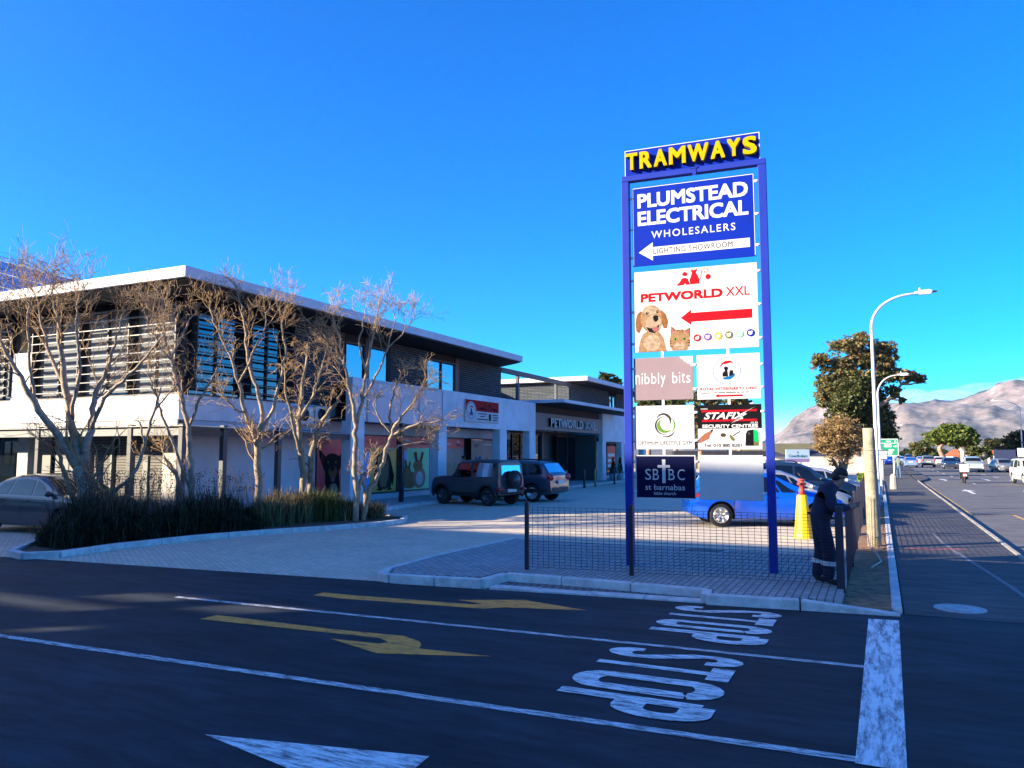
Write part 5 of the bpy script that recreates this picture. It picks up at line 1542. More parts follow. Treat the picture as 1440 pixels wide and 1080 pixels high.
    for sx in (-.75, .25):
        for sg in (1, -1):
            if kind == 'jeep' and sx < 0: sx = -.7
            mb.box(sx, sg * .2, .5, sx + .14, sg * .62, 1.1); mb.box(sx + .02, sg * .32, 1.1, sx + .1, sg * .5, 1.3)
    mb.build("seats", m_cabin, root)
    root.location = loc; root.rotation_euler = (0, 0, heading)
    return root

p_blue = paint("bright_blue", (0.002, 0.09, 0.6), 0.25); p_silver = paint("silver", (0.42, 0.43, 0.45), 0.3, metal=0.35); p_dark = paint("dark_blue", (0.015, 0.03, 0.06), 0.25)
p_grey = paint("grey", (0.13, 0.14, 0.15), 0.35); p_lgrey = paint("dark_grey", (0.055, 0.06, 0.07), 0.3, metal=.2); p_jeep = paint("slate", (0.05, 0.06, 0.065), 0.45, coat=.3); p_white = paint("white", (0.62, 0.62, 0.6), 0.35); p_bluegrey = paint("blue_grey", (0.035, 0.06, 0.1), 0.3, metal=.3)
p_green = paint("pale_green", (0.33, 0.38, 0.35), 0.35, metal=.2); p_black = paint("black", (0.012, 0.013, 0.016), 0.25); p_lblue = paint("light_blue", (0.16, 0.25, 0.4), 0.3, metal=.3)
def from_wheels(rear, front, W=1.78, near=-1):
    """near-side wheel contacts seen in the photo -> centre and heading; near=-1: the camera sees the right side"""
    a = Vector(rear); b = Vector(front); h = (b - a).normalized(); left = Vector((-h.y, h.x))
    c = (a + b) / 2 - left * near * (W / 2 - .13)
    return (c.x, c.y, 0.0), math.atan2(h.y, h.x)
loc, hd = from_wheels((-3.96, 21.37), (-1.58, 22.45))
make_car("bright blue hatchback parked behind the pylon beside the yellow cone", 'hatch', loc, hd, p_blue, "cars parked in angled bays")
for k_, (dy, dx, kind, col, lab) in enumerate(((2.75, .1, 'hatch', p_silver, "silver grey hatchback parked just beyond the bright blue one, pale bonnet in the sun"), (5.7, .25, 'suv', p_dark, "dark blue off roader with roof rails parked two bays beyond the bright blue hatchback"), (8.6, .75, 'sedan', p_silver, "silver saloon parked farthest in the row, nose by the side fence"))):
    make_car(lab, kind, (loc[0] + dx, loc[1] + dy, 0), hd, col, "cars parked in angled bays")
loc, hd = from_wheels((-13.25, 25.85), (-15.55, 26.33), 1.64, near=1)
make_car("dark slate boxy jeep with a spare wheel on its back door", 'jeep', loc, hd, p_jeep, rim=m_rimd)
loc, hd = from_wheels((-12.75, 28.7), (-15.35, 28.95), 1.82, near=1)
make_car("blue grey off roader with silver rails parked behind the boxy jeep", 'suv', loc, hd, p_bluegrey)
make_car("grey saloon parked at the left edge before the shuttered shop", 'sedan', (-19.1, 12.95, 0), R(2), p_lgrey)
# traffic on the main road
rd = "cars on the main road"
for u, v, kind, col, hdg, lab, nm in ((1319, 666, 'sedan', p_lblue, 90, None, None),):
    pass
def road_car(lab, kind, x, y, hdg, col, nm="moving_car", **k):
    return make_car(lab, kind, (x, y, -0.11), R(hdg), col, rd, nm, **k)
road_car("pale blue saloon driving away just right of the pedestrian", 'sedan', 3.9, 124, 90, p_lblue)
road_car("dark green grey off roader driving away in the second lane", 'suv', 6.3, 128, 90, p_grey)
road_car("dark blue car coming towards the camera left of the pale green one", 'hatch', 8.2, 116, -90, p_dark)
road_car("pale green off roader with headlights facing the camera", 'suv', 9.0, 97, -88, p_green)
road_car("white bakkie with a roof rack at the right edge of the road", 'pickup', 9.15, 61.5, -86, p_white, "pickup_truck", cat="pickup")
road_car("silver car far off between the two cars driving away", 'sedan', 6.4, 150, 90, p_silver)
road_car("white car waiting far off on the right side of the road", 'hatch', 8.6, 142, -90, p_white)
road_car("deep blue car at the kerb behind the pedestrian", 'hatch', 1.5, 145, 90, p_blue)
road_car("small light blue car next to the deep blue one far off", 'hatch', 3.3, 158, 90, p_lblue)
road_car("grey hatchback parked across the road below the dark billboard", 'hatch', 12.0, 98, -80, p_grey)
for i in range(8):
    road_car("distant car, one of the small queue near the vanishing point", ('sedan', 'suv', 'hatch')[i % 3], (3.4, 6.0, 8.6, 3.5, 5.9, 8.4, 3.6, 8.7)[i], 176 + i * 26, 90 if i % 3 != 2 else -90, (p_white, p_dark, p_silver, p_black, p_grey, p_white, p_lblue, p_silver)[i])
# load on the bakkie
mb = MB(); mb.tube([(8.5, 62.4, 2.0), (9.9, 62.3, 2.0)], .3, 16); 
tag(mb.build("water_tank", mat("tank_white", (0.6, 0.6, 0.56), 0.5), origin=(9.2, 62.3, 1.75)), "white cylinder lying on the roof rack of the white bakkie", "tank")
mb = MB()
for y in (61.0, 62.0, 62.9): mb.tube([(8.5, y, 1.66), (9.9, y, 1.66)], .03, 6)
for x in (8.5, 9.9): mb.tube([(x, 60.8, 1.66), (x, 63.1, 1.66)], .03, 6)
tag(mb.build("roof_rack", m_trim, origin=(9.2, 62, 1.6)), "dark roof rack carrying a white cylinder on the bakkie", "roof rack")
# ------------------------------------------------------------------ trees
m_bark = mat("bark_pale", (0.34, 0.26, 0.185), 0.9, var=0.45, scale=7, bump=0.6, bscale=30)
m_twig = mat("twig_brown", (0.38, 0.25, 0.13), 0.9, var=0.35, scale=3)
m_twig2 = mat("twig_tan", (0.42, 0.285, 0.155), 0.9, var=0.35, scale=3)
def smooth_path(pts, n=4):
    """Catmull-Rom through 3-D points"""
    P = [pts[0] * 2 - pts[1]] + pts + [pts[-1] * 2 - pts[-2]]
    out = []
    for i in range(1, len(P) - 2):
        p0, p1, p2, p3 = P[i - 1:i + 3]
        for k_ in range(n):
            t = k_ / n
            out.append(.5 * ((2 * p1) + (p2 - p0) * t + (2 * p0 - 5 * p1 + 4 * p2 - p3) * t * t + (3 * p1 - p0 - 3 * p2 + p3) * t ** 3))
    out.append(pts[-1]); return out
def bare_tree(label, base_uv, stems, seed, twig=m_twig, density=1.0, tw_len=.55, zbase=.05, crown_from=.35, droop=0.0, mbark=None, tops=None):
    """stems: lists of (u, v, depth offset, radius) from survey of the photo, starting at the base or on another stem"""
    rg = random.Random(seed)
    b = gp(*base_uv, zbase); D = (b - Vector((0, 0, CAM_H))).dot(_f)
    root = thing("bare_tree", label, "tree", b, "bare trees in the planting bed")
    tr = MB(); tw = MB()
    for st in stems:
        pts = [at(u, v, D + d) for u, v, d, r in st]; rad = [r for *_, r in st]
        if st[0][1] >= base_uv[1] - 6: pts[0].z = zbase - .05
        sp = smooth_path(pts, 4); rr = list(np.interp(np.linspace(0, len(rad) - 1, len(sp)), range(len(rad)), rad))
        for i in range(1, len(sp) - 1): sp[i] = sp[i] + Vector((rg.gauss(0, .02), rg.gauss(0, .02), rg.gauss(0, .015)))
        tr.tube(sp, rr, 8)
        # side branches from the upper part of every stem
        n = len(sp)
        for i in range(int(n * crown_from), n):
            f = (i / (n - 1) - crown_from) / (1 - crown_from)
            for _ in range(int(rg.random() < .8 * density) + (2 if i == n - 1 else 0)):
                t = (sp[min(i + 1, n - 1)] - sp[i - 1]).normalized()
                side = Vector((rg.gauss(0, 1), rg.gauss(0, 1), rg.gauss(0, .5))); side = (side - t * side.dot(t)).normalized()
                d = (t * rg.uniform(.5, 1.1) + side * rg.uniform(.5, 1.0) + Vector((0, 0, .25))).normalized()
                branch(tw, rg, sp[i], d, tw_len * .95 * rg.uniform(.9, 1.9) * (1 - .3 * f), max(.007, rr[i] * .38), 0, density, droop)
    tr.build("trunk", mbark or m_bark, root)
    tw.build("crown", twig, root)
    return root
def branch(mb, rg, p, d, L, r, level, density, droop):
    n = (4, 3, 3, 2)[level]
    pts = [p.copy()]; q = p.copy(); dd = d.copy()
    for i in range(n):
        dd = (dd + Vector((rg.gauss(0, .13), rg.gauss(0, .13), rg.gauss(0, .11) + .06 - droop * (i + level)))).normalized()
        q = q + dd * L / n; pts.append(q.copy())
    rt = max(.0046, r * .35)
    mb.tube(pts, list(np.linspace(r, rt, n + 1)), 4 if level == 0 else 3, cap=False)
    if level >= 3: return
    for i in range(1, n + 1):
        k_ = (2 if rg.random() < (.55, .35, .3)[level] else 1) + (1 if i == n else 0)
        for _ in range(k_):
            if rg.random() > (.78, .56, .34)[level] * min(1, density): continue
            t = (pts[i] - pts[i - 1]).normalized()
            s_ = Vector((rg.gauss(0, 1), rg.gauss(0, 1), rg.gauss(0, .6))); s_ = (s_ - t * s_.dot(t)).normalized()
            nd = (t * rg.uniform(.6, 1.2) + s_ * rg.uniform(.45, 1.0)).normalized()
            branch(mb, rg, pts[i], nd, L * rg.uniform(.55, .85), max(.0046, r * .5), level + 1, density, droop)
m_mossbark = mat("bark_mossy", (0.26, 0.21, 0.15), 0.95, var=0.5, scale=6, bump=0.7, bscale=22)
bare_tree("largest bare tree, thick grey trunk forking low at the left before the shutters", (118, 752), [
    [(118, 752, 0, 0.221), (118, 705, 0, 0.164), (112, 655, 0, 0.148)],
    [(112, 660, 0, 0.115), (82, 612, -.2, 0.082), (48, 565, -.4, 0.070), (22, 520, -.5, 0.049), (2, 478, -.6, 0.037), (-12, 445, -.6, 0.021)],
    [(112, 658, 0, 0.115), (102, 600, .1, 0.090), (92, 545, .1, 0.074), (84, 480, .2, 0.049), (78, 440, .2, 0.029), (75, 412, .2, 0.016), (73, 388, .2, 0.008)],
    [(116, 655, 0, 0.107), (128, 605, .2, 0.082), (133, 565, .3, 0.066), (150, 520, .5, 0.045), (165, 475, .6, 0.025), (172, 440, .7, 0.011)],
    [(128, 605, .2, 0.057), (148, 560, -.2, 0.049), (182, 528, -.3, 0.037), (205, 500, -.4, 0.025), (232, 470, -.4, 0.015)],
    [(92, 545, .1, 0.049), (70, 500, .4, 0.041), (58, 450, .5, 0.029), (52, 420, .5, 0.011)],
    [(108, 712, .1, 0.066), (92, 672, .2, 0.057), (84, 645, .3, 0.049), (79, 618, .3, 0.025)],
    [(48, 565, -.4, 0.041), (40, 500, -.3, 0.033), (42, 440, -.2, 0.025), (38, 420, -.2, 0.010)],
    [(102, 590, .1, 0.049), (112, 520, -.2, 0.037), (108, 450, -.3, 0.025), (112, 415, -.3, 0.010)]], 11, density=.86, tw_len=.6, crown_from=.4)
bare_tree("slender leaning bare tree rising to the right from the dark ground cover", (152, 748), [
    [(152, 748, 0, .06), (160, 695, 0, .05), (185, 668, 0, .045), (203, 625, .1, .04), (216, 580, .1, .035), (226, 545, .2, .02)],
    [(203, 625, .1, .025), (198, 600, .1, .02), (190, 590, .1, .012)],
    [(216, 580, .1, .022), (235, 555, 0, .018), (252, 535, 0, .01)]], 12, density=.5, tw_len=.35, crown_from=.6)
bare_tree("bare tree with a straight pale trunk at the white corner column", (268, 745), [
    [(268, 745, 0, .095), (270, 690, 0, .075), (266, 640, 0, .07), (265, 600, 0, .062), (252, 550, .1, .055), (240, 505, .2, .045), (232, 470, .2, .035), (228, 440, .2, .018), (227, 418, .2, .01)],
    [(265, 600, 0, .04), (282, 560, -.2, .035), (300, 530, -.3, .025), (312, 505, -.3, .015)],
    [(240, 505, .2, .03), (222, 480, 0, .025), (208, 455, 0, .016), (200, 430, 0, .01)],
    [(240, 505, .2, .03), (256, 470, .3, .025), (270, 445, .3, .014)],
    [(266, 735, .1, .06), (254, 680, .2, .05), (240, 655, .3, .045), (230, 640, .3, .02)],
    [(268, 690, 0, .04), (245, 625, -.2, .035), (225, 575, -.3, .03), (215, 545, -.3, .02), (208, 520, -.3, .01)]], 13, twig=m_twig2, density=.8, tw_len=.42, crown_from=.45)
bare_tree("bare tree with a dense brown head in front of the corner glazing", (365, 738), [
    [(365, 738, 0, .12), (364, 690, 0, .1), (362, 640, 0, .095), (360, 615, 0, .09)],
    [(360, 618, 0, .07), (345, 580, -.1, .055), (335, 540, -.2, .045), (325, 500, -.2, .035), (308, 470, -.3, .025), (295, 435, -.3, .016)],
    [(362, 618, 0, .07), (368, 570, .2, .055), (352, 520, .2, .045), (345, 470, .3, .032), (338, 430, .3, .018), (335, 408, .3, .01)],
    [(362, 616, 0, .06), (380, 585, .1, .05), (392, 545, .1, .04), (400, 500, 0, .03), (398, 455, 0, .02), (405, 425, 0, .012)],
    [(345, 580, -.1, .035), (330, 575, -.4, .03), (318, 560, -.5, .018)],
    [(335, 540, -.2, .03), (355, 500, -.5, .025), (372, 460, -.6, .018), (380, 425, -.6, .01)]], 14, twig=m_twig, density=.85, tw_len=.44, crown_from=.5)
bare_tree("bare tree with a shaggy moss covered trunk between the grey wall and the dog window", (431, 732), [
    [(431, 732, 0, .12), (428, 690, 0, .1), (424, 640, 0, .09), (422, 590, .1, .07), (425, 550, .1, .05), (430, 510, .2, .035), (434, 475, .2, .02)],
    [(434, 728, .3, .11), (437, 680, .3, .1), (438, 640, .3, .085), (450, 600, .2, .06), (470, 570, 0, .045), (482, 548, 0, .02)],
    [(424, 640, 0, .05), (412, 600, -.2, .045), (405, 560, -.3, .035), (400, 520, -.3, .02)],
    [(422, 590, .1, .045), (440, 555, 0, .04), (452, 520, 0, .025), (460, 490, 0, .012)]], 15, twig=m_twig, density=.8, tw_len=.36, crown_from=.3, droop=.1, mbark=m_mossbark)
bare_tree("tall bare tree with a straight trunk in front of the white column", (500, 733), [
    [(500, 733, 0, .1), (501, 690, 0, .085), (499, 640, 0, .08), (500, 600, 0, .075), (494, 560, 0, .05), (486, 520, .1, .04), (478, 480, .1, .03), (468, 445, .1, .018)],
    [(500, 605, 0, .06), (508, 565, .1, .05), (515, 525, .1, .045), (522, 480, .2, .035), (530, 448, .2, .02), (533, 425, .2, .01)],
    [(508, 565, .1, .04), (528, 530, 0, .035), (545, 490, 0, .025), (556, 450, 0, .014)],
    [(515, 525, .1, .035), (505, 480, -.2, .028), (512, 450, -.3, .016), (515, 430, -.3, .01)],
    [(486, 520, .1, .03), (470, 500, -.2, .022), (455, 470, -.3, .014)],
    [(545, 490, 0, .02), (565, 470, 0, .016), (582, 450, 0, .01)],
    [(503, 700, .1, .06), (508, 672, .1, .05), (514, 664, .1, .04)]], 16, twig=m_twig2, density=.9, tw_len=.4, crown_from=.55)
bare_tree("leaning bare tree with a low tangled head at the kerb end, stretching right", (511, 732), [
    [(511, 732, 0, .09), (517, 700, 0, .07), (529, 672, -.1, .065), (540, 640, -.1, .06), (551, 610, -.1, .055), (565, 585, -.2, .04), (585, 560, -.3, .03), (600, 535, -.3, .015)],
    [(551, 610, -.1, .04), (548, 580, .1, .035), (555, 550, .2, .025), (565, 525, .2, .014)],
    [(551, 612, -.1, .04), (575, 600, -.3, .035), (600, 595, -.4, .025), (625, 590, -.4, .012)],
    [(540, 640, -.1, .035), (560, 628, 0, .03), (585, 622, 0, .02), (600, 622, 0, .01)],
    [(551, 610, -.1, .03), (535, 590, -.2, .025), (525, 570, -.2, .014)],
    [(511, 725, 0, .05), (512, 690, .1, .045), (509, 668, .2, .04)]], 17, twig=m_twig2, density=.92, tw_len=.34, crown_from=.5, droop=.02)

# ground cover: strappy plants in the bed
m_strap = mat_leaf("strap_leaf", [(0.008, 0.012, 0.007), (0.018, 0.024, 0.012), (0.035, 0.04, 0.018), (0.07, 0.065, 0.03)], trans=.15)
m_straw = mat_leaf("grass_tip", [(0.03, 0.032, 0.014), (0.14, 0.115, 0.05), (0.45, 0.34, 0.17)], trans=.2)
def blades(mb, c, n, h, spread, rg, w=.016):
    for _ in range(n):
        a = rg.random() * 6.283; s_ = spread * rg.random() ** .6; hh = h * rg.uniform(.55, 1.05)
        p0 = Vector((c[0] + rg.gauss(0, .1), c[1] + rg.gauss(0, .1), c[2])); o = Vector((math.cos(a), math.sin(a), 0))
        p1 = p0 + o * s_ * .35 + Vector((0, 0, hh * .62)); p2 = p0 + o * s_ + Vector((0, 0, hh * rg.uniform(.75, 1.0)))
        q = Vector((-o.y, o.x, 0)) * w / 2
        mb.add([p0 - q, p0 + q, p1 + q, p1 - q, p2], [(0, 1, 2, 3), (3, 2, 4)])
def in_poly(x, y, P):
    c = False; j = len(P) - 1
    for i in range(len(P)):
        if (P[i][1] > y) != (P[j][1] > y) and x < (P[j][0] - P[i][0]) * (y - P[i][1]) / (P[j][1] - P[i][1] + 1e-9) + P[i][0]: c = not c
        j = i
    return c
def edge_dist(x, y, P):
    p = Vector((x, y)); best = 9
    for a, b in zip(P, P[1:] + P[:1]):
        a = Vector(a); ab = Vector(b) - a; t = max(0, min(1, (p - a).dot(ab) / ab.length_squared)); best = min(best, (p - a - ab * t).length)
    return best
rg = random.Random(21)
mb = MB()
zone = [(-16.5, 11.0), (-15.6, 10.4), (-14.9, 10.2), (-14.8, 11.3), (-14.75, 12.9), (-14.35, 14.1), (-14.3, 15.0), (-15.2, 16.2), (-15.9, 16.2), (-15.9, 14.3), (-17.3, 13.7), (-17.4, 11.8)]
cnt = 0
while cnt < 560:
    x, y = rg.uniform(-17.5, -13.5), rg.uniform(10, 17.7)
    if not in_poly(x, y, zone): continue
    blades(mb, (x, y, .06), 30, (.5 + .5 * min(1, edge_dist(x, y, zone) / .55)) * (.9 + .2 * math.sin(x * 2.3 + y * 1.7) + rg.uniform(-.3, .25)), rg.choice((.35, .45, .65)), rg, .02); cnt += 1
tag(mb.build("ground_cover", m_strap, origin=(-15.5, 14, .06)), "dense dark strap leaved planting filling the bed under the bare trees", "ground cover", kind="stuff")
mb = MB(); cnt = 0
while cnt < 330:
    x, y = rg.uniform(-17.5, -13.5), rg.uniform(11, 17.7)
    if not in_poly(x, y, zone): continue
    cnt += 1
    h = rg.uniform(1.05, 1.6); a = rg.random() * 6.28
    p = Vector((x, y, .6)); t = p + Vector((math.cos(a) * .12, math.sin(a) * .12, h - .6))
    mb.tube([p, (p + t) / 2, t], [.005, .004, .003], 3, cap=False)
    for _ in range(4):
        e = t + Vector((rg.gauss(0, .035), rg.gauss(0, .035), rg.uniform(-.12, .05))); mb.ball(e, (.012, .012, .02), 4, 3)
tag(mb.build("flower_stalks", mat("stalk_brown", (0.14, 0.09, 0.06), 0.9, var=.3), origin=(-15.5, 14, .06)), "thin dry flower stalks standing above the dark strap leaved planting", "flower stalks", kind="stuff")
for i, (u, v, h, sp, lab) in enumerate(((400, 736, 1.1, .85, "pale sunlit grassy shrub, wide and mounded, near the moss trunk tree"), (372, 741, .9, .65, "grassy shrub left of the mounded pale one, half in shade"), (446, 734, 1.05, .5, "greener upright shrub beside the dog window print"), (470, 733, .82, .5, "loose grassy shrub between the mossy trunk and the straight trunk"), (484, 732, .7, .38, "small dark green tuft left of the straight tree trunk"), (520, 731, .62, .32, "low tuft right of the leaning trunk at the kerb end"))):
    b = gp(u, v, .07); b = b + Vector((-.25, .45, 0))
    root = thing("grassy_shrub", lab, "shrub", b, "grassy shrubs at the end of the bed")
    mb = MB(); h *= 1.05
    for _ in range(int(34 * sp / .5)):
        a = rg.random() * 6.28; q = sp * .8 * math.sqrt(rg.random())
        blades(mb, (b.x + q * math.cos(a), b.y + q * math.sin(a), b.z), 34, h * rg.uniform(.75, 1.0), .42, rg, .014)
    mb.build("foliage", m_straw if i != 2 and i != 4 else mat_leaf("shrub_green", [(0.03, 0.05, 0.015), (0.09, 0.12, 0.03), (0.16, 0.17, 0.05)]), root)

# leafy trees
def leafy(name, label, base, trunk, blobs, n, size, m_lf, m_tr, seed, group=None, flat=.0, limbs=True, ratio=.55):
    """trunk: list of (point, radius); blobs: (centre, (rx, ry, rz), weight) hold the leaf clumps"""
    rg = random.Random(seed)
    root = thing(name, label, "tree", base, group)
    mb = MB()
    for tk in trunk: mb.tube(smooth_path([Vector(p) for p, r in tk], 3), list(np.interp(np.linspace(0, len(tk) - 1, (len(tk) - 1) * 3 + 1), range(len(tk)), [r for p, r in tk])), 8)
    if limbs:
        ends = [Vector(tk[-1][0]) for tk in trunk] + [Vector(tk[len(tk) // 2][0]) for tk in trunk]
        for c, r, w in blobs:
            c = Vector(c); e = min(ends, key=lambda q: (q - c).length)
            mid = (e + c) / 2 + Vector((0, 0, -.1 * (c - e).length))
            mb.tube([e, mid, c], [trunk[0][-1][1] * .8, trunk[0][-1][1] * .5, trunk[0][-1][1] * .2], 5)
    mb.build("trunk", m_tr, root)
    lf = MB(); tot = sum(w for *_, w in blobs)
    for c, r, w in blobs:
        c = Vector(c); k_ = int(n * w / tot)
        ncl = max(5, k_ // 16)
        cl = []
        for _ in range(ncl):
            d = Vector((rg.gauss(0, 1), rg.gauss(0, 1), rg.gauss(0, 1))).normalized() * rg.random() ** (1 / 3.2) * rg.choice((.9, 1.0, 1.0, 1.25, 1.45))
            cl.append((c + Vector((d.x * r[0], d.y * r[1], d.z * r[2])), rg.uniform(.12, .36)))
        for _ in range(k_):
            cc, cr = rg.choice(cl)
            p = cc + Vector((rg.gauss(0, 1) * r[0], rg.gauss(0, 1) * r[1], rg.gauss(0, .8) * r[2])) * cr * .62
            a = Vector((rg.gauss(0, 1), rg.gauss(0, 1), rg.gauss(0, .6) - flat)).normalized(); b_ = a.cross(Vector((rg.gauss(0, 1), rg.gauss(0, 1), rg.gauss(0, 1)))).normalized()
            s_ = size * rg.uniform(.6, 1.3)
            lf.add([p - a * s_, p + b_ * s_ * ratio, p + a * s_, p - b_ * s_ * ratio], [(0, 1, 2, 3)])
    lf.build("crown", m_lf, root)
    return root
m_gum = mat_leaf("gum_leaf", [(0.05, 0.068, 0.022), (0.1, 0.115, 0.04), (0.15, 0.14, 0.055), (0.2, 0.14, 0.06)])
m_ivy = mat_leaf("ivy_leaf", [(0.02, 0.035, 0.01), (0.06, 0.075, 0.02), (0.11, 0.115, 0.035)])
m_brown = mat_leaf("brown_twig_leaf", [(0.16, 0.1, 0.04), (0.29, 0.19, 0.08), (0.4, 0.27, 0.12)])
m_pine = mat_leaf("pine_leaf", [(0.04, 0.075, 0.012), (0.09, 0.14, 0.02), (0.15, 0.2, 0.03)])
m_mid = mat_leaf("mid_leaf", [(0.03, 0.05, 0.015), (0.07, 0.09, 0.025), (0.12, 0.13, 0.04)])
m_dk = mat_leaf("dark_tree_leaf", [(0.012, 0.022, 0.01), (0.035, 0.05, 0.02), (0.07, 0.08, 0.025)])
m_gbark = mat("gum_bark", (0.3, 0.21, 0.15), 0.9, var=.4, scale=2)
D = 86.0
def bl(u, v, du, dv, w=None, d=0, D_=None):
    D_ = D_ or D
    s_ = D_ / FPX
    return (at(u, v, D_ + d), (du * s_, max(du, dv) * s_ * .8, dv * s_), (w if w else du * dv))
g0 = at(1222, 664, D); g0.z = 0
leafy("gum_tree", "very tall ragged gum tree towering behind the street lamps", g0,
      [[(g0, .8), (at(1217, 610, D), .65), (at(1210, 570, D), .5), (at(1205, 530, D), .36), (at(1195, 500, D), .2)], [(at(1212, 575, D), .4), (at(1228, 540, D), .3), (at(1238, 505, D), .2)], [(at(1228, 575, D), .3), (at(1252, 560, D), .2), (at(1268, 540, D), .12)]],
      [bl(1196, 487, 24, 10), bl(1212, 474, 10, 7), bl(1240, 490, 14, 10), bl(1247, 507, 10, 14), bl(1222, 505, 22, 12), bl(1152, 508, 12, 9), bl(1163, 520, 8, 6), bl(1184, 512, 14, 11), bl(1192, 530, 24, 11), bl(1225, 533, 18, 12),
       bl(1260, 527, 20, 7), bl(1282, 530, 14, 6), bl(1294, 536, 6, 5), bl(1256, 550, 9, 7), bl(1268, 562, 5, 4), bl(1160, 540, 11, 12), bl(1156, 560, 8, 13), bl(1175, 550, 14, 16)], 26000, .19, m_gum, m_gbark, 41, flat=.5)
leafy("ivy_tree", "green leafy climber clad tree at the foot of the tall gum", at(1200, 664, D - 2) * 1.0,
      [[(at(1205, 660, D - 2), .5), (at(1205, 600, D - 2), .35), (at(1202, 560, D - 2), .2)]],
      [bl(1202, 545, 18, 14, d=-3), bl(1190, 570, 20, 16, d=-3), bl(1215, 575, 18, 18, d=-2), bl(1180, 595, 16, 14, d=-2), bl(1205, 605, 20, 16, d=-2), bl(1240, 590, 14, 22, d=2), bl(1246, 612, 12, 16, d=2), bl(1238, 625, 12, 10, d=2), bl(1228, 560, 14, 20, d=3)], 17000, .22, m_ivy, m_gbark, 42)
D = 68.0
b0 = at(1185, 672, D); b0.z = 0
leafy("brown_tree", "leafless looking brown bushy tree standing left of the gum", b0,
      [[(b0, .3), (at(1182, 645, D), .22), (at(1176, 620, D), .12)], [(b0, .25), (at(1192, 640, D), .18), (at(1195, 615, D), .1)], [(b0, .2), (at(1170, 645, D), .14), (at(1162, 622, D), .08)]],
      [bl(1178, 600, 20, 12), bl(1160, 612, 14, 12), bl(1195, 608, 14, 13), bl(1175, 622, 24, 13), bl(1158, 628, 12, 9), bl(1195, 630, 14, 12), bl(1180, 645, 18, 12, 90)], 15000, .15, m_brown, m_gbark, 43, ratio=.22)
D = 135.0
b0 = at(1330, 655, D); b0.z = 0
leafy("umbrella_pine", "bright green umbrella pine with a leaning bare trunk above the orange roof", b0,
      [[(b0, .5), (at(1326, 642, D), .42), (at(1321, 630, D), .34), (at(1330, 622, D), .2)]],
      [bl(1325, 612, 17, 7), bl(1342, 606, 18, 8), bl(1358, 612, 14, 8), bl(1340, 617, 24, 7), bl(1364, 620, 9, 8), bl(1318, 615, 11, 6), bl(1352, 622, 14, 7), bl(1335, 601, 10, 4)], 16000, .27, m_pine, m_gbark, 44, flat=-.3)
m_tw = "trees beyond the far end of the road"
for i, (u, v, D_, bls, m_, lab) in enumerate((
    (1295, 652, 190, [(1290, 632, 9, 8), (1299, 626, 9, 7), (1297, 640, 13, 9), (1306, 636, 7, 8)], m_mid, "rounded olive tree at the end of the road left of the umbrella pine"),
    (1270, 652, 240, [(1268, 643, 5, 5), (1273, 641, 5, 6), (1277, 646, 6, 5)], m_dk, "small dark tree above the far traffic beside the rounded olive one"),
    (1322, 652, 200, [(1318, 637, 7, 5), (1326, 641, 8, 6), (1312, 643, 6, 6)], m_mid, "low grey green tree below the umbrella pine"),
    (1372, 652, 110, [(1368, 634, 7, 5), (1379, 633, 6, 5), (1385, 638, 6, 6), (1373, 640, 8, 5)], m_mid, "small green tree behind the cream street lamp across the road"),
    (1432, 655, 92, [(1432, 622, 16, 10), (1445, 615, 16, 12), (1422, 632, 12, 7), (1440, 635, 16, 9), (1458, 625, 16, 14)], m_dk, "dark spreading tree at the right edge behind the billboard"),
    (1405, 640, 150, [(1403, 622, 12, 4), (1395, 627, 7, 5), (1412, 625, 8, 5)], m_dk, "dark tree behind the second orange roof"),
    (855, 600, 75, [(848, 530, 8, 5), (856, 533, 10, 6), (866, 538, 8, 7), (858, 545, 14, 10)], m_mid, "treetop showing over the flat roof left of the pylon"),
    (912, 640, 100, [(905, 562, 13, 8), (918, 566, 11, 7), (925, 575, 12, 10), (908, 580, 16, 12)], m_mid, "tree seen in the gap under the dusty pink pylon panel"),
    (950, 640, 110, [(943, 566, 8, 5), (955, 567, 10, 6), (950, 580, 16, 12)], m_mid, "second tree in the gap under the dusty pink pylon panel, nearer the middle"),
    (985, 640, 90, [(980, 560, 10, 7), (1000, 564, 12, 6), (978, 585, 10, 16), (980, 610, 10, 14)], m_gum, "brownish tree behind the middle strip of the pylon"),
    (1040, 640, 120, [(1035, 563, 12, 4), (1046, 565, 8, 4), (1038, 575, 14, 8)], m_mid, "tree just showing under the vet panel of the pylon at right"))):
    b0 = at(u, v, D_); b0.z = -.1
    blobs = [bl(a, b_, c, d_, D_=D_) for a, b_, c, d_ in bls]
    top = at(u, sum(q[1] for q in bls) / len(bls), D_)
    leafy("leafy_tree", lab, b0, [[(b0, .35), ((b0 + top) / 2, .28), (top, .15)]], blobs, 2600, .0032 * D_ * .95, m_, m_gbark, 60 + i, m_tw if i < 6 else "treetops behind the centre")
# bright hedge by the side fence
mb = MB()
for _ in range(1500):
    p = Vector((rg.uniform(-1.0, -.35), rg.uniform(39, 43), rg.uniform(.05, 1.0))); a = Vector((rg.gauss(0, 1), rg.gauss(0, 1), rg.gauss(0, 1))).normalized() * .09; b_ = a.cross(Vector((rg.random(), rg.random(), 1))).normalized() * .05
    mb.add([p - a, p + b_, p + a, p - b_], [(0, 1, 2, 3)])
tag(mb.build("hedge", mat_leaf("hedge_leaf", [(0.06, 0.11, 0.01), (0.14, 0.22, 0.02), (0.2, 0.26, 0.04)]), origin=(-.7, 41, 0)), "short bright green hedge beside the fence just behind the wooden pole", "hedge")
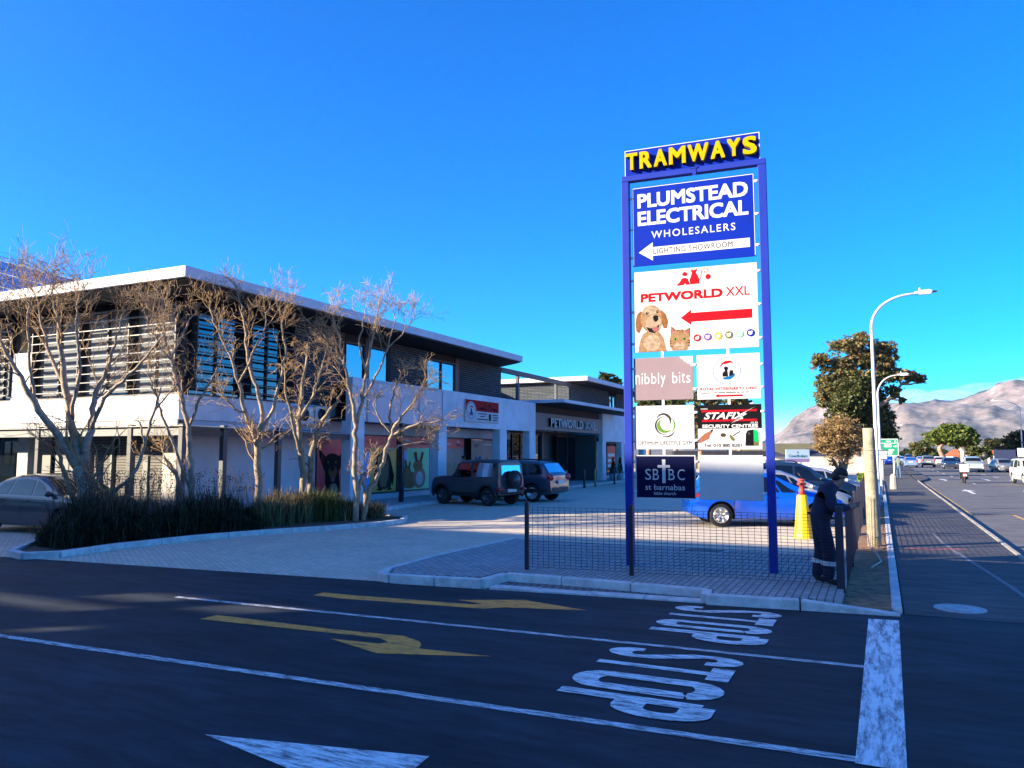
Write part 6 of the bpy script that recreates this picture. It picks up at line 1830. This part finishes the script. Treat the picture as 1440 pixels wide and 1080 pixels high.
# ------------------------------------------------------------------ people
m_skin = mat("skin_brown", (0.27, 0.14, 0.085), 0.55, var=0.08, scale=20); m_navy = mat("overall_navy", (0.008, 0.011, 0.04), 0.85, var=0.35, scale=14, bump=.3, bscale=30)
m_boot = mat("boot_black", (0.01, 0.01, 0.011), 0.5); m_hair = mat("hair_black", (0.008, 0.007, 0.007), 0.7); m_refl = mat("reflective_band", (0.62, 0.66, 0.66), 0.4)
m_jean = mat("jeans_blue", (0.05, 0.1, 0.2), 0.85); m_shirtg = mat("shirt_green_grey", (0.13, 0.17, 0.14), 0.85); m_shirtd = mat("shirt_dark", (0.02, 0.02, 0.028), 0.85); m_helm = mat("helmet_white", (0.6, 0.6, 0.6), 0.3, coat=.6); m_eye = mat("eye_dark", (0.01, 0.01, 0.01), 0.2)
def figure(root, J, bones, mats, scale=1.0, sub=2):
    """J: joint -> (x, y, z, radius); bones: (a, b, material index); one continuous skinned body"""
    names = list(J); idx = {n: i for i, n in enumerate(names)}
    me = bpy.data.meshes.new("body")
    me.from_pydata([Vector(J[n][:3]) * scale for n in names], [(idx[a], idx[b]) for a, b, _ in bones], [])
    o = bpy.data.objects.new("body", me); COL.objects.link(o)
    sk = o.modifiers.new("skin", 'SKIN'); sk.use_smooth_shade = True; sk.branch_smoothing = .4
    ss = o.modifiers.new("sub", 'SUBSURF'); ss.levels = sub; ss.render_levels = sub
    for n in names:
        v = me.skin_vertices[0].data[idx[n]]; r = J[n][3]
        v.radius = (r * scale, r * scale) if not hasattr(r, "__len__") else (r[0] * scale, r[1] * scale)
        v.use_root = (n == names[0])
    dg = bpy.context.evaluated_depsgraph_get()
    m2 = bpy.data.meshes.new_from_object(o.evaluated_get(dg))
    o.modifiers.clear(); o.data = m2
    m2.materials.clear()
    for m in mats: m2.materials.append(m)
    segs = [(Vector(J[a][:3]) * scale, Vector(J[b][:3]) * scale, mi) for a, b, mi in bones]
    for p in m2.polygons:
        c = p.center; best = 9; bm_ = 0
        for a, b, mi in segs:
            ab = b - a; t = max(0, min(1, (c - a).dot(ab) / max(1e-9, ab.length_squared)))
            d = (c - a - ab * t).length
            if d < best: best = d; bm_ = mi
        p.material_index = bm_; p.use_smooth = True
    o.parent = root; ABS[o.name] = Vector((0, 0, 0))
    return o
def std_bones(J):
    B = [("pelvis", "waist", 0), ("waist", "chest", 0), ("chest", "upper", 0), ("upper", "neck", 0), ("neck", "jaw", 1), ("jaw", "head", 1), ("head", "crown", 1)]
    for s_ in "LR":
        B += [("pelvis", "hip" + s_, 3), ("hip" + s_, "knee" + s_, 3), ("knee" + s_, "ankle" + s_, 3), ("ankle" + s_, "heel" + s_, 2), ("heel" + s_, "toe" + s_, 2),
              ("upper", "sh" + s_, 0), ("sh" + s_, "elbow" + s_, 0), ("elbow" + s_, "wrist" + s_, 0), ("wrist" + s_, "palm" + s_, 1)]
    return B
def fingers(J, B, s_, palm, fwd, down, out, curl=.6, L=.075):
    """four unequal fingers and a side thumb growing from the palm"""
    p = Vector(palm); f = Vector(fwd).normalized(); d = Vector(down).normalized(); o = Vector(out).normalized()
    for i, (off, ln) in enumerate(((-.03, .9), (-.01, 1.05), (.011, 1.0), (.031, .78))):
        a = p + o * off + f * .035; b = a + f * L * ln * .5 + d * L * .1 * curl; c = b + (f * (1 - curl) + d * curl).normalized() * L * ln * .5
        for k_, q in zip("abc", (a, b, c)): J["f%s%d%s" % (s_, i, k_)] = (*q, .0095 if k_ != "c" else .0075)
        B += [("palm" + s_, "f%s%da" % (s_, i), 1), ("f%s%da" % (s_, i), "f%s%db" % (s_, i), 1), ("f%s%db" % (s_, i), "f%s%dc" % (s_, i), 1)]
    a = p - o * .038 - f * .01; b = a - o * .012 + f * .035 - d * .012
    J["t%sa" % s_] = (*a, .013); J["t%sb" % s_] = (*b, .0095)
    B += [("palm" + s_, "t%sa" % s_, 1), ("t%sa" % s_, "t%sb" % s_, 1)]

S_ = .965
man_at = Vector((-0.8, 12.13, 0.125))
root = thing("person", "person in navy overalls with silver shin bands reading a phone at the fence corner", "person", (0, 0, 0))
J = {"pelvis": (-.03, 0, .93, .19), "waist": (-.03, 0, 1.06, .195), "chest": (-.01, 0, 1.24, .205), "upper": (.03, 0, 1.36, .165), "neck": (.085, 0, 1.475, .062),
     "jaw": (.15, 0, 1.535, .066), "head": (.155, 0, 1.605, .09), "crown": (.15, 0, 1.665, .07), "hood": (-.12, 0, 1.37, .11), "nose": (.258, 0, 1.575, .014), "earL": (.14, .09, 1.585, .018), "earR": (.14, -.09, 1.585, .018), "chin": (.215, 0, 1.515, .03), "belly": (.06, 0, 1.1, .11)}
for s_, sg in (("L", 1), ("R", -1)):
    fx = .09 if s_ == "R" else -.05
    J.update({"hip" + s_: (-.02 + fx * .2, sg * .1, .85, .125), "knee" + s_: (.02 + fx * .7, sg * .12, .48, .1), "ankle" + s_: (-.03 + fx, sg * .125, .1, .09), "heel" + s_: (-.03 + fx, sg * .12, .05, .05), "toe" + s_: (.13 + fx, sg * .14, .035, .042),
              "sh" + s_: (.02, sg * .2, 1.35, .1), "elbow" + s_: (.10, sg * .26, 1.11, .08), "wrist" + s_: (.33, sg * .1, 1.13, .042), "palm" + s_: (.395, sg * .055, 1.155, .034)})
J = {n: ((q[0] + max(0, q[2] - .9) * .2,) + tuple(q[1:])) for n, q in J.items()}
B = std_bones(J) + [("upper", "hood", 0), ("head", "nose", 1), ("head", "earL", 1), ("head", "earR", 1), ("jaw", "chin", 1), ("waist", "belly", 0)]
for s_, sg in (("L", 1), ("R", -1)): fingers(J, B, s_, J["palm" + s_][:3], (1, -sg * .35, .25), (-.1, -sg * 1, .1), (0, 0, 1), .55)
body = figure(root, J, B, [m_navy, m_skin, m_boot, m_navy], S_)
mb = MB()
mb.ball(Vector((.138 + .148, 0, 1.64)) * S_, (.108 * S_, .098 * S_, .082 * S_), 14, 9, jit=.03); mb.ball(Vector((.085 + .137, 0, 1.585)) * S_, (.07, .088, .075), 12, 8, jit=.03)
mb.build("hair", m_hair, body)
mb = MB()
for sg in (1, -1): mb.ball(Vector((.236 + .14, sg * .034, 1.6)) * S_, (.012, .014, .009), 8, 6)
mb.build("eyes", m_eye, body)
for s_, sg in (("L", 1), ("R", -1)):
    a = Vector(J["knee" + s_][:3]) * S_; b = Vector(J["ankle" + s_][:3]) * S_
    mb = MB(); p = a.lerp(b, .36); q = a.lerp(b, .52)
    mb.tube([p, q], [.108, .107], 18, cap=False)
    mb.build("reflective_band", m_refl, body)
mb = MB(); mb.tube([Vector((-.013, 0, .985)) * S_, Vector((-.008, 0, 1.01)) * S_], .19, 20, cap=False); mb.build("waist_seam", m_navy, body)
root.location = man_at; root.rotation_euler = (0, 0, R(8))
ph = MB(); M_ = Matrix.Rotation(R(-35), 3, 'Y'); ph.obox((0, 0, 0), (.15, .075, .01), M_); ph.obox((M_ @ Vector((0, 0, .0056))), (.135, .066, .001), M_, 1)
c8, s8 = math.cos(R(8)), math.sin(R(8)); hp = Vector((.5, 0, 1.185)) * S_
ph.v = [(x + man_at.x + hp.x * c8, y + man_at.y + hp.x * s8, z + man_at.z + hp.z) for x, y, z in ph.v]
tag(ph.build("phone", [m_dark, mat("phone_screen", (0.05, 0.1, 0.16), 0.1)], origin=(man_at.x + .43, man_at.y + .06, man_at.z + 1.13)), "dark phone held in both hands by the person in overalls", "phone")

def simple_person(label, loc, hd, top, leg, pose="walk", hair=m_hair, group=None, helmet=False, seat=0):
    root = thing("person", label, "person", (0, 0, 0), group)
    J = {"pelvis": (0, 0, .95, .14), "waist": (0, 0, 1.08, .135), "chest": (.01, 0, 1.27, .155), "upper": (.01, 0, 1.42, .13), "neck": (.02, 0, 1.52, .055), "jaw": (.05, 0, 1.58, .065), "head": (.05, 0, 1.65, .09), "crown": (.04, 0, 1.71, .07), "nose": (.15, 0, 1.63, .014)}
    for s_, sg in (("L", 1), ("R", -1)):
        st = .2 * sg if pose == "walk" else .0
        J.update({"hip" + s_: (0, sg * .09, .88, .095), "knee" + s_: (.03 + st * .5, sg * .1, .48, .068), "ankle" + s_: (-.02 + st, sg * .1, .09, .048), "heel" + s_: (-.03 + st, sg * .1, .045, .04), "toe" + s_: (.13 + st, sg * .11, .035, .036),
                  "sh" + s_: (0, sg * .19, 1.4, .07), "elbow" + s_: (-.02 - st * .4, sg * .25, 1.13, .05), "wrist" + s_: (.05 - st * .7, sg * .25, .9, .034), "palm" + s_: (.07 - st * .8, sg * .245, .82, .032)})
    if pose == "ride":
        J.update({"pelvis": (-.1, 0, .82, .15), "waist": (-.05, 0, .97, .14), "chest": (.02, 0, 1.17, .16), "upper": (.07, 0, 1.32, .14), "neck": (.11, 0, 1.41, .06), "jaw": (.15, 0, 1.46, .07), "head": (.15, 0, 1.54, .09), "crown": (.14, 0, 1.6, .07), "nose": (.25, 0, 1.52, .014)})
        for s_, sg in (("L", 1), ("R", -1)):
            J.update({"hip" + s_: (-.06, sg * .1, .78, .1), "knee" + s_: (.3, sg * .2, .68, .075), "ankle" + s_: (.12, sg * .2, .34, .05), "heel" + s_: (.08, sg * .2, .3, .042), "toe" + s_: (.26, sg * .21, .3, .036),
                      "sh" + s_: (.06, sg * .19, 1.3, .075), "elbow" + s_: (.24, sg * .32, 1.1, .055), "wrist" + s_: (.45, sg * .3, 1.06, .036), "palm" + s_: (.52, sg * .3, 1.05, .034)})
    B = std_bones(J) + [("head", "nose", 1)]
    for s_, sg in (("L", 1), ("R", -1)):
        if pose == "ride": fingers(J, B, s_, J["palm" + s_][:3], (1, 0, 0), (0, 0, -1), (0, 1, 0), .8)
        else: fingers(J, B, s_, J["palm" + s_][:3], (.15, 0, -1), (.2, -sg, 0), (1, 0, 0), .3)
    body = figure(root, J, B, [top, m_skin, m_boot, leg])
    mb = MB(); h = Vector(J["head"][:3])
    if helmet: mb.ball(h + Vector((0, 0, .02)), (.145, .125, .14), 14, 10); mb.build("helmet", m_helm, body)
    else: mb.ball(h + Vector((-.015, 0, .035)), (.1, .093, .08), 12, 8); mb.build("hair", hair, body)
    root.location = loc; root.rotation_euler = (0, 0, hd)
    return root
simple_person("pedestrian in a green grey top and blue jeans walking away up the pavement", (1.25, 65.5, 0.004), R(92), m_shirtg, m_jean)
pj = at(651, 690, 33.0)
simple_person("person in dark clothes standing behind the boxy jeep, head above its bonnet end", (pj.x, pj.y, 0.11), R(-20), m_shirtd, m_shirtd, "stand")

# motorcycle with delivery box
m_mred = mat("bike_red", (0.3, 0.03, 0.02), 0.35, coat=.5)
def motorcycle(label, loc, hd, box=True, group=None, shell=None):
    root = thing("motorcycle", label, "motorcycle", (0, 0, 0), group)
    for x in (-.62, .64):
        mb = MB(); c = Vector((x, 0, .29))
        mb.lathe([(.19, -.05), (.27, -.055), (.29, 0), (.27, .055), (.19, .05)], c, 22, 'y'); w = mb.build("wheel", m_tyre, root)
        mb = MB(); mb.lathe([(.2, -.03), (.17, -.03), (.17, .03), (.2, .03)], c, 20, 'y')
        for k_ in range(5):
            a = k_ * 1.257; mb.tube([c, c + Vector((math.cos(a) * .19, 0, math.sin(a) * .19))], .016, 5)
        mb.build("rim", m_rimd, w)
    sh = shell or m_mred
    mb = MB(); mb.ball((.18, 0, .74), (.3, .15, .13), 14, 8); mb.tube([(.3, 0, .7), (.52, 0, .8), (.6, 0, .95)], [.1, .12, .1], 8); mb.build("fuel_tank", sh, root)
    mb = MB(); mb.tube([(-.62, 0, .72), (-.3, 0, .73), (.02, 0, .72)], [.1, .13, .09], 8); mb.build("seat", m_trim, root)
    mb = MB(); mb.box(-.2, -.14, .24, .3, .14, .58); mb.tube([(.64, .09, .29), (.5, .09, .98)], .025, 6); mb.tube([(.64, -.09, .29), (.5, -.09, .98)], .025, 6); mb.tube([(-.62, .1, .29), (-.1, .1, .4)], .03, 6); mb.tube([(-.62, -.1, .29), (-.1, -.1, .4)], .03, 6); mb.tube([(.2, -.16, .3), (-.7, -.2, .38)], .045, 8)
    mb.build("frame", m_trim, root)
    mb = MB(); mb.tube([(.42, -.38, 1.02), (.5, -.15, 1.03), (.5, .15, 1.03), (.42, .38, 1.02)], .016, 6); mb.build("handlebar", m_trim, root)
    mb = MB(); mb.ball((.64, 0, .9), (.07, .09, .09), 12, 8); mb.build("headlight", m_lampw, root)
    mb = MB(); mb.tube([(-.45, 0, .62), (-.8, 0, .62), (-.95, 0, .45)], [.08, .1, .07], 6); mb.build("rear_mudguard", sh, root)
    mb = MB(); mb.ball((-.88, 0, .68), (.04, .1, .05), 10, 6); mb.build("tail_light", m_red, root)
    mb = MB(); mb.box(-.97, -.11, .5, -.955, .11, .64); mb.build("number_plate", m_plate, root)
    if box:
        mb = MB(); mb.box(-.95, -.27, .78, -.4, .27, 1.32); bx = mb.build("delivery_box", m_helm, root, bevel=.03)
        mb = MB(); mb.box(-.955, -.28, 1.2, -.395, .28, 1.22); mb.build("lid_seam", m_trim, bx)
    for sg in (1, -1):
        mb = MB(); mb.tube([(.45, sg * .3, 1.03), (.4, sg * .36, 1.16)], .008, 5); mb.ball((.4, sg * .38, 1.2), (.02, .06, .04), 8, 6); mb.build("mirror", m_trim, root)
    root.location = loc; root.rotation_euler = (0, 0, hd)
    return root
motorcycle("delivery motorcycle with a white box riding away in the near lane", (5.2, 62.0, -0.11), R(90))
simple_person("rider in dark clothes and white helmet on the delivery motorcycle", (5.2, 62.0, -0.11), R(90), m_shirtd, m_shirtd, "ride", helmet=True)
sc_ = at(168, 700, 20.6)
motorcycle("red motorcycle parked behind the dark planting, only its top showing", (sc_.x, sc_.y, 0.004), R(165), box=False, shell=mat("bike_bright_red", (0.5, 0.03, 0.02), 0.3, coat=.6))

# ------------------------------------------------------------------ along and beyond the main road
m_tile = mat_brick("roof_tile_orange", (0.42, 0.13, 0.05), (0.5, 0.17, 0.07), (0.2, 0.06, 0.03), .3, .3, .03, wall=True, var=.2)
m_slate = mat_brick("roof_slate", (0.05, 0.055, 0.07), (0.07, 0.075, 0.09), (0.02, 0.02, 0.03), .4, .3, .03, wall=True, var=.2)
m_hwall = mat("house_wall_cream", (0.5, 0.44, 0.34), 0.9, var=.1, scale=.6); m_hwhite = mat("house_wall_white", (0.55, 0.54, 0.5), 0.9, var=.1, scale=.6)
def house(label, u, vbase, D_, wpx, hpx, roofpx, m_roof, m_wall, depth=8, yaw=0, chim=False, cat="house", flat_roof=False, nwin=2, name="house"):
    s_ = D_ / FPX; c = at(u, vbase, D_); z0 = -.15; w = wpx * s_; h = hpx * s_; rh = roofpx * s_
    zb = c.z
    root = thing(name, label, cat, (c.x, c.y, z0))
    rot = Matrix.Rotation(R(yaw), 3, 'Z')
    T = lambda x, y, z: Vector((c.x, c.y, 0)) + rot @ Vector((x, y, 0)) + Vector((0, 0, z))
    mb = MB(); mb.prism([(-w / 2, 0), (w / 2, 0), (w / 2, depth), (-w / 2, depth)], lambda a, b: T(a, b, z0), lambda a, b: T(a, b, zb + h)); mb.build("wall", m_wall, root)
    e = .4; z = zb + h
    mb = MB()
    if flat_roof:
        mb.prism([(-w / 2 - .2, -.2), (w / 2 + .2, -.2), (w / 2 + .2, depth + .2), (-w / 2 - .2, depth + .2)], lambda a, b: T(a, b, z + .003), lambda a, b: T(a, b, z + rh))
    else:
        q = min(w, depth) * .38
        P = [T(-w / 2 - e, -e, z), T(w / 2 + e, -e, z), T(w / 2 + e, depth + e, z), T(-w / 2 - e, depth + e, z), T(-w / 2 + q, depth / 2, z + rh), T(w / 2 - q, depth / 2, z + rh)]
        mb.add(P, [(0, 1, 5, 4), (1, 2, 5), (2, 3, 4, 5), (3, 0, 4), (3, 2, 1, 0)])
    rf = mb.build("roof", m_roof, root)
    if chim:
        mb = MB(); mb.prism([(w * .2, depth * .5), (w * .2 + .7, depth * .5), (w * .2 + .7, depth * .5 + .7), (w * .2, depth * .5 + .7)], lambda a, b: T(a, b, z), lambda a, b: T(a, b, z + rh + .9)); mb.build("chimney", m_wall, rf)
    for i in range(nwin):
        x = -w / 2 + w * (i + .5) / nwin; ww = w / nwin * .45; zc = zb + h * .5
        mb = MB(); mb.prism([(x - ww / 2, zc - h * .22), (x + ww / 2, zc - h * .22), (x + ww / 2, zc + h * .22), (x - ww / 2, zc + h * .22)], lambda a, b: T(a, -.06, b), lambda a, b: T(a, .02, b)); mb.build("window", m_glassd, root)
    return root
house("cream house with an orange hip roof below the umbrella pine", 1341, 657, 175, 24, 14, 11, m_tile, m_hwall, 9, -10, True)
house("house with a stepped orange roof by the dark tree at right", 1401, 652, 150, 20, 14, 9, m_tile, m_hwhite, 8, -15)
house("low white building with a long pale roof at the end of the road", 1320, 658, 170, 34, 11, 5, m_fascia, m_hwhite, 8, -8, flat_roof=True, cat="building", name="low_building", nwin=4)
house("small orange walled building beside the far end of the pavement", 1259, 655, 200, 9, 13, 2, m_tile, mat("wall_orange", (0.45, 0.25, 0.12), 0.9), 8, 0, flat_roof=True, cat="building", name="low_building", nwin=1)
house("house with a dark slate hip roof behind the blue signboard", 1148, 656, 112, 40, 14, 11, m_slate, m_hwall, 10, 15, nwin=3)
house("second dark roofed house half hidden by the right pylon post", 1094, 656, 118, 26, 14, 7, m_slate, m_hwall, 10, 15)
house("pale flat roofed carport building behind the parked cars", 1150, 662, 92, 26, 14, 3, m_fascia, mat("wall_blue_grey", (0.18, 0.2, 0.22), 0.9), 6, 20, flat_roof=True, cat="building", name="carport_building")  # walls in one even blue-grey
house("long dark shed seen under the lower panels of the pylon", 1015, 662, 100, 130, 22, 6, m_slate, mat("wall_dark_grey", (0.12, 0.12, 0.13), 0.9), 8, 25, flat_roof=True, cat="building", name="shed", nwin=5)
# white boundary wall with red panels across the road
root = thing("boundary_wall", "long white boundary wall with red panels across the main road", "wall", (17.2, 70, -.05))
mb = MB(); mb.box(17.0, 66, -.1, 17.25, 150, 1.75); mb.build("wall", m_hwhite, root)
for i in range(9):
    y = 74 + i * 8
    mb = MB(); mb.box(16.96, y, .3, 16.995, y + 1.6, 1.5); mb.build("red_panel", PAL[RED], root)
for y in (66, 80, 94, 108, 122, 136):
    mb = MB(); mb.box(16.9, y - .2, -.1, 17.35, y + .2, 2.0); mb.build("pier", m_hwhite, root)
# billboard
bp_ = at(1413, 640, 84)
root = thing("billboard", "dark blue billboard panel on two posts near the right edge", "billboard", (bp_.x, bp_.y, 0))
s_ = 84 / FPX
mb = MB(); mb.box(bp_.x - 13 * s_, bp_.y - .05, bp_.z - 7.5 * s_, bp_.x + 13 * s_, bp_.y + .05, bp_.z + 7.5 * s_); mb.build("panel", mat("billboard_navy", (0.012, 0.02, 0.06), 0.5), root)
for d in (-9, 9):
    mb = MB(); mb.tube([(bp_.x + d * s_, bp_.y + .1, -.1), (bp_.x + d * s_, bp_.y + .1, bp_.z)], .07, 8); mb.build("post", m_steelg, root)
tp = at(1385.5, 641, 78)
root = thing("round_sign", "round road sign seen from its dark back left of the billboard", "road sign", (tp.x, tp.y, 0))
mb = MB(); mb.lathe([(.3, -.01), (.3, .01), (.02, .012)], (tp.x, tp.y, tp.z), 22, 'y'); mb.build("disc", m_dark, root)
mb = MB(); mb.tube([(tp.x, tp.y + .04, -.1), (tp.x, tp.y + .04, tp.z + .2)], .035, 8); mb.build("post", m_steelg, root)
gp_ = at(1366, 643, 120); s_ = 120 / FPX
root = thing("slatted_gate", "grey slatted gate with a red notice between the orange roofs", "gate", (gp_.x, gp_.y, 0))
mb = MB()
for i in range(12): mb.box(gp_.x - 10 * s_ + i * 20 * s_ / 12, gp_.y - .04, .1, gp_.x - 10 * s_ + (i + .8) * 20 * s_ / 12, gp_.y + .04, gp_.z + 8 * s_)
mb.build("slats", mat("gate_grey", (0.3, 0.31, 0.3), 0.7), root)
for d in (-11, 11):
    mb = MB(); mb.box(gp_.x + d * s_ - .2, gp_.y - .2, -.1, gp_.x + d * s_ + .2, gp_.y + .2, gp_.z + 9 * s_); mb.build("post", m_hwhite, root)
mb = MB(); mb.box(gp_.x - 3 * s_, gp_.y - .08, gp_.z - 4 * s_, gp_.x + 1 * s_, gp_.y - .05, gp_.z + 4 * s_); mb.build("notice", PAL[RED], root)
# shop signboard left of the gum tree
sb_ = at(1121.5, 640, 72); s_ = 72 / FPX
root = thing("roadside_signboard", "pale blue signboard with small dark lettering above the parked cars", "signboard", (sb_.x, sb_.y, 0))
mb = MB(); rr_ = Vector((math.cos(R(20)), math.sin(R(20)), 0)); nn_ = Vector((math.sin(R(20)), -math.cos(R(20)), 0))
SB = lambda a, b, h=0: sb_ + rr_ * (a * s_) + Vector((0, 0, b * s_)) + nn_ * h
mb.prism([(-16, -5), (16, -5), (16, 8), (-16, 8)], lambda a, b: SB(a, b, -.1), lambda a, b: SB(a, b, .1)); brd = mb.build("sign_box", mat("sign_pale_blue", (0.3, 0.42, 0.55), 0.5), root)
mb = MB(); mb.prism([(-16, -10), (16, -10), (16, -5.1), (-16, -5.1)], lambda a, b: SB(a, b, -.1), lambda a, b: SB(a, b, .1)); mb.build("lower_strip", mat("sign_violet", (0.2, 0.14, 0.32), 0.5), root)
mb = MB(); add_text(mb, "CoverBrokers", lambda a, b, h: SB(a, b, .1 + h), -12, 13, -3.2, 1, 0, .01, bold=.03); mb.prism([(-1, 3), (1, 3), (0, 5.5)], lambda a, b: SB(a, b, .105), lambda a, b: SB(a, b, .12)); mb.build("lettering", mat("sign_teal", (0.01, 0.09, 0.13), 0.5), brd)
mb = MB(); mb.prism([(3, -40), (6, -40), (6, -10.2), (3, -10.2)], lambda a, b: SB(a, b, -.06), lambda a, b: SB(a, b, .06)); mb.build("post", m_steel, root)
# grassy bank
mb = MB(); n_ = 24
vs_ = []
for i in range(n_):
    u = 1030 + i * 10; h = 15 * math.sin(math.pi * (i + 1) / (n_ + 1)) ** .3
    for dd, hh in ((520, -1.5), (560, h * .8), (600, h * 560 / FPX), (700, h * .5), (800, -2)):
        p = at(u, 640, dd); vs_.append((p.x, p.y, hh if hh < 0 else min(hh, 8.6)))
mb.add(vs_, [(i * 5 + j, (i + 1) * 5 + j, (i + 1) * 5 + j + 1, i * 5 + j + 1) for i in range(n_ - 1) for j in range(4)], 0, True)
struct("grassy_hill", mb, mat("bank_grass", (0.14, 0.13, 0.035), 0.95, var=.3, scale=.05))
mb = MB(); mb.sheet([(-0.45, 45), (0.05, 45), (0.05, 95), (-0.45, 95)], .02); mb.sheet([(-12, 96), (0.1, 96), (0.1, 300), (-12, 300)], -.03)
struct("grass_verge", mb, mat("verge_grass", (0.07, 0.1, 0.02), 0.95, var=.4, scale=3))
root = thing("garden_wall", "low cream garden wall behind the brown tree beside the fence", "wall", (-6, 84, 0))
mb = MB(); mb.box(-14, 84, -.1, -0.6, 84.25, 1.5); mb.build("wall", m_hwall, root)
mb = MB(); mb.box(-14, 83.95, 1.503, -0.6, 84.3, 1.58); mb.build("coping", m_conc, root)
# ------------------------------------------------------------------ block across the side road, out of frame: its shadow fills the foreground
opp = thing("office_block", "flat roofed block across the side road whose shadow fills the street", "building", (-50, -8, 0))
m_oppw = mat("opposite_wall", (0.4, 0.36, 0.3), 0.9, var=0.15, scale=1)
# front wall with four slits added to let patches of sun onto the road
W0, W1 = -8.08, -8.0
mb = MB()
for x0, x1, z0, z1 in ((-110, -8, -.1, 6.76), (-110, -27.2, 6.76, 7.0), (-24.9, -8, 6.76, 7.0), (-110, -8, 7.0, 7.22), (-110, -31, 7.22, 7.44), (-26.7, -8, 7.22, 7.44), (-110, -8, 7.44, 7.64),
                       (-110, -28.5, 7.64, 7.92), (-27.35, -26.6, 7.64, 7.92), (-25.6, -8, 7.64, 7.92), (-110, -8, 7.92, 12.12), (-110, -28.9, 12.12, 12.68)):
    mb.box(x0, W0, z0, x1, W1, z1)
mb.build("wall", m_oppw, opp)
mb = MB(); mb.box(-8.3, -20, -.1, -8, -8.31, 12.12); mb.build("wall", m_oppw, opp)
mb = MB(); mb.box(-110, -13, 11.6, -8.31, -8.31, 11.9); mb.build("roof", m_roofing, opp)  # shallow roof, back left open so the sun reaches the slits
for i in range(11):
    x = -86 + i * 6.4
    window("window", m_glass, (x + 3.2, -7.99), (x, -7.99), 1.0, 3.0, splits=2, parent=opp)
    window("window", m_glass, (x + 3.2, -7.99), (x, -7.99), 5.0, 7.0, splits=2, parent=opp)
